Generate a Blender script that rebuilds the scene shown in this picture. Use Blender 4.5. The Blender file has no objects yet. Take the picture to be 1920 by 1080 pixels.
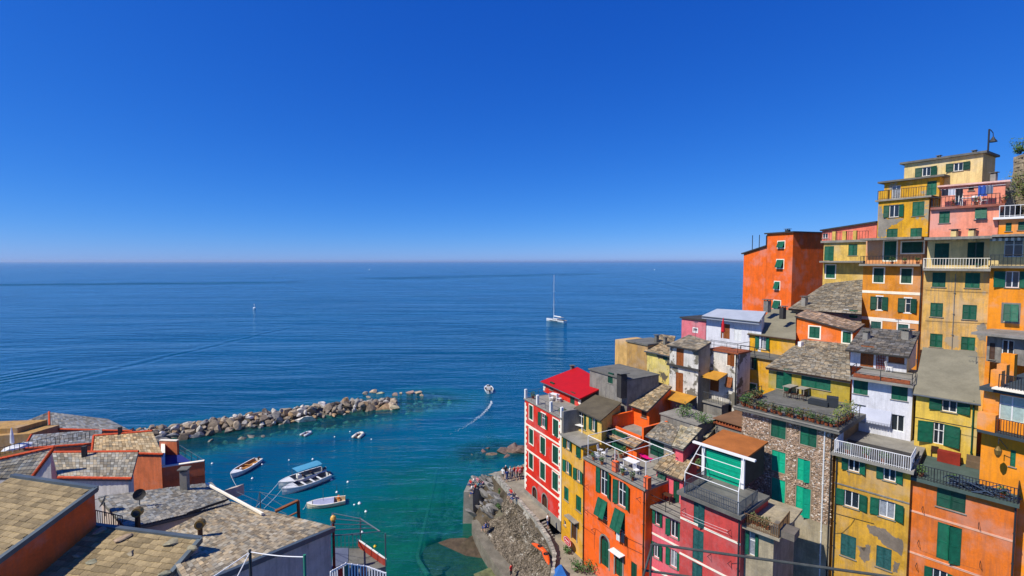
import bpy, math, random
from mathutils import Vector, Matrix, noise
random.seed(7)
R = math.radians
scn = bpy.context.scene
col = scn.collection

# ---------------------------------------------------------------- camera
HC = 36.0            # camera height above the sea
FPX = 900.0          # focal length in photo pixels (1920 wide)
PITCH = math.atan(50.0 / FPX)
cam_d = bpy.data.cameras.new('camera'); cam = bpy.data.objects.new('camera', cam_d); col.objects.link(cam)
cam.location = (0, 0, HC); cam.rotation_euler = (math.pi / 2 - PITCH, 0, 0)
cam_d.sensor_width = 36; cam_d.lens = 36 * FPX / 1920; cam_d.clip_start = .1; cam_d.clip_end = 2e5
scn.camera = cam
# ---------------------------------------------------------------- world and sun
SUN_EL, SUN_AZ = 50.0, -119.0      # azimuth from +Y (view direction), negative = left
w = bpy.data.worlds.new('World'); scn.world = w; w.use_nodes = True
nt = w.node_tree; bg = nt.nodes['Background']
sky = nt.nodes.new('ShaderNodeTexSky'); sky.sky_type = 'NISHITA'; sky.sun_disc = False
sky.sun_elevation = R(SUN_EL); sky.sun_rotation = R(SUN_AZ)
sky.air_density = 1.0; sky.dust_density = 2.0; sky.ozone_density = 8.0; sky.altitude = 3000
# grade of the whole sky towards the photograph's deep azure (one curve per channel)
sp = nt.nodes.new('ShaderNodeSeparateColor'); cb = nt.nodes.new('ShaderNodeCombineColor'); nt.links.new(sky.outputs[0], sp.inputs[0])
for i_, (pw, gn) in enumerate(((1.6, 7.0), (.94, 5.6), (.52, 8.0))):
    m0 = nt.nodes.new('ShaderNodeMath'); m0.operation = 'MULTIPLY'; m0.inputs[1].default_value = .1; nt.links.new(sp.outputs[i_], m0.inputs[0])
    m1 = nt.nodes.new('ShaderNodeMath'); m1.operation = 'POWER'; m1.inputs[1].default_value = pw; nt.links.new(m0.outputs[0], m1.inputs[0])
    m2 = nt.nodes.new('ShaderNodeMath'); m2.operation = 'MULTIPLY'; m2.inputs[1].default_value = gn; nt.links.new(m1.outputs[0], m2.inputs[0]); nt.links.new(m2.outputs[0], cb.inputs[i_])
nt.links.new(cb.outputs[0], bg.inputs[0])
bg.inputs[1].default_value = .1
sd = bpy.data.lights.new('sun', 'SUN'); sun = bpy.data.objects.new('sun', sd); col.objects.link(sun)
sd.energy = 4.1; sd.angle = R(.5); sd.color = (1, .95, .86)
_az = R(SUN_AZ); _el = R(SUN_EL)
SUNV = Vector((math.sin(_az) * math.cos(_el), math.cos(_az) * math.cos(_el), math.sin(_el)))
sun.rotation_euler = SUNV.to_track_quat('Z', 'Y').to_euler(); sun.location = (-60, 40, 120)
vs = scn.view_settings; vs.view_transform = 'Standard'; vs.look = 'None'; vs.exposure = 0.4; vs.gamma = 1; vs.use_curve_mapping = False

# ---------------------------------------------------------------- photo pixel -> place
CF = Vector((0, math.cos(PITCH), -math.sin(PITCH))); CU = Vector((0, math.sin(PITCH), math.cos(PITCH))); CR = Vector((1, 0, 0))
C0 = Vector((0, 0, HC))
ZN = {'p': (0, 0, 1), '1': (0, 700, 2.8425), '2': (350, 800, 3.857), '4': (740, 680, 2.7), '5': (960, 660, 2.571),
      '6': (1150, 560, 3.6), '7': (1180, 800, 3.857), '8': (1380, 560, 3.6), 'a1': (1380, 800, 3.857), 'a2': (1640, 800, 3.857),
      'a3': (1640, 560, 3.857), 'a4': (1380, 400, 4.5), 'a5': (1600, 400, 4.153), 'a6': (1620, 230, 4.5)}
def q(p):
    if len(p) == 2: return p
    z = ZN[p[0]]; return (z[0] + p[1] / z[2], z[1] + p[2] / z[2])
def ray(p):
    u, v = q(p)
    return CF + CR * ((u - 960) / FPX) + CU * (-(v - 540) / FPX)
def PD(p, d):
    r = ray(p); return C0 + r * (d / r.y)
def PZ(p, z):
    r = ray(p); return C0 + r * ((z - HC) / r.z)
V = Vector
UP = V((0, 0, 1))

# ---------------------------------------------------------------- materials
MATS = {}
def _n(nt, t, **k):
    n = nt.nodes.new(t)
    for a, b in k.items(): setattr(n, a, b)
    return n
def mix(nt, mode, fac, a, b):
    m = _n(nt, 'ShaderNodeMix', data_type='RGBA', blend_type=mode)
    for i, x in ((0, fac), (6, a), (7, b)):
        if isinstance(x, (int, float)): m.inputs[i].default_value = x
        elif isinstance(x, tuple): m.inputs[i].default_value = x if len(x) == 4 else (*x, 1)
        else: nt.links.new(x, m.inputs[i])
    return m.outputs[2]
def ramp(nt, src, a, b, lo=0.0, hi=1.0):
    m = _n(nt, 'ShaderNodeMapRange'); m.clamp = True
    nt.links.new(src, m.inputs[0])
    for i, x in enumerate((a, b, lo, hi)): m.inputs[i + 1].default_value = x
    return m.outputs[0]
def noise_tex(nt, vec, scale, detail=4, rough=.6, dist=0.0):
    n = _n(nt, 'ShaderNodeTexNoise'); n.inputs['Scale'].default_value = scale; n.inputs['Detail'].default_value = detail
    n.inputs['Roughness'].default_value = rough; n.inputs['Distortion'].default_value = dist
    if vec is not None: nt.links.new(vec, n.inputs['Vector'])
    return n.outputs['Fac']
def srgb(h):
    c = [int(h[i:i + 2], 16) / 255 for i in (0, 2, 4)]
    return tuple(x / 12.92 if x <= .04045 else ((x + .055) / 1.055) ** 2.4 for x in c)
def mat(name, c, rough=.85, var=.18, scale=.9, streak=.2, bump=.12, bscale=14, patch=None, attr=False, metal=0, spec=.3, objrand=0.0, dirt=None):
    if name in MATS: return MATS[name]
    m = bpy.data.materials.new(name); m.use_nodes = True; MATS[name] = m
    nt = m.node_tree; b = nt.nodes['Principled BSDF']
    tc = _n(nt, 'ShaderNodeTexCoord').outputs['Object']
    c = srgb(c) if isinstance(c, str) else c
    if name.startswith('plaster'): streak *= 2.5; var *= 1.35
    out = mix(nt, 'MIX', 0.0, c, c)
    if attr:
        a = _n(nt, 'ShaderNodeAttribute', attribute_name='Col'); out = mix(nt, 'MULTIPLY', 1.0, out, a.outputs['Color'])
    if objrand:
        oi = _n(nt, 'ShaderNodeObjectInfo'); k = ramp(nt, oi.outputs['Random'], 0, 1, 1 - objrand, 1 + objrand * .6)
        out = mix(nt, 'MULTIPLY', 1.0, out, k)
    if var:
        k = ramp(nt, noise_tex(nt, tc, scale, 5), .36, .64, 1 - var, 1 + var * .6); out = mix(nt, 'MULTIPLY', 1.0, out, k)
        k = ramp(nt, noise_tex(nt, tc, scale * 9, 3), .3, .7, 1 - var * .5, 1 + var * .35); out = mix(nt, 'MULTIPLY', 1.0, out, k)
    if streak:
        mp = _n(nt, 'ShaderNodeMapping'); mp.inputs['Scale'].default_value = (2.2, 2.2, .16); nt.links.new(tc, mp.inputs[0])
        k = ramp(nt, noise_tex(nt, mp.outputs[0], 1.6, 6, .75), .45, .68, 0, streak)
        out = mix(nt, 'MIX', k, out, dirt or tuple(x * .45 + .03 for x in c))
    if name.startswith('plaster'):      # sun-faded and re-rendered areas
        g_ = sum(c) / 3; fd = tuple(min(.8, .55 * x + .30 * g_ + .07) for x in c); dk = tuple(.62 * x + .10 * g_ for x in c)
        out = mix(nt, 'MIX', ramp(nt, noise_tex(nt, tc, .33, 6, .65), .5, .62, 0, .55), out, fd)
        out = mix(nt, 'MIX', ramp(nt, noise_tex(nt, tc, .9, 6, .7), .54, .68, 0, .6), out, dk)
    if patch:
        pc, psc, thr = patch
        pc = srgb(pc) if isinstance(pc, str) else pc
        k = ramp(nt, noise_tex(nt, tc, psc, 6, .62), thr, thr + .025); out = mix(nt, 'MIX', k, out, pc)
    nt.links.new(out, b.inputs['Base Color'])
    b.inputs['Roughness'].default_value = rough; b.inputs['Metallic'].default_value = metal
    b.inputs['Specular IOR Level'].default_value = spec
    if bump:
        bp = _n(nt, 'ShaderNodeBump'); bp.inputs['Strength'].default_value = bump; bp.inputs['Distance'].default_value = .05
        nt.links.new(noise_tex(nt, tc, bscale, 4), bp.inputs['Height']); nt.links.new(bp.outputs[0], b.inputs['Normal'])
    return m

# ---------------------------------------------------------------- mesh collector
ORG = {}
class MB:
    def __init__(s): s.v = []; s.f = []; s.c = []; s.k = (1, 1, 1)
    def face(s, pts, c=None):
        i = len(s.v); s.v += [V(p) for p in pts]; s.f.append(tuple(range(i, i + len(pts)))); s.c.append(c or s.k)
    def mesh(s, vs, fs, c=None):
        i = len(s.v); s.v += [V(p) for p in vs]
        for f in fs: s.f.append(tuple(i + j for j in f)); s.c.append(c or s.k)
    def hexa(s, b, t, c=None):       # b, t : 4 points each, counter-clockwise seen from t
        s.mesh(list(b) + list(t), [(3, 2, 1, 0), (4, 5, 6, 7), (0, 1, 5, 4), (1, 2, 6, 5), (2, 3, 7, 6), (3, 0, 4, 7)], c)
    def box(s, o, a, b, c, k=None):  # corner and three edges
        o = V(o); a = V(a); b = V(b); c = V(c)
        if a.cross(b).dot(c) < 0: a, b = b, a
        s.hexa([o, o + a, o + a + b, o + b], [o + c, o + a + c, o + a + b + c, o + b + c], k)
    def cbox(s, c, sx, sy, sz, rz=0, k=None):     # centre of the bottom face
        ca, sa = math.cos(rz), math.sin(rz); X = V((ca, sa, 0)) * sx; Y = V((-sa, ca, 0)) * sy
        s.box(V(c) - X / 2 - Y / 2, X, Y, UP * sz, k)
    def tube(s, p0, p1, r, n=6, r1=None, k=None):
        p0 = V(p0); p1 = V(p1); d = (p1 - p0)
        if d.length < 1e-6: return
        r1 = r if r1 is None else r1
        a = d.orthogonal().normalized(); b = d.normalized().cross(a)
        vs = [p0 + (a * math.cos(t) + b * math.sin(t)) * r for t in [2 * math.pi * i / n for i in range(n)]]
        vs += [p1 + (a * math.cos(t) + b * math.sin(t)) * r1 for t in [2 * math.pi * i / n for i in range(n)]]
        s.mesh(vs, [(i, (i + 1) % n, n + (i + 1) % n, n + i) for i in range(n)] + [tuple(range(n - 1, -1, -1)), tuple(range(n, 2 * n))], k)
    def path(s, pts, r, n=6, k=None):
        for a, b in zip(pts, pts[1:]): s.tube(a, b, r, n, k=k)
    def loft(s, rings, close=True, cap=True, k=None):
        n = len(rings[0]); vs = [p for r in rings for p in r]; fs = []
        m = n if close else n - 1
        for i in range(len(rings) - 1):
            for j in range(m):
                fs.append((i * n + j, i * n + (j + 1) % n, (i + 1) * n + (j + 1) % n, (i + 1) * n + j))
        if cap and close: fs += [tuple(range(n - 1, -1, -1)), tuple(range((len(rings) - 1) * n, len(rings) * n))]
        s.mesh(vs, fs, k)
    def lathe(s, c, prof, n=10, k=None):      # prof: (r, z)
        c = V(c)
        s.loft([[c + V((r * math.cos(2 * math.pi * i / n), r * math.sin(2 * math.pi * i / n), z)) for i in range(n)] for r, z in prof], k=k)
    def build(s, name, m=None, parent=None, smooth=False, kind=None, label=None):
        o_ = ORG[parent.name] if parent else V((0, 0, 0))
        me = bpy.data.meshes.new(name); me.from_pydata([tuple(p - o_) for p in s.v], [], s.f)
        if any(c != (1, 1, 1) for c in s.c):
            at = me.color_attributes.new('Col', 'FLOAT_COLOR', 'CORNER'); buf = []
            for f, c in zip(s.f, s.c): buf += [c[0], c[1], c[2], 1.0] * len(f)
            at.data.foreach_set('color', buf)
        elif m is not None and m.get('attr'): pass
        if m: me.materials.append(m)
        if smooth: me.polygons.foreach_set('use_smooth', [True] * len(me.polygons))
        me.update()
        o = bpy.data.objects.new(name, me); col.objects.link(o)
        if parent: o.parent = parent
        ORG[o.name] = o_.copy()
        if kind: o['kind'] = kind
        if label: o['label'] = label
        return o
def tag(o, label=None, cat=None, group=None, kind=None):
    for k, x in (('label', label), ('category', cat), ('group', group), ('kind', kind)):
        if x: o[k] = x
    return o
def thing(name, label, cat, loc, group=None):
    o = bpy.data.objects.new(name, None); col.objects.link(o); o.location = loc; o.empty_display_size = .3
    ORG[o.name] = V(loc); return tag(o, label, cat, group)
def recenter(o):                    # a one-mesh thing: origin to its base
    me = o.data; vs_ = [v.co for v in me.vertices]
    c = V((sum(v.x for v in vs_) / len(vs_), sum(v.y for v in vs_) / len(vs_), min(v.z for v in vs_)))
    me.transform(Matrix.Translation(-c)); o.location = o.location + c; return o
def copy_tree(o, parent=None):
    c = o.copy(); col.objects.link(c); c.parent = parent
    for ch in o.children: copy_tree(ch, c)
    return c
def rnd(a, b): return random.uniform(a, b)

# ---------------------------------------------------------------- shared materials
SLATE = mat('slate', (1, 1, 1), rough=.8, var=.22, scale=.5, streak=0, bump=.25, bscale=18, attr=True)
CONC = mat('concrete', '8d887c', var=.22, streak=.25)
DCONC = mat('dark_concrete', '6b6960', var=.25, streak=.2)
IRON = mat('dark_iron', '2b2d2e', rough=.55, var=.1, streak=0, bump=0, spec=.5)
GREY_METAL = mat('grey_metal', '6d7376', rough=.45, var=.1, streak=0, bump=0, metal=.6)
DGUT = mat('dark_gutter', '3c3a36', rough=.6, var=.2, streak=0, bump=0)
WHITE = mat('white_paint', 'e6e4de', rough=.6, var=.06, streak=.05, bump=.02)
TRIM = mat('cream_trim', 'efe6cf', rough=.8, var=.1, streak=.1, bump=.05)
FRAME = mat('window_frame_white', 'd9dad6', rough=.5, var=.05, streak=0, bump=0)
GREEN = mat('shutter_green', '0c5a40', rough=.55, var=.25, scale=3, streak=.2, bump=.05, objrand=.3)
GREEN2 = mat('shutter_dark_green', '124a35', rough=.55, var=.25, scale=3, streak=.2, bump=.05, objrand=.3)
TEAL = mat('shutter_teal', '00a27c', rough=.55, var=.15, scale=3, streak=.15, bump=.05, objrand=.15)
BGREEN = mat('shutter_blue_green', '215450', rough=.6, var=.3, scale=5, streak=.3, bump=.05)
WOOD = mat('brown_wood', '8a4a18', rough=.6, var=.2, scale=4, streak=.2, bump=.1)
DWOOD = mat('dark_wood', '4a3222', rough=.6, var=.2, scale=4, streak=.2, bump=.1)
TERRA = mat('terracotta', '94502f', rough=.85, var=.2, scale=5, streak=0, bump=.1)
BLACK = mat('dark_interior', '15161a', rough=.9, var=0, streak=0, bump=0)
CLOTHW = mat('white_cloth', 'e8e6e2', rough=.9, var=.05, streak=0, bump=0)
def glass_mat():
    m = bpy.data.materials.new('window_glass'); m.use_nodes = True; b = m.node_tree.nodes['Principled BSDF']
    b.inputs['Base Color'].default_value = (.018, .024, .03, 1); b.inputs['Roughness'].default_value = .06; b.inputs['Specular IOR Level'].default_value = .6
    return m
GLASS = glass_mat(); BLIND = mat('curtained_glass', '8e9296', rough=.25, var=.3, scale=5, streak=.4, bump=0, spec=.5)

# ---------------------------------------------------------------- houses
class Block:
    """A rectangular volume: front facade along e (left to right in the photo), n points outwards."""
    def __init__(b, root, e, n, A, W, z0, z1, D, m, z1r=None):
        b.root = root; b.e = e; b.n = n; b.A = V((A.x, A.y, 0)); b.W = W; b.z0 = z0; b.z1 = z1; b.z1r = z1 if z1r is None else z1r
        b.D = D; b.m = m; b.holes = []; b.side_m = m
    def pt(b, s, z, o=0.0): 
        p = b.A + b.e * s + b.n * o; return V((p.x, p.y, z))
    def loc(b, p, off=0.0):
        r = ray(p); a = b.A + b.n * off
        t = (a - C0).dot(b.n) / r.dot(b.n); w_ = C0 + r * t
        return (w_ - a).dot(b.e), w_.z
    def side(b, p, s=0.0):          # intersection with the side plane at s: returns (depth behind the front, z)
        r = ray(p); a = b.A + b.e * s; t = (a - C0).dot(b.e) / r.dot(b.e); w_ = C0 + r * t
        return -(w_ - a).dot(b.n), w_.z
    def back(b, base, L, Rr, D, m, zb=None, slope=None, off=None):
        """A block set back on this block's top (or at height zb): base is a photo point on its foot line."""
        z = b.z1 if zb is None else zb
        if off is None: w_ = PZ(base, z); off = (w_ - b.A).dot(b.n)
        nb = Block(b.root, b.e, b.n, b.A + b.n * off, 1, z, z, D, m)
        return nb.span(L, Rr, slope)
    def span(nb, L, Rr, slope=None):
        sL, zL = nb.loc(L); sR, zR = nb.loc(Rr)
        nb.A = nb.A + nb.e * sL; nb.A.z = 0; nb.W = sR - sL; nb.z1 = nb.z1r = zL
        if slope: nb.z1r = zR
        return nb
    def hole(b, s0, s1, z0, z1): b.holes.append((s0, s1, z0, z1))
    def finish(b, front=True, name='wall', sides=True, top=True, depth=.22, m=None):
        mb = MB(); zt = min(b.z1, b.z1r)
        H = [(max(0.02, a), min(b.W - .02, c), max(b.z0 + .01, d), min(zt - .02, f)) for a, c, d, f in b.holes]
        H = [h for h in H if h[1] - h[0] > .05 and h[3] - h[2] > .05]
        S = sorted(set([0, b.W] + [x for h in H for x in h[:2]])); Z = sorted(set([b.z0, zt] + [x for h in H for x in h[2:]]))
        for i in range(len(S) - 1):
            sm = (S[i] + S[i + 1]) / 2; run = None
            for j in range(len(Z) - 1):
                zm = (Z[j] + Z[j + 1]) / 2
                inh = any(h[0] < sm < h[1] and h[2] < zm < h[3] for h in H)
                if not inh: mb.face([b.pt(S[i], Z[j]), b.pt(S[i + 1], Z[j]), b.pt(S[i + 1], Z[j + 1]), b.pt(S[i], Z[j + 1])])
        for h in H:
            c = [(h[0], h[2]), (h[1], h[2]), (h[1], h[3]), (h[0], h[3])]
            for i in range(4):
                p, r = c[i], c[(i + 1) % 4]; mb.face([b.pt(*r), b.pt(*p), b.pt(*p, -depth), b.pt(*r, -depth)])
        if b.z1 != b.z1r:
            hi = (0, b.z1) if b.z1 > b.z1r else (b.W, b.z1r)
            mb.face([b.pt(0, zt), b.pt(b.W, zt), b.pt(*hi)])
        o = mb.build(name, m or b.m, b.root)
        if sides:
            mb = MB(); D = b.D
            mb.face([b.pt(0, b.z0, -D), b.pt(0, b.z0), b.pt(0, b.z1), b.pt(0, b.z1, -D)])
            mb.face([b.pt(b.W, b.z0), b.pt(b.W, b.z0, -D), b.pt(b.W, b.z1r, -D), b.pt(b.W, b.z1r)])
            mb.face([b.pt(b.W, b.z0, -D), b.pt(0, b.z0, -D), b.pt(0, b.z1, -D), b.pt(b.W, b.z1r, -D)])
            if top: mb.face([b.pt(0, b.z1), b.pt(b.W, b.z1r), b.pt(b.W, b.z1r, -D), b.pt(0, b.z1, -D)])
            mb.build('side_wall', b.side_m, b.root)
        return o
    # ------- openings
    def rect(b, p, w_, h_, off=0.0):
        z = p[0]; x, y = p[1], p[2]
        s0, _ = b.loc((z, x - w_ / 2, y), off); s1, _ = b.loc((z, x + w_ / 2, y), off); _, zb = b.loc((z, x, y + h_ / 2), off); _, zt = b.loc((z, x, y - h_ / 2), off)
        return s0, s1, zb, zt
    def leaf(b, par, s0, s1, z0, z1, o, m, ang=0, hinge=0, tilt=0, slats=True):
        """One louvred leaf; ang swings it about a vertical hinge (0 left, 1 right), tilt pushes its foot outwards."""
        mb = MB(); t = .035
        def T(s, z, oo):
            if ang:
                hs_ = s0 if hinge == 0 else s1; d = s - hs_; ss = hs_ + d * math.cos(ang) ; o2 = o + abs(d) * math.sin(ang) + oo * math.cos(ang)
                return b.pt(ss, z, o2)
            if tilt:
                d = z1 - z; return b.pt(s, z1 - d * math.cos(tilt), o + d * math.sin(tilt) + oo)
            return b.pt(s, z, o + oo)
        def bx(a, c, d, f, lo, hi): mb.hexa([T(a, d, lo), T(c, d, lo), T(c, f, lo), T(a, f, lo)], [T(a, d, hi), T(c, d, hi), T(c, f, hi), T(a, f, hi)])
        W = s1 - s0; Hh = z1 - z0; fr = min(.07, W * .16)
        bx(s0, s0 + fr, z0, z1, 0, t); bx(s1 - fr, s1, z0, z1, 0, t)
        bx(s0 + fr, s1 - fr, z0, z0 + fr * 1.3, 0, t); bx(s0 + fr, s1 - fr, z1 - fr * 1.3, z1, 0, t)
        zm = z0 + Hh * .48
        bx(s0 + fr, s1 - fr, zm - fr * .5, zm + fr * .5, 0, t)
        n = max(4, int(Hh / .11)); 
        for i in range(n):
            za = z0 + fr + (Hh - 2 * fr) * i / n; zc = za + (Hh - 2 * fr) / n * .85
            mb.face([T(s0 + fr, za, t * .8), T(s1 - fr, za, t * .8), T(s1 - fr, zc, t * .2), T(s0 + fr, zc, t * .2)])
        bx(s0 + fr, s1 - fr, z0 + fr, z1 - fr, 0, t * .15)
        return mb.build('shutter', m, par)
    def win(b, kind, p, w_, h_, sm=GREEN, trim=None, sill=True, name='window', tw=.13, glassm=None, leafw=None):
        s0, s1, z0, z1 = b.rect(p, w_, h_)
        W = s1 - s0; H = z1 - z0
        b.hole(s0, s1, z0, z1)
        fr = MB(); ft = .06 if W > .5 else .04
        def ring(mb, a, c, d, f, t, o0, o1):
            mb.box(b.pt(a, d, o0), b.e * t, UP * (f - d), b.n * (o1 - o0)); mb.box(b.pt(c - t, d, o0), b.e * t, UP * (f - d), b.n * (o1 - o0))
            mb.box(b.pt(a + t, d, o0), b.e * (c - a - 2 * t), UP * t, b.n * (o1 - o0)); mb.box(b.pt(a + t, f - t, o0), b.e * (c - a - 2 * t), UP * t, b.n * (o1 - o0))
        ring(fr, s0 + .003, s1 - .003, z0 + .003, z1 - .003, ft, -.19, -.11)
        if kind in 'OGP' and W > .55: fr.box(b.pt((s0 + s1) / 2 - .035, z0 + ft, -.188), b.e * .07, UP * (H - 2 * ft), b.n * .085)
        if kind in 'OG' and H > 1.6: fr.box(b.pt(s0 + ft, z0 + H * .62, -.186), b.e * (W - 2 * ft), UP * .05, b.n * .08)
        fo = fr.build(name, FRAME if kind in 'OGP' else sm, b.root)
        g = MB(); g.box(b.pt(s0 + ft * .5, z0 + ft * .5, -.17), b.e * (W - ft), UP * (H - ft), b.n * .02)
        g.build('pane', glassm or (random.choice((GLASS, GLASS, GLASS, BLIND)) if kind in 'OG' else GLASS), fo)
        c = (s0 + s1) / 2
        if kind == 'S':
            if W > .6 and random.random() < .2: b.leaf(fo, s0 + .01, c - .006, z0 + .01, z1 - .01, -.06, sm); b.leaf(fo, c + .006, s1 - .01, z0 + .01, z1 - .01, .0, sm, ang=rnd(.25, .8), hinge=1)
            elif W > .5: b.leaf(fo, s0 + .01, c - .006, z0 + .01, z1 - .01, -.06, sm); b.leaf(fo, c + .006, s1 - .01, z0 + .01, z1 - .01, -.06, sm)
            else: b.leaf(fo, s0 + .01, s1 - .01, z0 + .01, z1 - .01, -.06, sm)
        elif kind == 'P':
            zc = z0 + .02; a = rnd(.28, .42); L_ = H * .97
            b.leaf(fo, s0 + .01, c - .006, z1 - L_, z1 - .01, .01, sm, tilt=a); b.leaf(fo, c + .006, s1 - .01, z1 - L_, z1 - .01, .012, sm, tilt=a)
        elif kind == 'O':
            lw = leafw or min(W * .55, .62)
            b.leaf(fo, s0 - lw, s0 - .005, z0 + .01, z1 - .01, .012, sm, ang=rnd(.12, .4), hinge=1)
            b.leaf(fo, s1 + .005, s1 + lw, z0 + .01, z1 - .01, .012, sm, ang=rnd(.12, .4), hinge=0)
        if trim:
            tm = MB(); ring(tm, s0 - tw, s1 + tw, z0 - tw * .8, z1 + tw, tw, -.01, .025); tm.build('window_trim', trim, fo)
        elif sill and H < 2.3:
            si = MB(); si.box(b.pt(s0 - .08, z0 - .06, -.1), b.e * (W + .16), UP * .055, b.n * .18); si.build('sill', CONC, fo)
        return fo
    def door(b, p, w_, h_, dm=DWOOD, arch=False, trim=None, name='door', tm_w=.16):
        s0, s1, z0, z1 = b.rect(p, w_, h_); W = s1 - s0; H = z1 - z0
        b.hole(s0, s1, z0, z1); c = (s0 + s1) / 2; zl = z1 - W / 2 if arch else z1
        d = MB(); d.box(b.pt(s0 + .01, z0, -.2), b.e * (W - .02), UP * (zl - z0 - .01), b.n * .05)
        do = d.build(name, dm, b.root)
        pn = MB()
        for k in range(2):
            a = s0 + .08 + k * (W / 2 - .02)
            for j, (f0, f1) in enumerate(((.06, .34), (.4, .94))): pn.box(b.pt(a, z0 + (zl - z0) * f0, -.151), b.e * (W / 2 - .14), UP * (zl - z0) * (f1 - f0), b.n * .03)
        pn.build('door_panel', dm, do)
        if arch:
            f = MB(); f.box(b.pt(s0, zl, -.2), b.e * W, UP * (z1 - zl), b.n * .03); f.build('fanlight', GLASS, do)
            sp = MB(); N = 8
            arc = [(c - W / 2 * math.cos(math.pi * i / N), zl + W / 2 * math.sin(math.pi * i / N)) for i in range(N + 1)]
            for i in range(N // 2): sp.face([b.pt(s0, z1, .002), b.pt(*arc[i], .002), b.pt(*arc[i + 1], .002)])
            for i in range(N // 2, N): sp.face([b.pt(s1, z1, .002), b.pt(*arc[i], .002), b.pt(*arc[i + 1], .002)])
            sp.build('arch_spandrel', b.m, do)
            if trim:
                t = MB(); r1 = W / 2 + tm_w
                for i in range(N):
                    a0, a1 = math.pi * i / N, math.pi * (i + 1) / N
                    P_ = lambda a, r, o: b.pt(c - r * math.cos(a), zl + r * math.sin(a), o)
                    t.hexa([P_(a0, W / 2, 0), P_(a1, W / 2, 0), P_(a1, r1, 0), P_(a0, r1, 0)], [P_(a0, W / 2, .04), P_(a1, W / 2, .04), P_(a1, r1, .04), P_(a0, r1, .04)])
                for a in (s0 - tm_w, s1): t.box(b.pt(a, z0, 0), b.e * tm_w, UP * (zl - z0), b.n * .04)
                t.build('door_trim', trim, do)
        elif trim:
            t = MB()
            for a in (s0 - tm_w, s1): t.box(b.pt(a, z0, 0), b.e * tm_w, UP * (H + tm_w), b.n * .04)
            t.box(b.pt(s0, z1, 0), b.e * W, UP * tm_w, b.n * .04); t.build('door_trim', trim, do)
        return do
    # ------- horizontal pieces
    def slab(b, z, th=.18, ov=.25, ovl=None, ovr=None, m=None, name='terrace_slab', D=None, front=None, s0=0, s1=None):
        ovl = ov if ovl is None else ovl; ovr = ov if ovr is None else ovr; s1 = b.W if s1 is None else s1; D = b.D if D is None else D
        mb = MB(); f = ov if front is None else front
        mb.box(b.pt(s0 - ovl, z, f), b.e * (s1 - s0 + ovl + ovr), b.n * -(D + f), UP * th)
        return mb.build(name, m or CONC, b.root)
    def band(b, p, th=.14, m=TRIM, name='string_course', o=.03):
        _, z = b.loc(p); mb = MB(); mb.box(b.pt(0.0, z - th / 2, -.01), b.e * b.W, UP * th, b.n * (o + .01)); return mb.build(name, m, b.root)
    def pipe(b, s, z0, z1, r=.055, m=IRON, o=.09, name='drainpipe'):
        mb = MB(); mb.tube(b.pt(s, z0, o), b.pt(s, z1, o), r)
        for k in range(int((z1 - z0) / 2)): mb.box(b.pt(s - .07, z0 + 1 + 2 * k, 0), b.e * .14, UP * .05, b.n * (o + .07))
        return mb.build(name, m, b.root)
    def roof(b, rL=None, rR=None, D=None, rise=None, ov=.3, tint=(.30, .27, .22), row=.3, wid=.42, th=.14, plain=None, name='roof', ovs=.15, slab_m=None, pitch=.32):
        """Single slope from the eave up to the back. rL, rR: photo points of the back corners."""
        k = pitch; nn = (UP + b.n * k).normalized()      # the plane of the slope, through the eave line
        if b.z1r != b.z1: nn = (b.e.cross(UP * 0 - b.n) if 0 else (b.e * b.W + UP * (b.z1r - b.z1)).cross(-b.n + UP * k)).normalized()
        o_ = b.pt(0, b.z1 + .02)
        def hit(p, s_):
            if p is None: d_ = D; w_ = b.pt(s_, 0, -d_); w_.z = (b.z1 + (b.z1r - b.z1) * s_ / b.W) + rise; return w_
            r = ray(p); t = (o_ - C0).dot(nn) / r.dot(nn); return C0 + r * t
        eL = b.pt(-ovs, b.z1 + .02 - k * ov, ov); eR = b.pt(b.W + ovs, b.z1r + .02 - k * ov, ov)
        bL, bR = hit(rL, -ovs), hit(rR, b.W + ovs)
        c = [eL, eR, bR, bL]
        ro = roof_quad(b.root, c, tint, row, wid, th, plain, name, slab_m)
        gt = MB(); gt.tube(eL - UP * .1 + b.n * .05, eR - UP * .1 + b.n * .05, .065, 6); gt.build('gutter', random.choice((DWOOD, GREY_METAL, DGUT)), ro)
        g = MB(); dn = UP * .1        # wall below the slope
        g.face([b.pt(0, b.z1), bL - dn + b.e * ovs, V((bL.x, bL.y, b.z0)) + b.e * ovs, b.pt(0, b.z0)])
        g.face([b.pt(b.W, b.z1r), bR - dn - b.e * ovs, V((bR.x, bR.y, b.z0)) - b.e * ovs, b.pt(b.W, b.z0)])
        g.face([bL - dn + b.e * ovs, bR - dn - b.e * ovs, V((bR.x, bR.y, b.z0)) - b.e * ovs, V((bL.x, bL.y, b.z0)) + b.e * ovs])
        g.build('gable', b.side_m, b.root)
        b.roofc = c
        return ro
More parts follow.
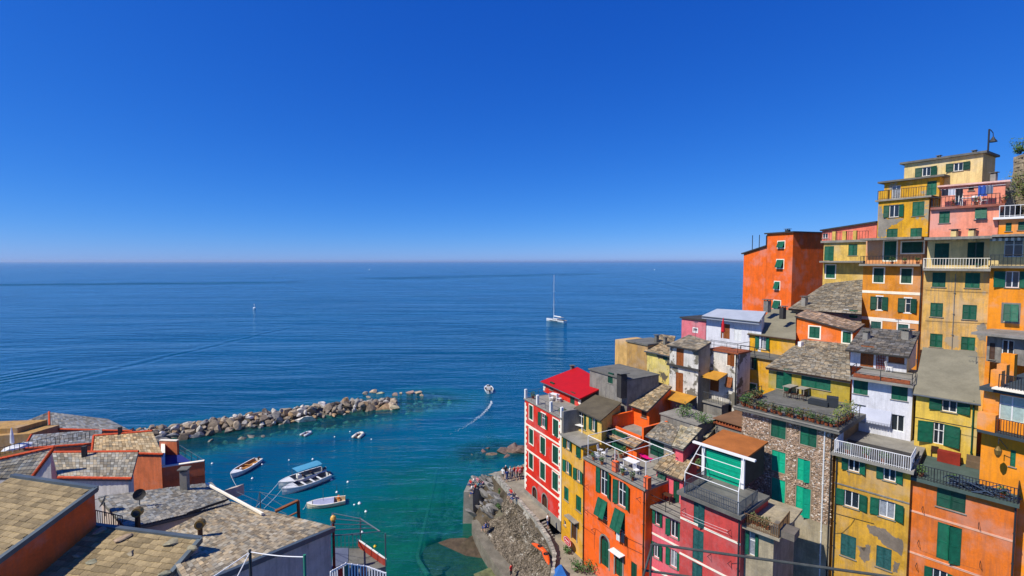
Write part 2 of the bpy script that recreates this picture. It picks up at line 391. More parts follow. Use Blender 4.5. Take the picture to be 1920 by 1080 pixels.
def slates(mb, c, row, wid, tint, lift=.03, jit=1.0, th=.022):
    eL, eR, rR, rL = c
    up = ((rL - eL).length + (rR - eR).length) / 2; ac = ((eR - eL).length + (rR - rL).length) / 2
    nr = max(2, int(up / row)); 
    N = (eR - eL).cross(rL - eL).normalized()
    if N.z < 0: N = -N
    for i in range(nr):
        v0 = i / nr; v1 = min(1.0, (i + 1.25) / nr)
        k = max(2, int(ac / wid)); xs = [0.0]
        for j in range(k - 1): xs.append((j + 1 + rnd(-.28, .28) * jit + (.5 if i % 2 else 0) * .0) / k)
        xs.append(1.0)
        for j in range(k):
            a, d = xs[j] + .04 / k, xs[j + 1] - .04 / k
            w0 = v0 + rnd(-.12, .08) * jit / nr if i else v0 - .02
            f = lambda x, y: (eL.lerp(eR, x)).lerp(rL.lerp(rR, x), y)
            lo = lift + rnd(0, .02) * jit
            g = rnd(.5, 1.4); hu = rnd(-.09, .09); cc = (tint[0] * g * (1 + hu), tint[1] * g, tint[2] * g * (1 - hu * 1.5))
            p = [f(a, w0) + N * lo, f(d, w0) + N * (lo + rnd(-.008, .008)), f(d, v1) + N * .004, f(a, v1) + N * .004]
            mb.hexa([x - N * th for x in p], p, cc)
def planar(c):
    n_ = (c[1] - c[0]).cross(c[3] - c[0]); r = c[2] - C0; k = r.dot(n_)
    if abs(k) > 1e-6:
        p = C0 + r * ((c[0] - C0).dot(n_) / k)
        if (p - c[2]).length < 7: c[2] = p
    return c
def roof_quad(root, c, tint, row=.3, wid=.42, th=.14, plain=None, name='roof', slab_m=None):
    c = planar([V(x) for x in c])
    mb = MB(); dz = UP * -th; low = UP * (0 if plain else -.06); mb.hexa([x + dz + low for x in c], [x + low for x in c])
    ro = mb.build(name, plain or slab_m or DCONC, root)
    if not plain:
        sl = MB(); slates(sl, c, row, wid, tint); sl.build('slates', SLATE, ro, kind='stuff')
    return ro
def vdir(vp):
    a = V(((vp - 960) / FPX, 1, 0)).normalized(); e = -a; n = V((e.y, -e.x, 0)); return e, n
def house(name, label, L, dL, Rr, vp, z0, D, m, group=None, cat='house', slope=None):
    e, n = vdir(vp); A = PD(L, dL); root = thing(name, label, cat, V((A.x, A.y, z0)), group)
    b = Block(root, e, n, A, 1, z0, A.z, D, m); return b.span(L, Rr, slope)
def railing(root, pts, h=1.0, m=IRON, sp=.14, r=.018, rt=.028, name='railing', mid=False, balus=True):
    mb = MB()
    for a, c in zip(pts, pts[1:]):
        a = V(a); c = V(c); mb.tube(a + UP * h, c + UP * h, rt, 5); mb.tube(a + UP * .1, c + UP * .1, r, 4)
        if mid: mb.tube(a + UP * h * .55, c + UP * h * .55, r, 4)
        L_ = (c - a).length; n = max(1, int(L_ / sp))
        if balus:
            for i in range(n + 1): p = a.lerp(c, i / n); mb.tube(p, p + UP * h, r if i % 8 else rt, 4)
        else:
            n = max(1, int(L_ / 1.6))
            for i in range(n + 1): p = a.lerp(c, i / n); mb.tube(p, p + UP * h, rt, 5)
    return mb.build(name, m, root)
def edge_rail(b, z, h=1.0, o=.1, sl=0.0, sr=0.0, left=2.0, right=2.0, **k):
    pts = []
    if left: pts.append(b.pt(sl, z, o - left))
    pts += [b.pt(sl, z, o), b.pt(b.W - sr, z, o)]
    if right: pts.append(b.pt(b.W - sr, z, o - right))
    return railing(b.root, pts, h, **k)
def chimney(root, base, w_=.5, h_=1.1, m=CONC, cap=True, rz=.4, name='chimney'):
    mb = MB(); mb.cbox(base - UP * .4, w_, w_, h_ + .4, rz); o = mb.build(name, m, root)
    if cap:
        c = MB(); c.cbox(base + UP * (h_ + .14), w_ * 1.5, w_ * 1.5, .06, rz)
        for i in range(4): c.cbox(base + UP * h_ + V((math.cos(rz + .785 + i * 1.571), math.sin(rz + .785 + i * 1.571), 0)) * w_ * .5, .08, .08, .15, rz)
        c.build('chimney_cap', DCONC, o)
    return o
# ================================================================ sea
def nmath(nt, op, a, b=None, c=None):
    m = _n(nt, 'ShaderNodeMath', operation=op)
    for i, x in enumerate((a, b, c)):
        if x is None: continue
        if isinstance(x, (int, float)): m.inputs[i].default_value = x
        else: nt.links.new(x, m.inputs[i])
    return m.outputs[0]
def line_coords(nt, pos, p0, p1):
    """distance along and across the line p0-p1 (plan), as two sockets"""
    d = (V(p1[:2] + (0,)) - V(p0[:2] + (0,))); L_ = d.length; d.normalize(); nn = V((-d.y, d.x, 0))
    sub = _n(nt, 'ShaderNodeVectorMath', operation='SUBTRACT'); nt.links.new(pos, sub.inputs[0]); sub.inputs[1].default_value = (p0[0], p0[1], 0)
    o = []
    for v in (d, nn):
        dt = _n(nt, 'ShaderNodeVectorMath', operation='DOT_PRODUCT'); nt.links.new(sub.outputs[0], dt.inputs[0]); dt.inputs[1].default_value = v
        o.append(dt.outputs['Value'])
    return o[0], o[1], L_
def seg_dist(nt, pos, p0, p1):
    t, s, L_ = line_coords(nt, pos, p0, p1)
    a = nmath(nt, 'MAXIMUM', nmath(nt, 'SUBTRACT', nmath(nt, 'ABSOLUTE', nmath(nt, 'SUBTRACT', t, L_ / 2)), L_ / 2), 0.0)
    return nmath(nt, 'SQRT', nmath(nt, 'ADD', nmath(nt, 'MULTIPLY', a, a), nmath(nt, 'MULTIPLY', s, s)))
def xy(p): v = PZ(p, 0); return (v.x, v.y)
def sea_material():
    m = bpy.data.materials.new('sea_water'); m.use_nodes = True; nt = m.node_tree
    pos = _n(nt, 'ShaderNodeNewGeometry').outputs['Position']
    b = nt.nodes['Principled BSDF']; out = nt.nodes['Material Output']
    # wobble the outlines of the shallow places
    nz = noise_tex(nt, pos, .09, 4); nz2 = noise_tex(nt, pos, .35, 4)
    wob = nmath(nt, 'ADD', nmath(nt, 'MULTIPLY', nmath(nt, 'SUBTRACT', nz, .5), 22), nmath(nt, 'MULTIPLY', nmath(nt, 'SUBTRACT', nz2, .5), 7))
    dharb = nmath(nt, 'ADD', seg_dist(nt, pos, xy((850, 900)), xy((790, 1060))), wob)
    dgreen = nmath(nt, 'ADD', seg_dist(nt, pos, xy((820, 985)), xy((760, 1075))), wob)
    dbr = nmath(nt, 'ADD', seg_dist(nt, pos, xy((300, 830)), xy((800, 752))), nmath(nt, 'MULTIPLY', wob, .6))
    drk = nmath(nt, 'ADD', seg_dist(nt, pos, xy((890, 850)), xy((975, 850))), nmath(nt, 'MULTIPLY', wob, .5))
    # far water pale blue, near water deep blue
    sep = _n(nt, 'ShaderNodeSeparateXYZ'); nt.links.new(pos, sep.inputs[0])
    far = ramp(nt, sep.outputs['Y'], 90, 900)
    c = mix(nt, 'MIX', far, (.0, .062, .125), (.0, .068, .14))
    big = ramp(nt, noise_tex(nt, pos, .012, 3), .35, .65, .85, 1.15); c = mix(nt, 'MULTIPLY', 1.0, c, big)
    c = mix(nt, 'MIX', ramp(nt, dharb, 34, 8, 0, .85), c, (.0, .135, .195))
    c = mix(nt, 'MIX', ramp(nt, dbr, 17, 6, 0, .8), c, (.004, .15, .165))
    c = mix(nt, 'MIX', ramp(nt, dgreen, 25, 5, 0, .97), c, (.001, .135, .085))
    c = mix(nt, 'MIX', ramp(nt, drk, 7, 2, 0, .7), c, (.008, .12, .14))
    nt.links.new(c, b.inputs['Base Color'])
    b.inputs['Roughness'].default_value = .07; b.inputs['IOR'].default_value = 1.33; b.inputs['Specular IOR Level'].default_value = 0
    # clear water where the bed shows
    clr = nmath(nt, 'MAXIMUM', ramp(nt, dbr, 13, 5, 0, .74), nmath(nt, 'MAXIMUM', nmath(nt, 'MAXIMUM', ramp(nt, dgreen, 18, 4, 0, .55), ramp(nt, seg_dist(nt, pos, xy((850, 1040)), xy((900, 1065))), 7, 4, 0, .8)), ramp(nt, drk, 7, 2, 0, .7)))
    clr = nmath(nt, 'MAXIMUM', clr, ramp(nt, dharb, 24, 8, 0, .42))
    # waves
    def nvec(sx, sy, rz):
        mp = _n(nt, 'ShaderNodeMapping'); mp.inputs['Scale'].default_value = (sx, sy, 1); mp.inputs['Rotation'].default_value = (0, 0, rz); nt.links.new(pos, mp.inputs[0]); return mp.outputs[0]
    h = nmath(nt, 'MULTIPLY', noise_tex(nt, nvec(.055, .26, R(-9)), 1, 3, .55), .42)
    h = nmath(nt, 'ADD', h, nmath(nt, 'MULTIPLY', noise_tex(nt, nvec(.22, .75, R(12)), 1, 4, .6), .26))
    h = nmath(nt, 'ADD', h, nmath(nt, 'MULTIPLY', noise_tex(nt, nvec(1.0, 2.1, R(-18)), 1, 4, .65), .085))
    h = nmath(nt, 'ADD', h, nmath(nt, 'MULTIPLY', nmath(nt, 'MULTIPLY', noise_tex(nt, nvec(.03, .095, R(-7)), 1, 4, .6, 1.2), 1.3), ramp(nt, noise_tex(nt, pos, .008, 3), .38, .62, .1, 1.0)))
    h = nmath(nt, 'ADD', h, nmath(nt, 'MULTIPLY', noise_tex(nt, nvec(.0022, .012, R(3)), 1, 4, .6, 1.5), 3.4))
    swl = nmath(nt, 'MULTIPLY', noise_tex(nt, nvec(.006, .035, R(4)), 1, 3), 1.6); h = nmath(nt, 'ADD', h, swl)
    for p0, p1, wid, amp, lam in (((-150, 775), (590, 604), 4.6, .2, 8.0), ((-100, 535), (600, 529), 34, 6.5, 60), ((640, 524), (1180, 512), 90, 4.0, 70),
                                  ((1190, 518), (1330, 552), 26, 1.2, 22), ((120, 690), (-160, 740), 8, .3, 5.0)):
        a0, a1 = xy(p0), xy(p1); t, s, L_ = line_coords(nt, pos, a0, a1)
        s = nmath(nt, 'ADD', s, nmath(nt, 'MULTIPLY', nmath(nt, 'SUBTRACT', noise_tex(nt, pos, 2.2 / wid * .1, 2), .5), wid * 1.6))
        g = nmath(nt, 'POWER', 2.718, nmath(nt, 'MULTIPLY', nmath(nt, 'MULTIPLY', s, s), -1.0 / (wid * wid)))
        env = nmath(nt, 'MULTIPLY', ramp(nt, t, 0, L_ * .12), ramp(nt, t, L_, L_ * .75))
        wv = nmath(nt, 'SINE', nmath(nt, 'MULTIPLY', s, 2 * math.pi / lam))
        h = nmath(nt, 'ADD', h, nmath(nt, 'MULTIPLY', nmath(nt, 'MULTIPLY', wv, g), nmath(nt, 'MULTIPLY', env, amp)))
    bp = _n(nt, 'ShaderNodeBump'); bp.inputs['Strength'].default_value = .95; bp.inputs['Distance'].default_value = 1.0; nt.links.new(h, bp.inputs['Height'])
    nt.links.new(bp.outputs[0], b.inputs['Normal'])
    tr = _n(nt, 'ShaderNodeBsdfTransparent'); tr.inputs[0].default_value = (.42, .86, .82, 1)
    mx = _n(nt, 'ShaderNodeMixShader'); nt.links.new(clr, mx.inputs[0]); nt.links.new(b.outputs[0], mx.inputs[1]); nt.links.new(tr.outputs[0], mx.inputs[2])
    gl = _n(nt, 'ShaderNodeBsdfGlossy'); gl.inputs['Color'].default_value = (.62, .88, 1, 1); gl.inputs['Roughness'].default_value = .07; nt.links.new(bp.outputs[0], gl.inputs['Normal'])
    fr = _n(nt, 'ShaderNodeFresnel'); fr.inputs['IOR'].default_value = 1.33; nt.links.new(bp.outputs[0], fr.inputs['Normal'])
    m3 = _n(nt, 'ShaderNodeMixShader'); nt.links.new(nmath(nt, 'MULTIPLY', fr.outputs[0], .84), m3.inputs[0]); nt.links.new(mx.outputs[0], m3.inputs[1]); nt.links.new(gl.outputs[0], m3.inputs[2])
    nt.links.new(m3.outputs[0], out.inputs['Surface'])
    return m
mb = MB(); mb.face([(-9e4, -60, 0), (9e4, -60, 0), (9e4, 9e4, 0), (-9e4, 9e4, 0)])
tag(mb.build('sea', sea_material()), kind='structure')

# ---------------------------------------------------------------- sea bed
def fbm(x, y, s, o=3, z=0.0):
    v = 0; a = 1
    for i in range(o): v += a * noise.noise(V((x * s, y * s, z + i * 7.3))); s *= 2.1; a *= .5
    return v
def grid(x0, x1, y0, y1, st, zf):
    nx = int((x1 - x0) / st); ny = int((y1 - y0) / st); vs_ = []; fs = []
    for j in range(ny + 1):
        for i in range(nx + 1):
            x = x0 + (x1 - x0) * i / nx; y = y0 + (y1 - y0) * j / ny; vs_.append((x, y, zf(x, y)))
    for j in range(ny):
        for i in range(nx): k = j * (nx + 1) + i; fs.append((k, k + 1, k + nx + 2, k + nx + 1))
    m_ = MB(); m_.mesh(vs_, fs); return m_
BED = mat('sea_bed', '3f6a55', rough=.9, var=.6, scale=.22, streak=0, bump=.4, bscale=3, patch=((.05, .075, .05), .16, .55))
tag(grid(-110, 25, 30, 150, 2.2, lambda x, y: -2.6 + 1.0 * fbm(x, y, .08)).build('sea_bed', BED, smooth=True), kind='structure')
ROCK = mat('rock', (1, 1, 1), rough=.9, var=.35, scale=1.6, streak=0, bump=.5, bscale=5, attr=True)
def ico(sub=2):
    import bmesh
    bm = bmesh.new(); bmesh.ops.create_icosphere(bm, subdivisions=sub, radius=1); vs_ = [v.co.copy() for v in bm.verts]
    fs = [tuple(v.index for v in f.verts) for f in bm.faces]; bm.free(); return vs_, fs
ICO1, ICO2 = ico(1), ico(2)
def lump(mb, c, r, k, sub=ICO2, rough=.55, flat=.75, seed=None, cut=10):
    """an angular boulder: a displaced sphere with a few sides cut flat"""
    sd_ = V((rnd(-99, 99), rnd(-99, 99), rnd(-99, 99)))
    ax = V((rnd(.8, 1.6), rnd(.7, 1.2), rnd(.6, 1.0) * flat / .75 * .95)); rot = Matrix.Rotation(rnd(0, 6.28), 3, 'Z') @ Matrix.Rotation(rnd(-.4, .4), 3, 'X')
    pl = []
    for _ in range(cut):
        d = V((rnd(-1, 1), rnd(-1, 1), rnd(-.5, 1))).normalized(); pl.append((d, rnd(.3, .75)))
    vs_ = []
    for v in sub[0]:
        p = v * (1 + rough * noise.noise(v * 1.3 + sd_) + rough * .4 * noise.noise(v * 3.1 + sd_))
        for d, h in pl:
            x = p.dot(d) - h
            if x > 0: p = p - d * x * .97
        p = rot @ V((p.x * ax.x, p.y * ax.y, p.z * ax.z)); vs_.append(V(c) + p * r)
    mb.mesh(vs_, sub[1], k)
def rock_col():
    t = random.random()
    if t < .34: c = (.33, .26, .18)
    elif t < .55: c = (.27, .25, .22)
    elif t < .74: c = (.60, .55, .47)
    elif t < .9: c = (.18, .14, .10)
    else: c = (.38, .25, .13)
    g = rnd(.75, 1.2); return tuple(x * g for x in c)
# drowned rocks (cannot be counted through the water)
dr = MB()
def drowned(p, n, sx, sy, r0, r1, z=-1.0, k=None):
    c = PZ(p, 0)
    for _ in range(n):
        lump(dr, c + V((random.gauss(0, sx), random.gauss(0, sy), z + rnd(-.6, .25))), rnd(r0, r1), k or tuple(x * f_ for x, f_ in zip(rock_col(), (.7, .85, .7))), ICO1, flat=.6)
for u in range(320, 800, 16):
    t = (u - 320) / 480; drowned((u, 846 - t * 78), 5, 2.0, 2.2, .5, 1.1)
drowned((800, 752), 30, 4, 4, .5, 1.3); drowned((845, 745), 14, 4, 3, .6, 1.2, -1.3)
drowned((560, 835), 14, 5, 2, .5, .9, -1.4); drowned((915, 818), 8, 2.5, 1.0, .6, 1.1, -1.0)
drowned((850, 912), 26, 3.2, 1.6, .5, 1.2, -1.3, (.10, .13, .10)); drowned((850, 955), 22, 2.5, 1.4, .5, 1.2, -1.2, (.08, .10, .09))
drowned((760, 960), 12, 3.0, 1.6, .6, 1.3, -1.6, (.08, .12, .09)); drowned((905, 850), 14, 3, 1.0, .5, 1.0, -.9, (.16, .11, .09))
dr.build('submerged_rocks', ROCK, kind='stuff')['label'] = 'dark rocks under the green harbour water'
# ---------------------------------------------------------------- breakwater, stone by stone
BW0, BW1 = V((*xy((292, 832)), 0)), V((*xy((752, 762)), 0))
bw = thing('breakwater', 'long mound of loose pale and brown boulders closing off the harbour', 'breakwater', BW0.lerp(BW1, .5))
bd = (BW1 - BW0).normalized(); bn = V((-bd.y, bd.x, 0)); BL = (BW1 - BW0).length
def stone(c, r, k=None, flat=.75, parent=bw):
    m_ = MB(); lump(m_, c, r, k or rock_col(), ICO2, flat=flat); return m_.build('stone', ROCK, parent)
placed = []
def try_stone(t, s, r, z):
    c = BW0 + bd * t + bn * s
    for pc, pr in placed:
        if (pc - V((c.x, c.y, z))).length < (pr + r) * .52: return
    placed.append((V((c.x, c.y, z)), r)); stone(V((c.x, c.y, z)), r)
Wd = lambda t: 8.2 - 1.9 * max(0, t / BL - .75) * 4 * .5
for i in range(3500):
    if len(placed) >= 274: break
    t = rnd(-6, BL - 1); f = rnd(0, 1); s = f * Wd(t); hgt = 2.2 * math.sin(math.pi * min(1, max(0, f)) ** .9) * (1 if t < BL * .82 else .55)
    if i < 60: try_stone(t, s, rnd(1.2, 1.9), hgt * .75 - .1)
    else: try_stone(t, s, rnd(.5, 1.35), hgt * rnd(.75, 1.0) - .05)
for p, r in (((684, 738), .8), ((700, 735), .95), ((712, 737), .7), ((690, 745), .7), ((740, 741), .75), ((752, 738), .6), ((770, 738), .95), ((781, 736), .8), ((790, 741), .75), ((736, 766), .8), ((739, 764), 1.0), ((722, 752), .7), ((730, 755), .5)):
    c = PZ(p, .1); stone(c, r * 1.35, (.45 * rnd(.7, 1.1), .35 * rnd(.8, 1.1), .23))
for p, r in (((455, 822), .9), ((470, 818), .9), ((495, 818), .6), ((395, 826), .6)): stone(PZ(p, .05), r, (.22, .2, .16), .5)
cor = MB()
for i in range(26):
    t0, t1 = BL * i / 26 - 6, BL * (i + 1) / 26 - 6
    cor.mesh([BW0 + bd * t0 + bn * .2 - UP, BW0 + bd * t1 + bn * .2 - UP, BW0 + bd * t1 + bn * 4.2 + UP * 1.2, BW0 + bd * t0 + bn * 4.2 + UP * 1.2, BW0 + bd * t1 + bn * 8.0 - UP, BW0 + bd * t0 + bn * 8.0 - UP],
             [(0, 1, 2, 3), (3, 2, 4, 5)], (.16, .14, .11))
cor.build('rubble_core', ROCK, bw)
# rocks awash beside the red house
rk = thing('tidal_rock', 'low brown reef breaking the surface left of the tall red house', 'rock', PZ((930, 850), 0))
for p, r, fl in (((905, 846), 1.0, .45), ((925, 852), 1.5, .4), ((945, 846), 1.9, .5), ((962, 845), 2.2, .6), ((975, 842), 2.2, .8), ((915, 841), .7, .5), ((885, 853), .6, .35), ((950, 856), 1.2, .35)):
    c = PZ(p, -.05); stone(c, r, (.17 * rnd(.8, 1.2), .125 * rnd(.8, 1.1), .09), fl * .8, rk)
rk2 = thing('tidal_rock', 'flat dark brown weed-covered rock slab awash below the stone quay', 'rock', PZ((865, 1050), 0))
m_ = MB(); e0 = PZ((872, 1052), -.5); lump(m_, e0 + V((.2, -.4, -.25)), 4.4, (.085, .06, .035), ICO2, .2, .14, cut=0); lump(m_, e0 + V((1.2, .6, -.3)), 3.6, (.075, .055, .03), ICO2, .25, .17, cut=0)
for k in range(16): lump(m_, e0 + V((rnd(-3.4, 3.2), rnd(-3, 2.6), rnd(-.1, .12))), rnd(.5, 1.2), (.10 * rnd(.7, 1.2), .07, .04), ICO2, .3, .25, cut=2)
m_.build('rock_slab', ROCK, rk2)
# pipe lying on the harbour floor
pp = MB(); pts = [PZ(p, -.35) for p in (('4', 216, 540), ('4', 205, 600), ('4', 178, 720), ('4', 148, 850), ('4', 118, 985), ('4', 125, 1010), ('4', 172, 1082))]
pp.path(pts, .3, 7); tag(recenter(pp.build('underwater_pipe', mat('crusted_pipe', '55705c', rough=.9, var=.3, scale=2, streak=0))), 'long crusted pipe lying under the green harbour water', 'pipe')

# ---------------------------------------------------------------- hillside under the village
AW = V((-.64, .77, 0)); BK = V((.77, .64, 0)); HO = V((1.5, 60, 0))
def hill(x, y):
    p = V((x, y, 0)) - HO; a = p.dot(AW); bb = p.dot(BK)
    h = 4.2 + min(16, max(0, bb - 3) * .36) + .5 * fbm(x, y, .12)
    if y > 62: h -= (y - 62) * .5
    elif bb > 33: h += (bb - 33) * .8 * min(1, (62 - y) / 10)
    if bb < -1.5: h -= (-1.5 - bb) * 1.2
    if a > 3 + .12 * bb: h -= (a - 3 - .12 * bb) * 2.2
    return max(h, -4)
SOIL = mat('hillside_ground', '6a6450', rough=.95, var=.4, scale=.5, streak=0, bump=.5, bscale=2)
tag(grid(-6, 95, 2, 100, 1.6, hill).build('hillside', SOIL, smooth=True), kind='structure')

# ---------------------------------------------------------------- promenade: cliff, wall, walkway, quay
CLIFF = mat('cliff_rock', '544a3a', rough=.95, var=.5, scale=.8, streak=0, bump=.9, bscale=2.5, patch=((.36, .33, .27), .5, .56))
def poly3(pts, n):
    L_ = [0]
    for a, c in zip(pts, pts[1:]): L_.append(L_[-1] + (c - a).length)
    out = []
    for i in range(n + 1):
        t = L_[-1] * i / n
        for j in range(len(pts) - 1):
            if t <= L_[j + 1] + 1e-6: f = (t - L_[j]) / max(1e-6, L_[j + 1] - L_[j]); out.append(pts[j].lerp(pts[j + 1], f)); break
    return out
WT = [PZ(p, z) for p, z in ((('4', 440, 575), 4.6), (('4', 500, 572), 6.4), (('4', 545, 625), 6.4), (('4', 600, 690), 6.4), (('4', 700, 800), 6.3), (('4', 770, 905), 5.9), (('4', 800, 985), 5.2), (('4', 790, 1090), 4.9))]
WM = [PZ(p, z) for p, z in ((('4', 395, 610), 3.6), (('4', 470, 600), 4.8), (('4', 500, 660), 4.4), (('4', 540, 760), 3.4), (('4', 600, 860), 3.2), (('4', 660, 960), 3.0), (('4', 700, 1030), 2.8), (('4', 720, 1110), 2.6))]
WB = [PZ(p, z) for p, z in ((('4', 372, 770), -.6), (('4', 392, 790), .4), (('4', 408, 800), 1.4), (('4', 428, 850), 1.4), (('4', 488, 935), 1.4), (('4', 545, 1010), 1.4), (('4', 598, 1075), 1.4), (('4', 640, 1130), 1.4))]
NN = 90
rows = []
T_, M_, B_ = poly3(WT, NN), poly3(WM, NN), poly3(WB, NN)
for j in range(25):
    f = j / 24; r_ = []
    for i in range(NN + 1):
        p = T_[i].lerp(M_[i], f / .45) if f < .45 else M_[i].lerp(B_[i], (f - .45) / .55)
        k = math.sin(math.pi * f) ** .5
        lay = .34 * math.sin((p.z * 2.4 + p.x * 1.9 + p.y * .5) * 2.0) if i < 34 else 0
        d = (.95 * noise.noise(p * .55) + .34 * noise.noise(p * 1.4) + .17 * noise.noise(p * 3.1) + lay * .5) * k
        r_.append(p + V((-.8 * d, -.25 * d, .25 * d)))
    rows.append(r_)
cl = MB(); cl.loft(rows, close=False, cap=False)
o = cl.build('harbour_cliff', CLIFF, smooth=False); tag(o, kind='structure')
hr = thing('harbour_rock', 'jagged grey layered rock outcrop between the concrete block and the harbour wall', 'rock', PZ(('4', 440, 780), 0))
for k in range(44):
    i = random.randint(2, 36); j = random.randint(3, 22); p = rows[j][i]; g = rnd(.6, 1.15); r = rnd(.45, 1.1); m_ = MB()
    lump(m_, (0, 0, 0), r, (.25 * g, .235 * g, .21 * g), ICO2, .35, .5, cut=8); Mr = Matrix.Rotation(rnd(.5, .9), 3, V((-.5, .8, 0))); m_.v = [p + Mr @ V((v.x * 1.5, v.y * .8, v.z)) for v in m_.v]; m_.build('stone', ROCK, hr)
PAVE = mat('paving', '8f8674', rough=.9, var=.25, scale=.8, streak=0, bump=.25, bscale=6)
wk = MB()                       # walkway between the parapet and the houses
FT = [PZ(p, 6.4) for p in (('5', 20, 610), ('5', 62, 690), ('5', 150, 765))]
wk.face([p for p in (PZ(('4', 470, 565), 6.4), PZ(('4', 500, 572), 6.4), PZ(('4', 545, 625), 6.4), PZ(('4', 600, 690), 6.4), PZ(('4', 706, 806), 6.4), PZ(('4', 770, 800), 6.4) + V((4, 3, 0)), PZ(('4', 660, 540), 6.4) + V((5, 8, 0)), PZ(('4', 640, 520), 6.4))][::1])
tag(wk.build('walkway', PAVE), kind='structure')
ld = MB(); zl = 5.0
ld.face([PZ(('4', 700, 900), zl), PZ(('4', 800, 985), zl), PZ(('4', 785, 1100), zl), PZ(('4', 1150, 1250), zl) + V((2, -3, 0)), PZ(('4', 1300, 1050), zl) + V((4, 4, 0)), PZ(('4', 860, 880), zl) + V((2, 2, 0))])
tag(ld.build('landing', PAVE), kind='structure')
# parapet wall, block by block
pw = thing('parapet_wall', 'low rough stone parapet curving along the harbour walkway', 'wall', T_[20])
SW = mat('wall_stone', (1, 1, 1), rough=.95, var=.3, scale=3, streak=0, bump=.5, bscale=9, attr=True)
PT = poly3(WT[1:], 64)
for i, (a, c) in enumerate(zip(PT, PT[1:])):
    d = (c - a); n_ = V((-d.y, d.x, 0)).normalized() * .38; g = rnd(.75, 1.15); m_ = MB(); gap = d * .03
    m_.box(a + gap - UP * .3, d - gap * 2, n_ * rnd(.9, 1.1), UP * rnd(.72, .86), (.36 * g, .33 * g, .27 * g)); m_.build('stone_block', SW, pw)
# stones facing the retaining wall (too small to count)
fs_ = MB()
for _ in range(4600):
    i = random.randint(36, NN - 1); j = random.randint(1, 23); p = rows[j][i].lerp(rows[j + 1][i + 1] if i < NN else rows[j + 1][i], random.random())
    g = rnd(.5, 1.3); lump(fs_, p, rnd(.06, .17), (.21 * g, .17 * g, .12 * g), ICO1, .3, .6, cut=3)
fs_.build('wall_stones', ROCK, kind='stuff')['label'] = 'rough stones facing the retaining wall under the walkway'
# low concrete quay
QZ = 1.7; qa = [PZ(p, QZ) for p in (('4', 390, 800), ('4', 400, 850), ('4', 450, 935), ('4', 545, 1075), ('4', 600, 1140))]
qb = [PZ(p, QZ) for p in (('4', 410, 795), ('4', 430, 850), ('4', 490, 935), ('4', 600, 1075), ('4', 655, 1140))]
qm = MB(); A_, B2 = poly3(qa, 20), poly3(qb, 20)
qm.loft([[A_[i] - UP * 2.6, A_[i], B2[i] + V((.4, .2, 0)), B2[i] + V((.4, .2, -2.6))] for i in range(21)])
tag(qm.build('quay', mat('quay_concrete', '766f60', rough=.9, var=.3, scale=.8, streak=.2, bump=.3, bscale=5)), kind='structure')
pr_ = MB(); c0 = PZ(('4', 382, 640), 4.4)
pr_.hexa([c0 + V((-1.0, -1.0, -6)), c0 + V((.6, -1.0, -6)), c0 + V((4.0, 3.6, -6)), c0 + V((-.4, 3.6, -6))], [c0 + V((-.8, -.8, 0)), c0 + V((.4, -.8, 0)), c0 + V((4.0, 3.2, 0)), c0 + V((-.3, 3.2, 0))])
tag(recenter(pr_.build('mooring_block', CONC)), 'tall pale concrete block at the seaward tip of the rocks', 'pier')
slp = MB(); z_ = .45
slp.hexa([PZ(('4', 400, 1060), -1), PZ(('4', 470, 1120), -1), PZ(('4', 560, 1090), -1), PZ(('4', 500, 1020), -1)], [PZ(('4', 400, 1075), z_), PZ(('4', 450, 1130), z_), PZ(('4', 570, 1090), z_), PZ(('4', 500, 1030), z_)])
tag(slp.build('slipway', mat('mossy_concrete', '6d6f4a', rough=.95, var=.4, scale=1, streak=0)), kind='structure')
# stairs beside the red house, each step a piece
st = thing('staircase', 'steep stone staircase dropping past the corner of the red house', 'stairs', PZ(('4', 750, 870), 5.0))
sa, sb = PZ(('4', 712, 818), 6.4), PZ(('4', 762, 795), 6.4); ea, eb = PZ(('4', 765, 915), 5.0), PZ(('4', 812, 890), 5.0)
for i in range(7):
    a, c = sa.lerp(ea, i / 7), sb.lerp(eb, i / 7); a2, c2 = sa.lerp(ea, (i + 1) / 7), sb.lerp(eb, (i + 1) / 7)
    top = 6.4 - 1.4 * (i + .5) / 7; m_ = MB()
    f = lambda p, z: V((p.x, p.y, z)); m_.hexa([f(a, 4), f(a2, 4), f(c2, 4), f(c, 4)], [f(a, top), f(a2, top), f(c2, top), f(c, top)]); m_.build('step', CONC, st)
# ================================================================ village on the right
RED = mat('plaster_red', 'd9280a', streak=.18, var=.14)
YEL = mat('plaster_yellow', 'e0a41a', streak=.25, var=.16)
PYEL = mat('plaster_pale_yellow', 'dcb558', streak=.3, var=.2)
ORA = mat('plaster_orange', 'f26412', streak=.2, var=.12)
DORA = mat('plaster_deep_orange', 'f06812', streak=.2, var=.14)
PINK = mat('plaster_pink', 'e2606a', streak=.25, var=.14)
CRIM = mat('plaster_crimson', 'c64640', streak=.22, var=.16)
OBR = mat('plaster_orange_brown', 'dc701e', streak=.28, var=.16)
PEEL = mat('plaster_yellow_peeling', 'd09c2e', streak=.35, var=.22, patch=('857a68', .5, .65))
SALM = mat('plaster_salmon', 'ee9576', streak=.25, var=.14, patch=('b5a090', .28, .6))
OCH = mat('plaster_ochre', 'dcaa55', streak=.35, var=.2, patch=('a9977a', .4, .59), dirt=(.25, .2, .14))
OCHO = mat('plaster_ochre_orange', 'd98a24', streak=.25, var=.16)
TYEL = mat('plaster_tower_yellow', 'd8a01e', streak=.3, var=.18, patch=('97917f', .25, .57))
CRE = mat('plaster_cream', 'e2c583', streak=.25, var=.14)
BORA = mat('plaster_bright_orange', 'f0921a', streak=.2, var=.12)
WPL = mat('plaster_white', 'd8d8dc', streak=.2, var=.12)
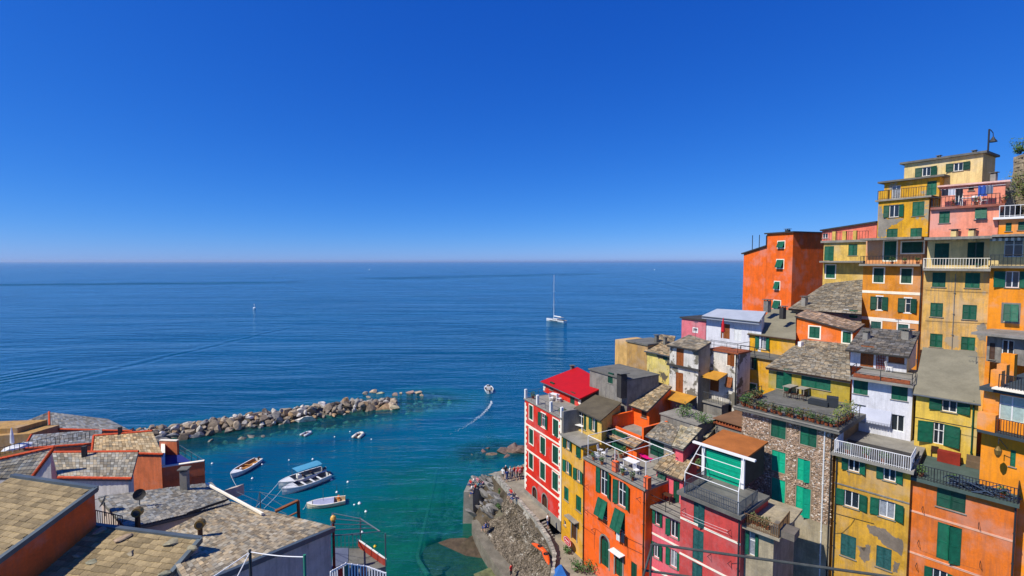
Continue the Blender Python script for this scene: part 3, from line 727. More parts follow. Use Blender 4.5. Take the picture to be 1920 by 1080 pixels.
WPEEL = mat('plaster_white_peeling', 'd6d0c2', streak=.35, var=.2, patch=('6f6a5c', .55, .53))
YPEEL = mat('plaster_pale_yellow_peeling', 'd9c46a', streak=.35, var=.2, patch=('5e584a', .7, .51))
TAN = mat('plaster_tan', 'b88f4e', streak=.45, var=.2)
BEIGE = mat('plaster_beige', 'a89a7c', streak=.35, var=.25)
GRY = mat('plaster_grey', '8a8478', streak=.45, var=.25)
OLIV = mat('plaster_olive_yellow', 'b39a34', streak=.25, var=.18)
DGREY = mat('dark_render', '3d3b38', streak=.2, var=.25)
REDROOF = mat('red_sheet_roof', 'b00a0a', rough=.6, var=.08, streak=.05, bump=.05)
STONEBASE = mat('stone_mortar', '846f55', rough=.95, var=.3, scale=1.2, streak=.15, bump=.4, bscale=9)
GREYROOF = mat('grey_screed_roof', '7f7964', rough=.9, var=.16, scale=.7, streak=0, bump=.3, bscale=3)
METROOF = mat('pale_metal_roof', 'a4a9b0', rough=.5, var=.08, streak=0, bump=.02)
ORROOF = mat('rust_screed_roof', 'a2602c', rough=.9, var=.18, scale=.8, streak=0, bump=.2)
T_BR = (.33, .245, .14); T_GR = (.27, .225, .155); T_DK = (.15, .135, .115)

def quoins(b, s, z0, z1, m=TRIM):
    q_ = MB(); z = z0; i = 0
    while z < z1 - .3:
        w_ = .55 if i % 2 else .34; a = s if s < b.W / 2 else s - w_
        q_.box(b.pt(a, z, -.01), b.e * w_, UP * .34, b.n * .045); z += .36; i += 1
    q_.build('quoins', m, b.root)
def clothes_hooks(b, p, n=2, dx=0):
    s, z = b.loc(p); h = MB(); h.tube(b.pt(s, z, 0), b.pt(s, z, .55), .02, 4); h.tube(b.pt(s, z - .5, 0), b.pt(s, z, .5), .018, 4); h.build('line_bracket', IRON, b.root)

def stain(b, pts, m, name='bare_patch', o=.006, jag=.12):
    P_ = [b.loc(p) for p in pts]; out = []
    for i, (s0, z0) in enumerate(P_):
        s1, z1 = P_[(i + 1) % len(P_)]
        for k in range(5): f = k / 5; out.append(b.pt(min(b.W - .04, max(.04, s0 + (s1 - s0) * f + rnd(-jag, jag))), z0 + (z1 - z0) * f + rnd(-jag, jag), o))
    m_ = MB(); m_.face(out); m_.build(name, m, b.root)
def cable(b, pts, r=.012, m=None, sag=.0, o=.05):
    P_ = [b.pt(*b.loc(p), o) for p in pts]; m_ = MB()
    for a, c in zip(P_, P_[1:]): m_.path([a.lerp(c, t / 5) - UP * sag * math.sin(math.pi * t / 5) for t in range(6)], r, 4)
    m_.build('cable', m or IRON, b.root)
BARE = mat('bare_grey_render', '8f887a', streak=.3, var=.25); BARE2 = mat('bare_brown_render', '7d7060', streak=.3, var=.25)
# ---- red house at the end of the row
b = house('red_house', 'tall red house with white quoins and red penthouse roof at the harbour end', ('5', 62, 228), 60, ('5', 240, 420), 505, 5.6, 9.5, RED)
RH = b
for i, (x, y, w_, h_) in enumerate(((92, 292, 17, 68), (211, 365, 26, 78), (93, 408, 19, 72), (149, 450, 23, 76), (210, 497, 27, 84), (92, 526, 19, 74), (148, 574, 23, 80), (209, 625, 27, 84))):
    b.win('S', ('5', x, y), w_, h_, trim=TRIM, sm=GREEN2)
b.win('O', ('5', 151, 330), 20, 66, trim=TRIM, sm=GREEN)
b.door(('5', 110, 692), 20, 78, DWOOD, True, CONC); b.door(('5', 158, 732), 24, 92, DWOOD, True, CONC)
for p in (('5', 70, 347), ('5', 70, 467), ('5', 70, 583)): b.band(p, .2)
quoins(b, 0.0, b.z0 + 1.4, b.z1 - .1); quoins(b, b.W, b.z0 + 1, b.z1 - .1)
pl = MB(); pl.box(b.pt(-.05, b.z0, -.02), b.e * (b.W + .05), UP * 1.3, b.n * .1); pl.build('plinth', CONC, b.root)
b.finish(); b.slab(b.z1, .16, .12, name='terrace_floor', D=9.4)
ph = b.back(('5', 155, 192), ('5', 152, 138), ('5', 333, 206), 5.2, RED); ph.side_m = DGREY  # dark grey sides paint in the shade away from the sun
ph.win('S', ('5', 191, 165), 18, 38, sm=GREEN2, trim=None); ph.win('S', ('5', 291, 226), 22, 62, sm=GREEN2)
quoins(ph, 0, ph.z0 + .2, ph.z1); quoins(ph, ph.W, ph.z0 + .2, ph.z1)
ph.finish(sides=False); ro = ph.roof(('5', 315, 72), ('5', 470, 155), plain=REDROOF, ov=.35, ovs=.25, th=.16)
edge_rail(b, b.z1 + .16, .95, o=0, left=6, right=0, sr=.2, m=GREY_METAL, balus=False, mid=True, r=.012, rt=.02)
for s in (.1, 3.1, 6.2, b.W - .15):
    m_ = MB(); m_.box(b.pt(s - .14, b.z1 + .16, -.22), b.e * .28, b.n * .28, UP * 1.15); m_.build('terrace_pillar', WHITE, b.root)
chimney(b.root, ph.pt(.6, ph.z1 + .9, -4.2), .45, .7, DCONC); chimney(b.root, ph.pt(6.6, ph.z1 + .3, -3.6), .5, .9, RED)

# ---- yellow house
b = house('yellow_house', 'narrow yellow house squeezed between the red and the orange house', ('5', 241, 398), 51.9, ('5', 344, 600), 505, 4.6, 9, YEL)
b.win('O', ('5', 270, 447), 17, 44, sm=GREEN2, leafw=.45); b.win('S', ('5', 320, 481), 25, 48); b.win('O', ('5', 268, 556), 17, 58, sm=GREEN, leafw=.5)
b.win('O', ('5', 321, 596), 17, 58, sm=GREEN, leafw=.5); b.win('S', ('5', 262, 684), 22, 64); b.win('S', ('5', 321, 731), 26, 72)
b.door(('5', 300, 862), 24, 92, DWOOD, False, CONC); b.win('G', ('5', 255, 825), 11, 24)
cn = MB(); s_, z_ = b.loc(('5', 293, 800)); cn.box(b.pt(s_ - .8, z_, 0), b.e * 2.0, UP * .1, b.n * .6); cn.build('door_canopy', CONC, b.root)
b.finish(); b.slab(b.z1, .2, .3, name='terrace_slab', ovl=0, ovr=0)
up_ = b.back(('5', 330, 392), ('5', 312, 268), ('5', 432, 326), 6.5, PYEL)
up_.win('G', ('5', 331, 322), 26, 86, glassm=GLASS); up_.win('S', ('5', 352, 333), 12, 86, sm=GREEN2); up_.win('O', ('5', 393, 350), 16, 62, sm=GREEN2, leafw=.4)
up_.finish(sides=False); up_.roof(('5', 402, 205), ('5', 528, 243), plain=mat('brown_felt_roof', '5b5240', rough=.9, var=.2, streak=0), ov=.2, pitch=.15, th=.12)
sw_ = MB(); off = (b.A - up_.A).dot(b.n); sw_.box(b.pt(.02, b.z1 + .2, -.02), b.e * .22, b.n * -(off + 2), UP * (up_.z1 - b.z1 - .25)); sw_.build('terrace_side_wall', GRY, b.root)
YH = b

# ---- orange house with the big terrace
b = house('orange_house', 'bright orange house with tall green shutters and a furnished roof terrace', ('5', 346, 512), 47.6, ('5', 643, 800), 395, 4.0, 10, ORA)
OH = b
b.win('O', ('5', 443, 630), 34, 122, sm=GREEN); b.win('O', ('5', 530, 686), 38, 118, sm=GREEN)
b.win('P', ('5', 437, 752), 46, 84, sm=GREEN); b.win('P', ('5', 520, 812), 50, 98, sm=GREEN)
b.door(('5', 447, 962), 40, 150, GREEN2, True, CONC); b.door(('5', 515, 1024), 36, 124, GREEN2, True, CONC); b.win('S', ('5', 588, 1058), 28, 84, sm=GREEN2)
aw = MB(); s_, z_ = b.loc(('5', 515, 962)); aw.box(b.pt(s_ - .7, z_, 0), b.e * 1.5, UP * .06, b.n * .7); aw.build('door_canopy', WHITE, b.root)
for p in (('5', 368, 640), ('5', 365, 760), ('5', 400, 850), ('5', 620, 700)): clothes_hooks(b, p)
b.finish(); b.slab(b.z1, .18, .16, name='terrace_slab', ovl=.02, ovr=.05); b.pipe(b.W - .12, b.z0, b.z1, m=DWOOD); b.pipe(.12, b.z0, b.z1 - .2, m=DWOOD)
cable(b, [('5', 348, 752), ('5', 400, 790), ('5', 470, 850), ('5', 632, 930)], sag=.05); cable(b, [('5', 346, 842), ('5', 400, 880), ('5', 405, 850), ('5', 470, 900)]); cable(b, [('5', 560, 990), ('5', 560, 940), ('5', 634, 975)])
cable(b, [('5', 400, 870), ('5', 398, 950)])
zt = b.z1 + .18
p1 = b.back(('5', 505, 486), ('5', 440, 378), ('5', 602, 428), 7, ORA)
p1.win('S', ('5', 505, 430), 90, 92, sm=GREEN2); p1.finish()
pr1 = [p1.pt(-.3, p1.z1 - .15, .35), p1.pt(p1.W + .1, p1.z1 - .15, .35), p1.pt(p1.W + .1, p1.z1 + .25, -.9), p1.pt(-.3, p1.z1 + .25, -.9)]
roof_quad(b.root, pr1, (.36, .25, .14), .24, .3)
p1.slab(p1.z1, .05, 0, name='terrace_floor', D=6.9)
OP1 = p1
p2 = p1.back(('5', 595, 352), ('5', 536, 232), ('5', 662, 284), 5.5, ORA)
p2.win('S', ('5', 637, 292), 26, 50, sm=DWOOD); p2.win('G', ('5', 562, 262), 26, 34, trim=TRIM); p2.finish(sides=False); p2.roof(('5', 640, 122), ('5', 771, 166), tint=T_BR, row=.26, wid=.34, ov=.4)
off = (p1.A - p2.A).dot(p1.n)
for s, hh in ((.1, 1.5), (p1.W - .3, 1.5)):
    m_ = MB(); m_.box(p1.pt(s, p1.z1 + .02, -1.0), p1.e * .25, p1.n * -(off - .6), UP * hh); m_.build('terrace_side_wall', ORA, b.root)
m_ = MB(); m_.box(p1.pt(.35, p1.z1 + .02, -1.05), p1.e * (p1.W - .65), p1.n * .2, UP * .55); m_.build('parapet', ORA, b.root)
for s in (4.0, 7.9):
    m_ = MB(); m_.box(b.pt(s, zt, -.45), b.e * .5, b.n * .45, UP * 1.0); m_.build('terrace_pillar', ORA, b.root)
edge_rail(b, zt, 1.0, o=.05, left=3, right=3, m=GREY_METAL, balus=False, mid=True)
def pergola(b, z, s0, s1, f, d, h, m=WHITE, name='pergola', n=4, r=.035):
    mb = MB(); P_ = lambda s, o, zz: b.pt(s, zz, -o)
    for s in (s0, (s0 + s1) / 2, s1): mb.tube(P_(s, f, z), P_(s, f, z + h), r)
    mb.tube(P_(s0, f, z + h), P_(s1, f, z + h), r); mb.tube(P_(s0, d, z + h), P_(s1, d, z + h), r)
    for i in range(n): s = s0 + (s1 - s0) * i / (n - 1); mb.tube(P_(s, f, z + h), P_(s, d, z + h), r)
    return mb.build(name, m, b.root)
pergola(b, zt, .3, b.W - .3, .3, 4.0, 2.2)

# ---- pink house
b = house('pink_house', 'pink house with a narrow balcony terrace below the brown slate roof', ('7', 150, 572), 41.3, ('7', 400, 800), 262, 3.5, 7, PINK)
b.win('O', ('7', 205, 662), 34, 100, sm=GREEN); b.win('O', ('7', 325, 742), 56, 122, sm=GREEN); b.win('O', ('7', 197, 895), 42, 110, sm=GREEN); b.win('O', ('7', 320, 955), 52, 126, sm=GREEN)
b.band(('7', 160, 765), .18); b.band(('7', 160, 1015), .18); b.finish(); b.slab(b.z1, .2, .3, ovl=0, ovr=0)
up_ = b.back(('7', 300, 545), ('7', 196, 292), ('7', 388, 378), 7.5, PINK)
up_.win('P', ('7', 238, 380), 62, 88, sm=GREEN2); up_.win('S', ('7', 340, 466), 44, 150, sm=GREEN2); up_.finish(sides=False); up_.roof(('7', 325, 118), ('7', 500, 170), tint=T_BR, row=.3, wid=.4, ov=.25)
edge_rail(b, b.z1 + .2, .95, o=.2, left=1.6, right=0, m=IRON, balus=False, mid=True)
KH = b
dm = MB(); dmr = up_
gd = house('pink_dormer', 'tiny pink gabled dormer poking out of the brown slates', ('7', 335, 130), 43.5, ('7', 390, 160), 262, 15.0, 2.6, PINK)
gd.finish(top=False)
c = [gd.pt(-.2, gd.z1 - .05, .3), gd.pt(gd.W + .2, gd.z1 - .05, .3), gd.pt(gd.W + .2, gd.z1 + 1.2, -2.8), gd.pt(-.2, gd.z1 + 1.2, -2.8)]
roof_quad(gd.root, c, (.34, .29, .19), .22, .3)

# ---- crimson house
b = house('crimson_house', 'dark crimson house with white bands and a railed terrace with a white frame', ('7', 372, 478), 37.6, ('7', 806, 760), 212, 2.5, 4.6, CRIM)
CH = b
for p, w_, h_ in ((('7', 505, 628), 80, 186), (('7', 497, 858), 78, 222), (('7', 490, 1085), 74, 190)): b.win('S', p, w_, h_, sm=BGREEN, sill=False)
b.band(('7', 390, 665), .16); b.band(('7', 400, 930), .16)
for p in (('7', 405, 590), ('7', 735, 745), ('7', 590, 920), ('7', 735, 970)): clothes_hooks(b, p)
b.finish(); b.slab(b.z1, .26, .45, name='terrace_slab', m=DCONC, ovl=.1, D=4.4, ovr=.2); b.pipe(b.W - .1, b.z0, b.z1 - .1)
zt = b.z1 + .26
tl = b.back(('7', 690, 398), ('7', 545, 140), ('7', 822, 232), 4, DGREY, zb=zt)
s0, z0_ = tl.loc(('7', 558, 300)); s1, z1_ = tl.loc(('7', 808, 300))
tl.z1 += .1; tl.z1r = tl.z1
gdm = MB(); tw_ = s1 - s0; n_ = 16
gdo = thing('roller_shutter', 'wide bright teal slatted shutter closing off the crimson house terrace', 'shutter', tl.pt(s0, tl.z0))
for i in range(n_):
    hh = (tl.z1 - tl.z0 - .25) / n_; m_ = MB(); m_.box(tl.pt(s0, tl.z0 + i * hh + .01, .02), tl.e * tw_, UP * (hh - .02), tl.n * .05); m_.build('slat', TEAL, gdo)
tl.finish()
for s in (s0 - .35, s1 + .08):
    m_ = MB(); m_.box(tl.pt(s, tl.z0, .02), tl.e * .26, UP * (tl.z1 - tl.z0), tl.n * .18); m_.build('door_post', WHITE, b.root)
m_ = MB(); m_.box(tl.pt(-.9, tl.z1 + .02, .15), tl.e * (tl.W + 2.0), UP * .15, tl.n * .28); m_.build('awning_box', WHITE, b.root)
rr = [tl.pt(-.4, tl.z1 + .03, .1), tl.pt(tl.W + .3, tl.z1 + .03, .1), tl.pt(tl.W + .3, tl.z1 + .35, -4), tl.pt(-.4, tl.z1 + .35, -4)]
roof_quad(b.root, rr, None, plain=ORROOF)
edge_rail(b, zt, .95, o=.35, left=3.4, right=3.0, sl=.5, m=GREY_METAL, sp=.13)
pg = MB(); off = (b.A - tl.A).dot(b.n)
for s in (.5, b.W - .1): pg.path([b.pt(s, zt, .3), b.pt(s, zt + 1.7, .3), tl.pt(s0 - .3 if s < 2 else s1 + .4, tl.z1 + .1, .5)], .033)
for f in (0, .33, .66):
    A0 = b.pt(.5, zt + 1.7, .3).lerp(tl.pt(s0 - .3, tl.z1 + .1, .5), f); A1 = b.pt(b.W - .1, zt + 1.7, .3).lerp(tl.pt(s1 + .4, tl.z1 + .1, .5), f); pg.tube(A0, A1, .028)
pg.build('terrace_frame', WHITE, b.root)

cable(CH, [('7', 405, 600), ('7', 735, 735)], .009, WHITE, .05, .5); cable(CH, [('7', 405, 620), ('7', 735, 755)], .009, WHITE, .05, .5); cable(CH, [('7', 740, 1020), ('7', 740, 985), ('7', 800, 985)])
# ---- beige annex with balcony in front of the stone house
b = house('beige_annex', 'narrow beige annex with a railed balcony and one open green shutter', ('7', 830, 712), 34.35, ('7', 1045, 800), 60, 2.0, 5.2, BEIGE)
b.side_m = GRY  # greyer side wall: its shade is put into the colour
b.win('O', ('7', 888, 850), 44, 168, sm=GREEN); b.finish(); b.slab(b.z1, .2, .5, name='balcony_slab', m=BEIGE, ovl=.1, ovr=.5)
edge_rail(b, b.z1 + .2, .95, o=.45, left=2.4, right=2.6, sr=-.4, m=mat('rusty_iron', '7a5c3c', rough=.8, var=.3, scale=6, streak=0), sp=.12, name='railing')
AX = b

# ---- stone house
b = house('stone_house', 'tall house of bare pink-brown rubble stone with teal shutters and planted roof terrace', ('8', 42, 748), 43.2, ('a1', 690, 500), 232, 4, 9, STONEBASE)
SH = b
WIN7 = [(('8', 287, 872), 100, 138, GREEN), (('8', 490, 921), 112, 148, GREEN), (('a1', 308, 253), 98, 152, TEAL), (('a1', 490, 315), 92, 160, TEAL), (('a1', 306, 476), 98, 196, TEAL), (('a1', 486, 543), 106, 212, TEAL), (('a1', 472, 745), 96, 136, GREEN2)]
for p, w_, h_, m_ in WIN7: b.win('S', p, w_, h_, sm=m_, trim=mat('window_band', 'a08c78', var=.15), tw=.07)
b.finish()
_, zc = b.loc(('a1', 520, 660)); lo = MB(); lo.box(b.pt(-.0, b.z0, -.03), b.e * b.W, UP * (zc - b.z0), b.n * .05)
rs = MB()                        # rubble stones, too many to count
for _ in range(9500):
    s = rnd(.06, b.W - .06); z = rnd(zc, b.z1 - .1)
    if any(h[0] - .14 < s < h[1] + .14 and h[2] - .14 < z < h[3] + .14 for h in b.holes): continue
    r = rnd(.035, .095); t = random.random(); g = rnd(.7, 1.15)
    c = (.70, .62, .52) if t < .14 else (.40, .27, .175) if t < .5 else (.48, .345, .235) if t < .8 else (.28, .19, .125)
    k = random.randint(5, 7); a0 = rnd(0, 6); ax = rnd(1.0, 1.7)
    ring = [(s + r * ax * math.cos(a0 + 6.283 * i / k) * rnd(.8, 1.1), z + r * math.sin(a0 + 6.283 * i / k) * rnd(.8, 1.1)) for i in range(k)]
    hh = rnd(.03, .075); cen = b.pt(s, z, hh)
    vs_ = [b.pt(x, y, -.01) for x, y in ring] + [b.pt(s + (x - s) * .7, z + (y - z) * .7, hh * rnd(.8, 1.1)) for x, y in ring]
    rs.mesh(vs_, [(i, (i + 1) % k, k + (i + 1) % k, k + i) for i in range(k)] + [tuple(range(k, 2 * k))], tuple(x * g for x in c))
rs.build('rubble_stones', SW, b.root, kind='stuff')
_hz = [h for h in b.holes if h[2] < zc]
for i, (a, c) in enumerate(((0, _hz[0][0]), (_hz[0][1], b.W))):
    lo = MB(); lo.box(b.pt(a, b.z0, .002), b.e * (c - a), UP * (zc - b.z0), b.n * .05); lo.build('render_patch', BEIGE, b.root)
lo = MB(); lo.box(b.pt(_hz[0][0], b.z0, .002), b.e * (_hz[0][1] - _hz[0][0]), UP * (_hz[0][2] - b.z0), b.n * .05); lo.build('render_patch', BEIGE, b.root)
b.slab(b.z1, .32, .55, name='terrace_slab', m=DCONC)
m_ = MB(); m_.box(b.pt(-.56, b.z1 + .24, .56), b.e * (b.W + 1.1), UP * .12, b.n * .05); m_.build('slab_edge', CONC, b.root)
s_, z_ = b.loc(('a1', 635, 300)); b.pipe(s_, b.z0 + 3, b.z1, m=FRAME); b.pipe(b.W - .1, b.z0, b.z1)
zt = b.z1 + .32
u = b.back(('8', 330, 622), ('8', 222, 452), ('8', 772, 526), 6.5, OLIV, zb=zt)
u.win('S', ('8', 324, 540), 105, 148, sm=GREEN); u.win('S', ('8', 540, 555), 200, 104, sm=GREEN); u.finish(sides=False)
u.roof(('8', 445, 276), ('8', 762, 303), tint=T_GR, row=.24, wid=.32, ov=.35, th=.22)
SHu = u
edge_rail(b, zt, 1.0, o=.42, left=5.2, right=5.2, sl=-.4, sr=-.4, m=IRON, balus=False, mid=True)

# ---- peeling yellow house, white house on top of it
b = house('peeling_yellow_house', 'yellow house with flaking plaster and rows of open green shutters', ('a1', 722, 195), 36.9, ('a2', 245, 700), 100, 2.5, 9, PEEL)
PH = b
b.win('O', ('a1', 852, 275), 84, 102, sm=GREEN); b.win('O', ('a2', 108, 338), 92, 112, sm=GREEN)
b.win('O', ('a1', 836, 527), 108, 118, sm=GREEN); b.win('O', ('a2', 88, 598), 118, 126, sm=GREEN)
b.win('S', ('a1', 812, 865), 112, 160, sm=BGREEN); b.win('S', ('a2', 66, 950), 112, 156, sm=BGREEN)
for Q in ([('a1', 945, 705), ('a1', 1000, 720), ('a1', 1080, 745), ('a2', 150, 800), ('a2', 205, 820), ('a2', 195, 940), ('a2', 150, 900), ('a2', 60, 850), ('a1', 1010, 790), ('a1', 960, 765)], [('a1', 890, 860), ('a1', 930, 900), ('a1', 940, 850), ('a1', 970, 860), ('a1', 965, 960), ('a1', 930, 985), ('a1', 895, 950)], [('a2', 140, 975), ('a2', 180, 985), ('a2', 165, 1055), ('a2', 130, 1050)]): stain(b, Q, BARE2, jag=.07)
b.band(('a1', 740, 410), .1, GRY, o=.05); b.pipe(.1, b.z0, b.z1 - .3); b.finish(); b.slab(b.z1, .22, .5, name='balcony_slab', ovl=.2, ovr=.2)
zt = b.z1 + .22
fl = MB(); fl.box(b.pt(.1, zt, .35), b.e * (b.W - .2), b.n * -4, UP * .015); fl.build('balcony_floor', DGREY, b.root)  # dark asphalt, with the stone house's shade also put into the colour
wh = thing('white_house', 'white house with green shutters and a brown loggia above the flaking yellow house', 'house', b.pt(0, zt))
u = b.back(('a3', 105, 1000), ('8', 786, 535), ('a3', 276, 655), 7, WPL, zb=zt); u.root = wh
u.win('S', ('8', 842, 598), 98, 95, sm=GREEN); u.win('S', ('a3', 180, 682), 118, 105, sm=GREEN)
u.win('G', ('8', 835, 775), 80, 120, sill=False); u.win('G', ('a3', 165, 900), 98, 120, sill=False)
u.finish(); u.slab(u.z1, .2, .7, name='terrace_slab', m=CONC, ovl=.1, ovr=.1)
aw = MB(); _, za = u.loc(('a3', 60, 815)); aw.hexa([u.pt(.1, za - .95, .45), u.pt(u.W - 1.3, za - .95, .45), u.pt(u.W - 1.3, za + .05, 0), u.pt(.1, za + .05, 0)], [u.pt(.1, za - .9, .47), u.pt(u.W - 1.3, za - .9, .47), u.pt(u.W - 1.3, za + .1, 0), u.pt(.1, za + .1, 0)])
aw.build('awning', mat('awning_grey', 'b4b7c2', streak=.1, var=.08, bump=0), wh)
v_ = MB()
for i in range(14): s = .1 + (u.W - 1.4) * i / 14; d = (u.W - 1.4) / 14; v_.face([u.pt(s, za - .93, .46), u.pt(s + d, za - .93, .46), u.pt(s + d * .85, za - 1.1, .47), u.pt(s + d * .15, za - 1.1, .47)])
v_.build('awning_fringe', MATS['awning_grey'], wh)
u2 = u.back(('a3', 150, 525), ('8', 775, 318), ('a3', 236, 392), 5.5, WPL, zb=u.z1 + .2)
u2.win('S', ('8', 885, 390), 90, 140, sm=WOOD); u2.win('S', ('a3', 158, 425), 118, 84, sm=WOOD); u2.finish(sides=False)
m_ = MB(); s0, z0_, = u2.loc(('8', 945, 470)); s1, z1_ = u2.loc(('8', 1008, 350))
for i in range(6):
    m_.box(u2.pt(s0 + (s1 - s0) * i / 5, z0_, .05), u2.e * .05, UP * (z1_ - z0_), u2.n * .04)
for i in range(8): m_.box(u2.pt(s0, z0_ + (z1_ - z0_) * i / 7, .09), u2.e * (s1 - s0), UP * .04, u2.n * .03)
m_.build('trellis', mat('red_brown_wood', '7a2c14', var=.2, streak=0), wh)
u2.roof(('8', 852, 195), ('a3', 332, 236), tint=T_DK, row=.26, wid=.34, ov=.9, ovs=.25)
edge_rail(u, u.z1 + .2, .9, o=.6, left=2, right=2, m=IRON, balus=False, mid=True)
edge_rail(b, zt, 1.0, o=.42, left=2.6, right=2.6, m=WHITE, sp=.13)
chimney(wh, u2.pt(.9, u2.z1 + .4, -1.8), .45, .8, GRY); chimney(wh, u2.pt(u2.W - .4, u2.z1 + .6, -2.6), .6, 1.0, CONC)
WHu, WHu2 = u, u2

# ---- orange-brown house and the pale yellow house on its terrace
b = house('orange_brown_house', 'plain orange-brown house with pale bands and big green shutters at lower right', ('a2', 262, 372), 33.9, ('a2', 1012, 900), 160, 1.5, 9, OBR)
OB = b
b.win('S', ('a2', 553, 532), 212, 140, sm=GREEN2, sill=True); b.win('S', ('a2', 538, 845), 178, 268, sm=GREEN); b.win('O', ('a2', 470, 1092), 110, 110, sm=GREEN)
b.band(('a2', 260, 605), .14, mat('pale_band', 'e0a98a', var=.1)); b.band(('a2', 245, 900), .14, MATS['pale_band'])
for p in (('a2', 350, 575), ('a2', 755, 690), ('a2', 320, 820), ('a2', 765, 970), ('a2', 305, 985)): clothes_hooks(b, p)
b.finish(); b.slab(b.z1, .22, .4, name='terrace_slab', m=mat('green_grey_fascia', '4a5a52', var=.2), ovl=.1, ovr=.1); b.pipe(b.W - .06, b.z0, b.z1)
zt = b.z1 + .22
yh = thing('pale_yellow_house', 'pale yellow house with flat grey roof and wide open green shutters', 'house', b.pt(0, zt))
u = b.back(('a2', 350, 200), ('a3', 302, 672), ('a3', 752, 755), 8, mat('plaster_butter', 'dfba4c', streak=.25, var=.14), zb=zt); u.root = yh
u.win('O', ('a3', 541, 772), 110, 96, sm=GREEN, leafw=.75); u.win('O', ('a3', 461, 975), 78, 156, sm=GREEN, leafw=.95, sill=False)
u.pipe(u.W - .25, u.z0, u.z1, m=GREEN2); u.band(('a3', 300, 858), .05, IRON, 'cable', .02); u.finish(sides=False); u.roof(('a3', 348, 350), ('a3', 742, 385), plain=GREYROOF, ov=.3, th=.16, pitch=.4)
edge_rail(b, zt, 1.0, o=.3, left=3.2, right=3.2, m=IRON, sp=.16)
YHu = u

cable(OB, [('a2', 330, 870), ('a2', 765, 1015)], .009, None, .06, .5); cable(PH, [('a1', 705, 770), ('a1', 770, 765), ('a1', 830, 710), ('a1', 860, 665)]); cable(PH, [('a1', 705, 620), ('a1', 1000, 700)], .015)
cable(YHu, [('a3', 300, 915), ('a3', 740, 1000)], .01)
# ---- bright orange house at the right border
b = house('bright_orange_house', 'bright orange house with stepped parapets and glazed veranda at the right edge', ('a3', 792, 655), 32.6, ('a3', 1300, 760), 470, 1.5, 9, BORA)
BO = b
gz = ('a3', 992, 800)
b.win('G', gz, 190, 185, glassm=mat('blind_glass', '9fb3ab', rough=.3, var=.15, scale=6, streak=0, bump=0, spec=.5), sill=False, sm=GREEN); b.win('S', ('a2', 1000, 230), 40, 120, sm=GREEN); b.win('G', ('a3', 1200, 800), 150, 200, sill=False)
b.finish(); b.slab(b.z1, .25, .5, name='terrace_slab', m=mat('blue_grey_fascia', '39454a', var=.2), ovl=.1)
_, zb_ = b.loc(('a3', 950, 985)); b.slab(zb_, .2, .9, name='balcony_slab', m=MATS['blue_grey_fascia'], D=0, ovl=0); railing(b.root, [b.pt(.9, zb_ + .2, .85), b.pt(b.W, zb_ + .2, .85)], 1.0, sp=.13)
m_ = MB(); m_.box(b.pt(.0, zb_ + .2, .3), b.e * .9, b.n * .6, UP * 1.15); m_.build('balcony_pier', BORA, b.root)
aw = MB(); _, za = b.loc(('a3', 960, 655)); aw.box(b.pt(.6, za, .01), b.e * (b.W - .6), UP * .1, b.n * .8); aw.build('awning', TRIM, b.root)
zt = b.z1 + .25
for s, o, w_, h_ in ((.25, -.1, .55, 1.15), (.0, -2.0, .5, 1.3), (-.2, -3.4, .7, 1.9)):
    m_ = MB(); m_.box(b.pt(s, zt, o), b.e * w_, b.n * -.6, UP * h_); m_.build('parapet_pier', BORA, b.root)
railing(b.root, [b.pt(.8, zt, .3), b.pt(b.W, zt, .3)], 1.0, sp=.13)
u = b.back(('a3', 950, 470), ('a3', 815, 262), ('a3', 1250, 290), 5, GRY, zb=zt)
u.win('G', ('a3', 962, 360), 90, 120, sill=False); u.win('S', ('a3', 850, 380), 40, 120, sm=DWOOD); u.finish(); u.slab(u.z1, .2, .8, name='roof_slab', m=GRY)

# ================================================================ second row
b = house('tan_house', 'blank tan block with flat dark roof standing over the sea', ('6', 94, 290), 63, ('6', 232, 312), 420, 8, 4.5, TAN)
b.finish(); b.slab(b.z1, .2, .15, name='roof_slab', m=DCONC); ch0 = chimney(b.root, b.pt(3.2, b.z1 + .2, -2), .4, .8, DCONC); chimney(b.root, b.pt(4.6, b.z1 + .2, -2), .35, .7, DCONC)
l_ = MB(); l_.box(b.pt(-2.6, b.z0, -.3), b.e * 2.58, b.n * -4, UP * (b.z1 - b.z0 - .1)); l_.build('lit_side', mat('plaster_tan_lit', 'd3a862', streak=.3), b.root)  # left face of the block, its sunlight painted in as paler tan
b = house('flaking_pale_yellow_house', 'small pale yellow house with badly flaking plaster beside the tan block', ('6', 228, 345), 60, ('6', 384, 375), 420, 8, 5, YPEEL)
b.win('S', ('6', 350, 390), 32, 50, sm=GREEN2, sill=False); b.finish(sides=False); b.roof(('6', 320, 240), ('6', 420, 252), tint=T_BR, row=.26, wid=.34, ov=.3)
b = house('white_patched_house', 'narrow white house with patchy plaster and tall brown wooden shutters', ('6', 382, 305), 55.5, ('6', 576, 350), 330, 8, 4.2, WPEEL)
b.win('S', ('6', 450, 397), 50, 126, sm=WOOD, sill=False); b.win('S', ('6', 446, 568), 50, 138, sm=WOOD, sill=False)
_, zf = b.loc(('6', 480, 470)); b.slab(zf, .22, .25, name='floor_ledge', m=DGREY, D=0)
m_ = MB(); s0, _ = b.loc(('6', 384, 400)); m_.box(b.pt(.02, zf + .25, .003), b.e * (b.W - .04), UP * (b.z1 - zf - .27), b.n * .02)
b.finish(sides=False); b.side_m = BEIGE; b.roof(('6', 512, 242), ('6', 662, 292), tint=T_GR, row=.26, wid=.36, ov=.35)  # darker side colour paints the shade on the white walls
cp = [b.pt(-.6, zf - 4.2, 2.0), b.pt(b.W - .1, zf - 4.2, 2.0), b.pt(b.W - .1, zf - 3.6, .0), b.pt(-.6, zf - 3.6, .0)]; 
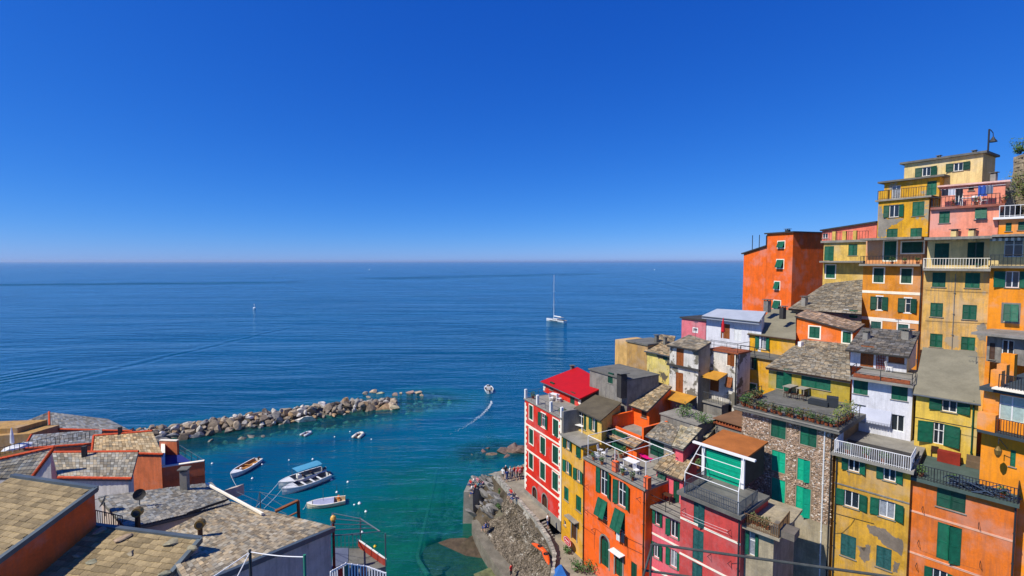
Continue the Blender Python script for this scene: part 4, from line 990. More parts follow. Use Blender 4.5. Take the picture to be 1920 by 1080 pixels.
YSHEET = mat('yellow_sheet', 'b5802a', rough=.7, var=.2, streak=0)
_, zc_ = b.loc(('6', 480, 668)); cp = [V((p.x, p.y, zc_ + (0 if i < 2 else .5))) for i, p in enumerate(cp)]; roof_quad(b.root, cp, None, plain=YSHEET, th=.06, name='canopy')
WP = b
b = house('patched_house', 'patched white and grey house topped by a tiled terrace, with a lean-to balcony', ('6', 652, 345), 53.8, ('6', 838, 400), 330, 8, 2.6, WPEEL)
b.win('S', ('6', 794, 412), 50, 84, sm=WOOD, trim=TRIM, tw=.1); b.win('P', ('6', 785, 565), 44, 70, sm=WOOD); b.win('S', ('6', 683, 578), 60, 92, sm=WOOD, sill=False); b.door(('6', 784, 760), 30, 90, DWOOD)
b.pipe(b.W - .1, b.z0, b.z1); b.finish(); b.slab(b.z1, .14, .15, name='terrace_floor', m=TERRA)
_, zc_ = b.loc(('6', 680, 515)); cp = [b.pt(-1.2, zc_, 1.9), b.pt(2.2, zc_, 1.9), b.pt(2.2, zc_ + .5, 0), b.pt(-1.2, zc_ + .5, 0)]; roof_quad(b.root, cp, None, plain=YSHEET, th=.06, name='canopy')
_, zb_ = b.loc(('6', 680, 690)); b.slab(zb_, .2, 1.5, name='balcony_slab', D=0, s0=-1.2, s1=2.5, ovl=0, ovr=0); m_ = MB(); m_.box(b.pt(-1.2, b.z0, .0), b.e * 3.6, b.n * 1.3, UP * (zb_ - b.z0)); m_.build('lean_to', GRY, b.root)
railing(b.root, [b.pt(-1.2, zb_ + .2, 0), b.pt(-1.2, zb_ + .2, 1.45), b.pt(2.5, zb_ + .2, 1.45), b.pt(2.5, zb_ + .2, 0)], 1.0, m=GREY_METAL, sp=.2)
railing(b.root, [b.pt(.1, b.z1 + .14, 0), b.pt(b.W, b.z1 + .14, 0), b.pt(b.W, b.z1 + .14, -2.4)], 1.0, m=IRON, balus=False, mid=True)
b = house('small_pink_house', 'small pink house with dark flat roof behind the flaking cottages', ('6', 462, 132), 67, ('6', 624, 200), 420, 10, 6, mat('plaster_rose', 'd9727a', streak=.25))
b.win('G', ('6', 554, 213), 26, 24, trim=WHITE); b.finish(); b.slab(b.z1, .2, .2, name='roof_slab', m=DGREY)
b = house('white_roof_house', 'white house under a pale blue-grey metal roof with a wooden balcony door', ('6', 630, 100), 61, ('6', 1000, 190), 330, 10, 7, WPL)
b.win('S', ('6', 756, 220), 60, 100, sm=WOOD, sill=False); b.win('S', ('6', 840, 235), 50, 100, sm=FRAME, sill=False); b.finish(sides=False); b.roof(('6', 700, 68), ('6', 1030, 86), plain=METROOF, ov=.8, th=.35)
railing(b.root, [b.pt(.3, b.z1 - 4.2, 1.4), b.pt(b.W, b.z1 - 4.2, 1.4)], 1.0, m=IRON, balus=False, mid=True)
chimney(b.root, b.pt(5.6, b.z1 + .8, -4), .6, 1.0, GRY); chimney(b.root, b.pt(8.4, b.z1 + .4, -2), .5, .9, DGREY)
# yellow house with grey roof
b = house('gold_yellow_house', 'golden yellow house with grey roof, balconies and green shutters beside the stone house', ('8', 38, 380), 54.5, ('8', 330, 420), 300, 8, 7, YEL)
b.win('O', ('8', 98, 432), 44, 84, sm=GREEN2); b.win('S', ('8', 108, 612), 56, 78, sm=GREEN, trim=TRIM); b.pipe(.25, b.z0, b.z1)
b.finish(); b.slab(b.z1, .2, .3, name='balcony_slab', m=DCONC)
u = b.back(('8', 180, 362), ('8', 92, 232), ('8', 400, 268), 6, YEL, zb=b.z1 + .2)
u.win('O', ('8', 180, 296), 46, 92, sm=GREEN); u.finish(sides=False); u.roof(('8', 240, 70), ('8', 404, 78), plain=GREYROOF, ov=.2, th=.12)
edge_rail(b, b.z1 + .2, .95, o=.2, left=0, right=0, sr=1.5, m=IRON, balus=False, mid=True)
ac = MB(); ac.cbox(u.pt(u.W + .5, u.z1 - .9, -.2), .5, .35, .6, .5); ac.build('air_conditioner', WHITE, u.root)
m_ = MB(); m_.box(b.pt(0, b.z0 + 8, .0), b.e * .01, UP * .01, b.n * .01)
# orange mid house
b = house('orange_cottage', 'orange cottage with cream window frames under a sloping tiled edge', ('8', 412, 112), 54, ('8', 792, 215), 280, 10, 5, mat('plaster_cottage_orange', 'ee7420', streak=.15, var=.12), slope=True)
b.win('S', ('8', 530, 228), 70, 78, sm=GREEN, trim=TRIM); b.win('S', ('8', 748, 262), 56, 76, sm=GREEN, trim=TRIM); b.finish(sides=False); b.roof(D=3.0, rise=.5, tint=(.36, .25, .17), row=.3, wid=.34, ov=.15)
# dark slate roof house
b = house('slate_roof_house', 'low house under a broad grey slate roof below the orange tower', ('a4', 470, 790), 59, ('a4', 1062, 820), 300, 12, 5, BEIGE)
b.win('S', ('a4', 990, 850), 70, 64, sm=GREEN); b.win('G', ('a4', 925, 838), 40, 56); b.finish(sides=False); b.roof(('a4', 755, 592), ('a4', 1068, 556), tint=T_GR, row=.26, wid=.36, ov=.5, th=.2)
chimney(b.root, b.pt(1.2, b.z1 + .2, -.6), .5, 1.0, CONC)
# orange tower
b = house('orange_tower_house', 'big plain orange tower house with a column of small white-framed windows', ('a4', 262, 176), 78, ('a4', 484, 150), 620, 12, 8.2, DORA)
b.side_m = DORA
for x, y, w_, h_ in ((382, 265, 56, 56), (373, 428, 56, 72), (347, 610, 42, 66), (346, 772, 56, 70)): b.win('P', ('a4', x, y), w_, h_, sm=GREEN, trim=TRIM)
b.finish(); b.slab(b.z1, .2, .3, name='roof_slab', m=DGREY); chimney(b.root, b.pt(2.5, b.z1 + .2, -1.5), .55, .35, DGREY)
u = Block(b.root, b.e, b.n, b.A, 1, 12, 0, 5, DORA).span(('a4', 66, 345), ('a4', 262, 290)); u.z1r = u.z1 + 1.2; u.W -= .02; u.finish()
m_ = MB(); m_.hexa([u.pt(-.3, u.z1, .3), u.pt(u.W, u.z1r, .3), u.pt(u.W, u.z1r, -5), u.pt(-.3, u.z1, -5)], [u.pt(-.3, u.z1 + .2, .3), u.pt(u.W, u.z1r + .2, .3), u.pt(u.W, u.z1r + .2, -5), u.pt(-.3, u.z1 + .2, -5)]); m_.build('roof_slab', DGREY, b.root)
u.pipe(u.W - .05, u.z1r - .2, b.z1 - .2, .09)
for k in (.8, 2.2):
    m_ = MB(); m_.tube(u.pt(k, u.z1, -1), u.pt(k, u.z1 + 3.2, -1), .06); m_.build('aerial', IRON, b.root)
# pink and yellow house behind
b = house('terrace_yellow_house', 'yellow house with two terraces and pillars left of the tall yellow tower', ('a4', 742, 250), 66, ('a4', 1112, 268), 300, 12, 8, PYEL)
b.win('S', ('a4', 785, 338), 80, 122, sm=GREEN, sill=False); b.win('S', ('a4', 986, 308), 76, 94, sm=GREEN); b.win('S', ('a4', 798, 492), 76, 110, sm=GREEN, trim=TRIM)
b.finish(); b.slab(b.z1, .3, .3, name='terrace_slab', m=CONC)
_, zb_ = b.loc(('a4', 880, 415)); b.slab(zb_, .22, 1.3, name='balcony_slab', D=0, ovl=0, ovr=0)
for i, s in enumerate((1.0, 2.2, 3.4, 6.5, 8.6)):
    if s < b.W: m_ = MB(); m_.box(b.pt(s, b.z1 + .3, .1), b.e * .4, b.n * -.4, UP * 1.2); m_.build('terrace_pillar', PYEL, b.root)
railing(b.root, [b.pt(0, b.z1 + .3, 0), b.pt(b.W, b.z1 + .3, 0)], 1.1, sp=.3)
u = b.back(('a4', 900, 205), ('a4', 728, 150), ('a4', 1190, 78), 7, mat('plaster_coral', 'ea7a62', streak=.2), zb=b.z1 + .3, slope=True, off=-2.5)
u.win('G', ('a4', 752, 190), 46, 40); u.finish(); m_ = MB(); m_.hexa([u.pt(-.2, u.z1, .3), u.pt(u.W, u.z1r, .3), u.pt(u.W, u.z1r, -7), u.pt(-.2, u.z1, -7)], [u.pt(-.2, u.z1 + .2, .3), u.pt(u.W, u.z1r + .2, .3), u.pt(u.W, u.z1r + .2, -7), u.pt(-.2, u.z1 + .2, -7)]); m_.build('roof_slab', DGREY, b.root)

# ================================================================ towers
b = house('yellow_tower_house', 'tall stepped yellow tower house with ochre lower floors and white bands', ('a5', 78, 408), 57, ('a5', 532, 600), 400, 12, 9, OCHO)
T1 = b
for x, y, w_, h_ in ((198, 483, 78, 112), (414, 488, 82, 114)): b.win('S', ('a5', x, y), w_, h_, sm=GREEN2, trim=TRIM, tw=.12)
b.win('O', ('a5', 203, 700), 40, 104, sm=GREEN2, trim=WHITE, leafw=.62); b.win('O', ('a5', 424, 718), 44, 112, sm=GREEN2, trim=WHITE, leafw=.62)
b.win('S', ('a5', 176, 880), 78, 76, sm=BGREEN, trim=WHITE); b.win('S', ('a5', 388, 902), 80, 76, sm=BGREEN, trim=WHITE)
b.band(('a5', 300, 618), .3, TRIM); b.band(('a5', 300, 832), .34, WHITE); b.pipe(b.W - .05, b.z0, b.z1); b.finish(); b.slab(b.z1, .22, .9, name='balcony_slab', m=CONC, ovr=.05, ovl=.1)
lg = b.back(('a5', 300, 392), ('a5', 100, 216), ('a5', 540, 216), 7, mat('plaster_peach', 'e39a5c', streak=.2), zb=b.z1 + .22, off=-1.0)
lg.win('S', ('a5', 287, 292), 96, 152, sm=GREEN, trim=TRIM, sill=False); lg.win('S', ('a5', 462, 266), 168, 88, sm=GREEN2, trim=TRIM); lg.finish()
edge_rail(b, b.z1 + .22, .9, o=.8, left=1, right=0, m=IRON, sp=.3)
b.slab(lg.z1, .25, .9, name='loggia_roof', m=GRY, ovr=.05, ovl=.1)
up_ = Block(b.root, b.e, b.n, b.A, 1, lg.z1 + .25, 0, 9, TYEL).span(('a6', 122, 668), ('a6', 548, 700))
up_.win('O', ('a6', 253, 745), 84, 104, sm=GREEN, leafw=.5); up_.win('S', ('a6', 458, 726), 100, 122, sm=TEAL if 0 else GREEN); up_.win('S', ('a6', 238, 930), 92, 70, sm=GREEN); up_.win('S', ('a6', 440, 926), 98, 74, sm=GREEN)
stain(up_, [('a6', x, y) for x, y in ((124, 700), (155, 700), (160, 800), (215, 810), (330, 815), (290, 850), (230, 870), (190, 900), (185, 965), (124, 965))], BARE)
up_.finish(); up_.slab(up_.z1, .2, .25, name='terrace_slab', m=CONC)
edge_rail(up_, up_.z1 + .2, 1.0, o=.2, left=2, right=0, m=IRON, sp=.22)
tp = up_.back(('a6', 400, 650), ('a6', 172, 512), ('a6', 640, 480), 7, TYEL, zb=up_.z1 + .2, off=-1.8)
tp.win('G', ('a6', 270, 585), 76, 110, sill=False); tp.win('S', ('a6', 572, 552), 82, 120, sm=GREEN, sill=False); tp.finish(); tp.slab(tp.z1, .2, .5, name='roof_slab', m=DCONC)
m_ = MB(); m_.box(up_.pt(.05, up_.z1 + .2, .2), up_.e * .9, up_.n * -.5, UP * 1.0); m_.build('terrace_pillar', TYEL, b.root)
pn = tp.back(('a6', 600, 470), ('a6', 342, 352), ('a6', 1006, 280), 4, CRE, zb=tp.z1 + .2, slope=True, off=-1.2)
pn.z1r = pn.z1; pn.z0 -= 5
pn.win('O', ('a6', 526, 412), 74, 76, sm=GREEN2, leafw=.6); pn.win('O', ('a6', 795, 372), 82, 70, sm=GREEN2, leafw=.6)
pn.finish(); pn.slab(pn.z1, .22, .35, name='roof_slab', m=DCONC)
for s in (2.5, 5.5, 10): 
    if s < pn.W: chimney(b.root, pn.pt(s, pn.z1 + .2, -2), .3, .4, CONC)
lp = MB(); pb = pn.pt(pn.W + .4, pn.z1, -2.5)
# street lamp above the roofs
sl = thing('street_lamp', 'dark street lamp with a hanging bell head above the highest roof', 'street lamp', PD(('a6', 1048, 215), 60))
lp = MB(); pb = ORG[sl.name]; lp.tube(pb - UP * 4, pb + UP * 2.3, .09, 8); lp.build('post', IRON, sl)
lp = MB(); lp.path([pb + UP * 2.3, pb + V((.25, 0, 2.15)), pb + V((.5, 0, 1.85)), pb + V((.55, 0, 1.4))], .045); lp.build('bracket', IRON, sl)
lp = MB(); lp.lathe(pb + V((.55, 0, .75)), [(.42, 0), (.38, .12), (.18, .4), (.08, .65)], 10); lp.build('lamp_head', IRON, sl)

b = house('salmon_tower_house', 'tall house with ochre lower floors, salmon upper floors and laundry on top', ('a5', 550, 445), 47, ('a5', 1058, 600), 60, 14, 8, OCH)
T2 = b
for x, y, w_, h_ in ((667, 517, 104, 114), (928, 522, 116, 118), (648, 752, 98, 108), (905, 770, 112, 114), (645, 990, 98, 104), (893, 1015, 110, 104)): b.win('S', ('a5', x, y), w_, h_, sm=GREEN)
stain(b, [('a5', x, y) for x, y in ((960, 870), (1020, 850), (1045, 880), (1040, 1000), (985, 990), (955, 930))], BARE)
s_, z_ = b.loc(('a5', 785, 700)); b.pipe(s_, b.z0, b.z1 - .3, .035, m=GRY, o=.05); b.finish(); b.slab(b.z1, .22, .9, name='balcony_slab', m=CONC, ovl=.02, ovr=.02)
lg = b.back(('a5', 800, 412), ('a5', 580, 212), ('a5', 1090, 212), 7, CRE, zb=b.z1 + .22, off=-1.0)
lg.win('S', ('a5', 688, 318), 114, 170, sm=GREEN2, sill=False); lg.win('S', ('a5', 951, 315), 128, 180, sm=GREEN2, sill=False); lg.finish()
edge_rail(b, b.z1 + .22, .95, o=.8, left=1, right=1, m=TRIM, sp=.2); b.slab(lg.z1, .25, .95, name='loggia_roof', m=GRY, ovl=.02, ovr=.02)
up_ = Block(b.root, b.e, b.n, b.A - b.n * .6, 1, lg.z1 + .25, 0, 8, SALM).span(('a6', 562, 738), ('a6', 1136, 800))
up_.win('S', ('a6', 679, 797), 90, 98, sm=GREEN); up_.win('P', ('a6', 986, 768), 100, 94, sm=GREEN); up_.finish(); up_.slab(up_.z1, .22, .3, name='terrace_slab', m=mat('plaster_dull_red', '9c5a46', streak=.2), ovl=0)
for x in (765, 912):
    s_, z_ = up_.loc(('a6', x, 950)); chimney(b.root, up_.pt(s_, lg.z1 + .25, .35), .42, .55, CRE)
edge_rail(up_, up_.z1 + .22, .95, o=.2, left=2, right=2, m=IRON, sp=.25)
tp = up_.back(('a6', 850, 690), ('a6', 655, 545), ('a6', 1196, 505), 6, SALM, zb=up_.z1 + .22, off=-1.8); tp.side_m = GRY
tp.win('G', ('a6', 800, 640), 70, 110, sill=False); tp.win('S', ('a6', 905, 555), 46, 36, sm=DWOOD); tp.finish(); tp.slab(tp.z1, .16, .3, name='roof_slab', m=mat('plaster_pale_pink', 'e6b8a6', streak=.1))
T2t, T2u = tp, up_
for y in (600, 840): cable(b, [('a5', 560, y - 6), ('a5', 785, y + 6), ('a5', 1050, y + 16)], .012)
m_ = MB(); a, d = PD(('a6', 1150, 500), 49.5), PD(('a6', 1285, 520), 49.0); m_.box(V((a.x, a.y, a.z - 16)), V((d.x - a.x, d.y - a.y, 0)), V((2, 3, 0)), UP * 16); m_.build('rear_wing', GRY, b.root)
chimney(b.root, tp.pt(tp.W - .8, tp.z1 + .2, -1.5), .4, .8, CONC)

b = house('amber_tower_house', 'amber orange tower house with glazed loggia cut by the right edge', ('a5', 1066, 425), 43.5, ('a5', 1500, 470), 60, 14, 8, BORA)
b.win('O', ('a5', 1238, 515), 110, 128, sm=GREEN, leafw=.75); b.win('P', ('a5', 1226, 778), 118, 140, sm=GREEN, trim=GRY); b.win('S', ('a5', 1420, 520), 90, 120, sm=GREEN); b.finish(); b.slab(b.z1, .22, .9, name='balcony_slab', m=DCONC, ovl=0)
lg = b.back(('a5', 1250, 378), ('a5', 1062, 190), ('a5', 1500, 185), 6, CRE, zb=b.z1 + .22, off=-1.0)
lg.win('G', ('a5', 1250, 265), 150, 150, sill=False, sm=DWOOD); lg.finish(); b.slab(lg.z1, .2, 1.0, name='loggia_roof', m=GRY, ovl=0)
edge_rail(b, b.z1 + .22, .95, o=.8, left=1, right=1, m=IRON, sp=.25)
aw = MB(); n_ = 18
for i in range(n_):
    s0 = lg.W * i / n_; s1 = lg.W * (i + 1) / n_; k = (.85, .82, .75) if i % 2 else (.25, .28, .25)
    aw.face([lg.pt(s0, lg.z1 - .1, 1.0), lg.pt(s1, lg.z1 - .1, 1.0), lg.pt(s1, lg.z1 + .2, 0), lg.pt(s0, lg.z1 + .2, 0)], k); aw.face([lg.pt(s0, lg.z1 - .35, 1.02), lg.pt(s1, lg.z1 - .35, 1.02), lg.pt(s1, lg.z1 - .1, 1.0), lg.pt(s0, lg.z1 - .1, 1.0)], k)
aw.build('striped_awning', mat('striped_cloth', (1, 1, 1), attr=True, streak=0, var=.05), b.root)
up_ = Block(b.root, b.e, b.n, b.A - b.n * .8, 1, lg.z1 + .2, 0, 7, BORA).span(('a6', 1140, 818), ('a6', 1500, 780))
up_.win('S', ('a6', 1220, 880), 50, 70, sm=GREEN); up_.win('S', ('a6', 1330, 870), 60, 70, sm=GREEN); up_.finish(); up_.slab(up_.z1, .2, .4, name='terrace_slab', m=WHITE)
edge_rail(up_, up_.z1 + .2, 1.0, o=.3, left=2, right=0, m=WHITE, sp=.3)
# ---- small roofs between
b = house('green_door_shed', 'slate-roofed shed with a wide green door behind the orange terrace', ('6', 240, 915), 46.5, ('6', 400, 985), 340, 10, 3.5, GRY)
b.win('S', ('6', 295, 1010), 92, 110, sm=GREEN2, sill=False); b.finish(sides=False); b.roof(('6', 330, 822), ('6', 450, 868), tint=T_GR, row=.24, wid=.32, ov=.3)
b = house('pink_gable_house', 'tiny pink gabled house with a brown slate roof behind the pink house', ('6', 400, 965), 44.5, ('6', 478, 1000), 330, 10, 4.5, mat('plaster_light_pink', 'd98a86', streak=.3))
b.finish(sides=False); b.roof(('6', 455, 850), ('6', 540, 885), tint=(.33, .28, .17), row=.24, wid=.3, ov=.3)
b = house('brown_roof_house', 'low house with a broad brown slate roof below the lean-to balcony', ('6', 485, 872), 49, ('6', 640, 945), 330, 10, 5, GRY)
b.win('S', ('6', 600, 950), 60, 50, sm=GREEN2); b.finish(sides=False); b.roof(('6', 585, 762), ('6', 752, 806), tint=(.31, .26, .16), row=.26, wid=.34, ov=.35)
b = house('grey_block_house', 'bare grey concrete house with one green shutter behind the red penthouse', ('5', 375, 85), 58, ('5', 556, 92), 420, 8, 5, GRY)
b.win('S', ('5', 474, 126), 24, 50, sm=GREEN2); b.finish(); b.slab(b.z1, .15, .15, name='roof_slab', m=DCONC); chimney(b.root, b.pt(b.W - .4, b.z1 - 1.5, .4), .8, 2.2, DGREY)
b = house('grey_shed', 'grey concrete shed with overgrown terrace under the yellow canopy', ('6', 320, 780), 50, ('6', 570, 800), 330, 10, 4, GRY)
b.finish(); b.slab(b.z1, .12, .1, name='terrace_floor'); GSH = b
b = house('tiled_cornice_house', 'low house with a pierced terracotta tile cornice left of the stone house', ('6', 690, 840), 47.5, ('6', 868, 885), 330, 8, 4, GRY)
b.finish(); b.slab(b.z1, .12, .15, name='cornice', m=TERRA); b.slab(b.z1 + .45, .1, .2, name='roof_slab', m=mat('brown_screed', '7b5a40', streak=0))
for i in range(9): m_ = MB(); m_.box(b.pt(.1 + i * (b.W - .3) / 8, b.z1 + .12, .05), b.e * .12, b.n * -.2, UP * .33); m_.build('cornice_block', TERRA, b.root)
def aerial(root, p, h=1.8):
    m_ = MB(); m_.tube(p - UP * .5, p + UP * h, .022, 5); d = V((rnd(-1, 1), rnd(-1, 1), 0)).normalized(); s = V((-d.y, d.x, 0)); m_.tube(p + UP * h - d * .5, p + UP * h + d * .5, .014, 4)
    for k in range(6): m_.tube(p + UP * h + d * (k / 5 - .5) - s * .22, p + UP * h + d * (k / 5 - .5) + s * .22, .01, 4)
    m_.build('aerial', GREY_METAL, root)
for bb, s_, o_ in ((SHu, 2.0, -4.0), (WHu2, 3.2, -2.5), (YHu, 3.0, -5.0), (T1, 3.0, -5), (WP, 2.0, -2.0), (RH, 7.0, -6.5)): aerial(bb.root, bb.pt(s_, bb.z1 + (.9 if bb is not T1 else 10.5), o_), 1.7)
# ---- terrace cliff at the right border
cw = thing('ruin_wall', 'rough dry stone wall with weeds on the hilltop at the right edge', 'wall', PD(('a6', 1300, 700), 52))
c0 = PD(('a6', 1246, 700), 52); c1 = PD(('a6', 1600, 700), 46); zt_ = PD(('a6', 1246, 290), 52).z; zb_ = 8.0
m_ = MB(); dd = V((c1.x - c0.x, c1.y - c0.y, 0)); nn_ = V((dd.y, -dd.x, 0)).normalized()
m_.box(V((c0.x, c0.y, zb_)), dd, -nn_ * 3, UP * (zt_ - zb_)); m_.build('wall_core', mat('ruin_mortar', '5f5544', var=.3), cw)
L_ = dd.length; d1 = dd.normalized(); cnt = 0; z = c0.z - 2.5
while z < zt_ and cnt < 290:
    hh = rnd(.2, .36); s = 0
    while s < min(L_, 5.5) and cnt < 290:
        w_ = rnd(.3, .7); m_ = MB(); g = rnd(.6, 1.15)
        m_.box(V((c0.x, c0.y, z)) + d1 * (s + .02) + nn_ * -.05, d1 * (w_ - .04), nn_ * rnd(.1, .22), UP * (hh - .03), (.40 * g, .33 * g, .22 * g)); m_.build('stone', SW, cw); s += w_; cnt += 1
    z += hh
# ================================================================ roofs on the near left side
SALW = mat('plaster_left_salmon', 'dc7a4c', streak=.25, var=.16)
ORW = mat('plaster_left_orange', 'e86428', streak=.2, var=.14)
GRW = mat('plaster_left_grey', 'c9b8a8', streak=.25, var=.14)
WHW = mat('plaster_left_white', 'cfc9bd', streak=.25, var=.14)
RIDGE = mat('ridge_tile', 'c04a22', rough=.8, var=.2, scale=5, streak=0)
FLASH = mat('lead_flashing', '5a6468', rough=.5, var=.15, streak=0, metal=.3)
TILE = mat('slate_tile', '9c8862', rough=.85, var=.28, scale=2.2, streak=0, bump=.35, bscale=14, objrand=.38)
def skirt(root, c, z0, m, inset=.25, name='wall'):
    cen = sum(c, V((0, 0, 0))) / 4; w_ = MB(); t = []
    for p in c:
        d = V((cen.x - p.x, cen.y - p.y, 0)); d = d.normalized() * inset * 1.4; t.append(V((p.x + d.x, p.y + d.y, p.z - .08)))
    for i in range(4):
        a, d = t[i], t[(i + 1) % 4]; w_.face([V((a.x, a.y, z0)), V((d.x, d.y, z0)), d, a])
    return w_.build(name, m, root)
def lhouse(name, label, c, z0, wm, tint, row=.33, wid=.36, edges=(), em=RIDGE, inset=.25, jit=.5):
    """A single-slope roof (eave left, eave right, ridge right, ridge left) on walls."""
    c = planar([V(x) for x in c]); cen = sum(c, V((0, 0, 0))) / 4; root = thing(name, label, 'house', V((cen.x, cen.y, z0)))
    skirt(root, c, z0, wm, inset)
    low = UP * (.07 if tint else .0); m_ = MB(); m_.hexa([x - UP * .16 - low for x in c], [x - low for x in c]); ro = m_.build('roof', DCONC, root)
    if tint:
        sl = MB(); slates(sl, c, row, wid, tint, jit=jit); sl.build('slates', SLATE, ro, kind='stuff')
    for i in edges: ridge(ro, c[i], c[(i + 1) % 4], em)
    return root, ro, c
def ridge(ro, a, d, m, r=.12):
    if m is RIDGE:                       # half-round ridge tiles, one by one
        n = max(2, int((d - a).length / .45)); me = None
        for i in range(n):
            p, q_ = a.lerp(d, i / n), a.lerp(d, (i + 1.08) / n); t = MB(); t.tube(p + UP * .02, q_ + UP * .05, r, 7, r * .86); t.build('ridge_tile', m, ro)
    else:
        t = MB(); dd = d - a; s = dd.cross(UP).normalized() * .22; t.box(a - s * .5 - UP * .14, dd, s, UP * .24); t.build('flashing', m, ro)
def tiles(ro, c, row, wid, limit=300, m=TILE, name='slate'):
    """Slates that can be told apart: one object each, four shared shapes."""
    eL, eR, rR, rL = c; ux = (eR - eL).normalized(); uy = (rL - eL); upL = uy.length; uy.normalize(); N = ux.cross(uy).normalized()
    if N.z < 0: N = -N
    prot = []
    for k in range(4):
        t = MB(); w_, h_ = wid * .97, row * 1.3; j = lambda: rnd(-.02, .02)
        p = [V((-w_ / 2 + j(), 0 + j(), .05)), V((w_ / 2 + j(), 0 + j(), .05)), V((w_ / 2, h_, .012)), V((-w_ / 2, h_, .012))]
        t.hexa([x - V((0, 0, .035)) for x in p], p); me_o = t.build(name, m, None); prot.append(me_o.data); bpy.data.objects.remove(me_o)
    W = (eR - eL).length; nr = int(upL / row); k = int(W / wid); cnt = 0; o_ = ORG[ro.name]
    Mx = Matrix((ux, uy, N)).transposed().to_4x4()
    for i in range(nr):
        sh = rnd(-.5, .5) * wid
        for jx in range(k + 1):
            x = wid * (jx + .5) + sh * .6
            if x < wid * .35 or x > W - wid * .3: continue
            if cnt >= limit: return
            p = eL + ux * x + uy * (i * row + rnd(-.012, .012)) + N * rnd(.0, .02)
            ob = bpy.data.objects.new(name, random.choice(prot)); col.objects.link(ob); ob.parent = ro
            ob.matrix_local = Matrix.Translation(p - o_) @ Mx @ Matrix.Rotation(rnd(-.02, .02), 4, 'Z') @ Matrix.Rotation(rnd(-.02, .02), 4, 'Y'); cnt += 1
# A: nearest orange house
BR = PD((181, 916), 24.0); dxl = V((-.970, .242, 0)); dcam = V((-.242, -.970, 0))
c = [BR + dxl * 6.0 + dcam * 5.6 - UP * 1.85, BR + dcam * 5.6 - UP * 1.85, BR, BR + dxl * 6.0]
root, ro, c = lhouse('orange_gable_house', 'nearest house at left, yellow-brown slate roof above a red-orange side wall', c, 8, ORW, None, inset=.06)
tiles(ro, c, .27, .43); ridge(ro, c[2], c[3], FLASH); ridge(ro, c[1], c[2], FLASH)
# B: roof with the stones
BL_ = PD((181, 986), 24.05); e_ = V((.982, -.187, 0)); dc = V((-.187, -.982, 0))
c = [BL_ + dc * 4.6 - UP * 1.75 - e_ * .4, BL_ + e_ * 6.25 + dc * 4.6 - UP * 1.75, BL_ + e_ * 6.25, BL_ - e_ * .4]
root, ro, cB = lhouse('stone_weighted_house', 'foreground house whose yellow slate roof is held down by loose stones', c, 8, GRW, None, inset=.08)
tiles(ro, cB, .27, .44); ridge(ro, cB[2], cB[3], FLASH); ridge(ro, cB[1], cB[2], FLASH)
NB = (cB[1] - cB[0]).cross(cB[3] - cB[0]).normalized(); NB = NB if NB.z > 0 else -NB
def on_plane(p, c, N): r = ray(p); return C0 + r * ((c[0] - C0).dot(N) / r.dot(N))
for i, (x, y, r, lb) in enumerate(((535, 840, .24, 'flat stone at the upper left corner of the weighted slate roof'), (665, 876, .30, 'widest grey-green flat stone near the top of the weighted slate roof'), (905, 908, .28, 'layered brown stone right of centre on the weighted slate roof'),
        (1025, 928, .24, 'square stone beside the right edge of the weighted slate roof'), (697, 958, .2, 'rounded stone in the middle of the weighted slate roof'), (410, 975, .18, 'small stone at the shaded left side of the weighted slate roof'),
        (490, 1003, .18, 'small pointed stone at lower left of the weighted slate roof'), (885, 1064, .22, 'stone at the bottom edge of the picture on the weighted slate roof'))):
    p = on_plane(('1', x, y + 8), cB, NB); m_ = MB(); lump(m_, p + UP * .1, r * 1.35, (.36 * rnd(.8, 1.1), .27, .17), ICO2, .3, .42, cut=7); tag(recenter(m_.build('roof_stone', ROCK)), lb, 'stone', 'stones on the weighted roof')
# C: broad roofs in the middle
K1, K2 = PZ((424, 941), 20.5), PZ((626, 991), 20.5); bk = V((-.398, -.917, 0)) * 8.2 + UP * 1.7
c = [K1, K2, K2 + bk, PZ((296, 1003), 21.6)]
rootC, roC, cC = lhouse('brown_slate_house', 'broad brown slate roof over a pinkish grey wall in the lower left foreground', c, 6, GRW, (.36, .29, .185), .2, .3, jit=1.0, inset=.12)
ridge(roC, cC[1], cC[2], FLASH)
c = [PZ((430, 945), 20.62), PZ((393, 905), 20.3), PZ((184, 931), 21.9), PZ((238, 991), 21.9)]
root1, ro1, c1 = lhouse('grey_slate_house', 'flat grey slate roof with satellite dishes beyond the stone-weighted roof', c, 6, GRW, (.27, .25, .20), .2, .3, jit=1.0, inset=.12)
chimney(root1, PZ(('1', 985, 598), 21.0), .42, 1.0, CONC, cap=True, rz=.2)
wb = MB(); a, d = PZ(('2', 135, 420), 20.7), PZ(('2', 540, 640), 20.75); wb.box(a, d - a, V((.12, .07, 0)), UP * .12); wb.build('white_fascia', TRIM, rootC)
ut = MB(); a, d = PZ(('2', 0, 640), 21.2), PZ(('2', 275, 545), 20.8); wbm = MB(); wbm.box(a, d - a, V((.1, .25, 0)), UP * .12); wbm.build('valley_strip', DGREY, rootC)
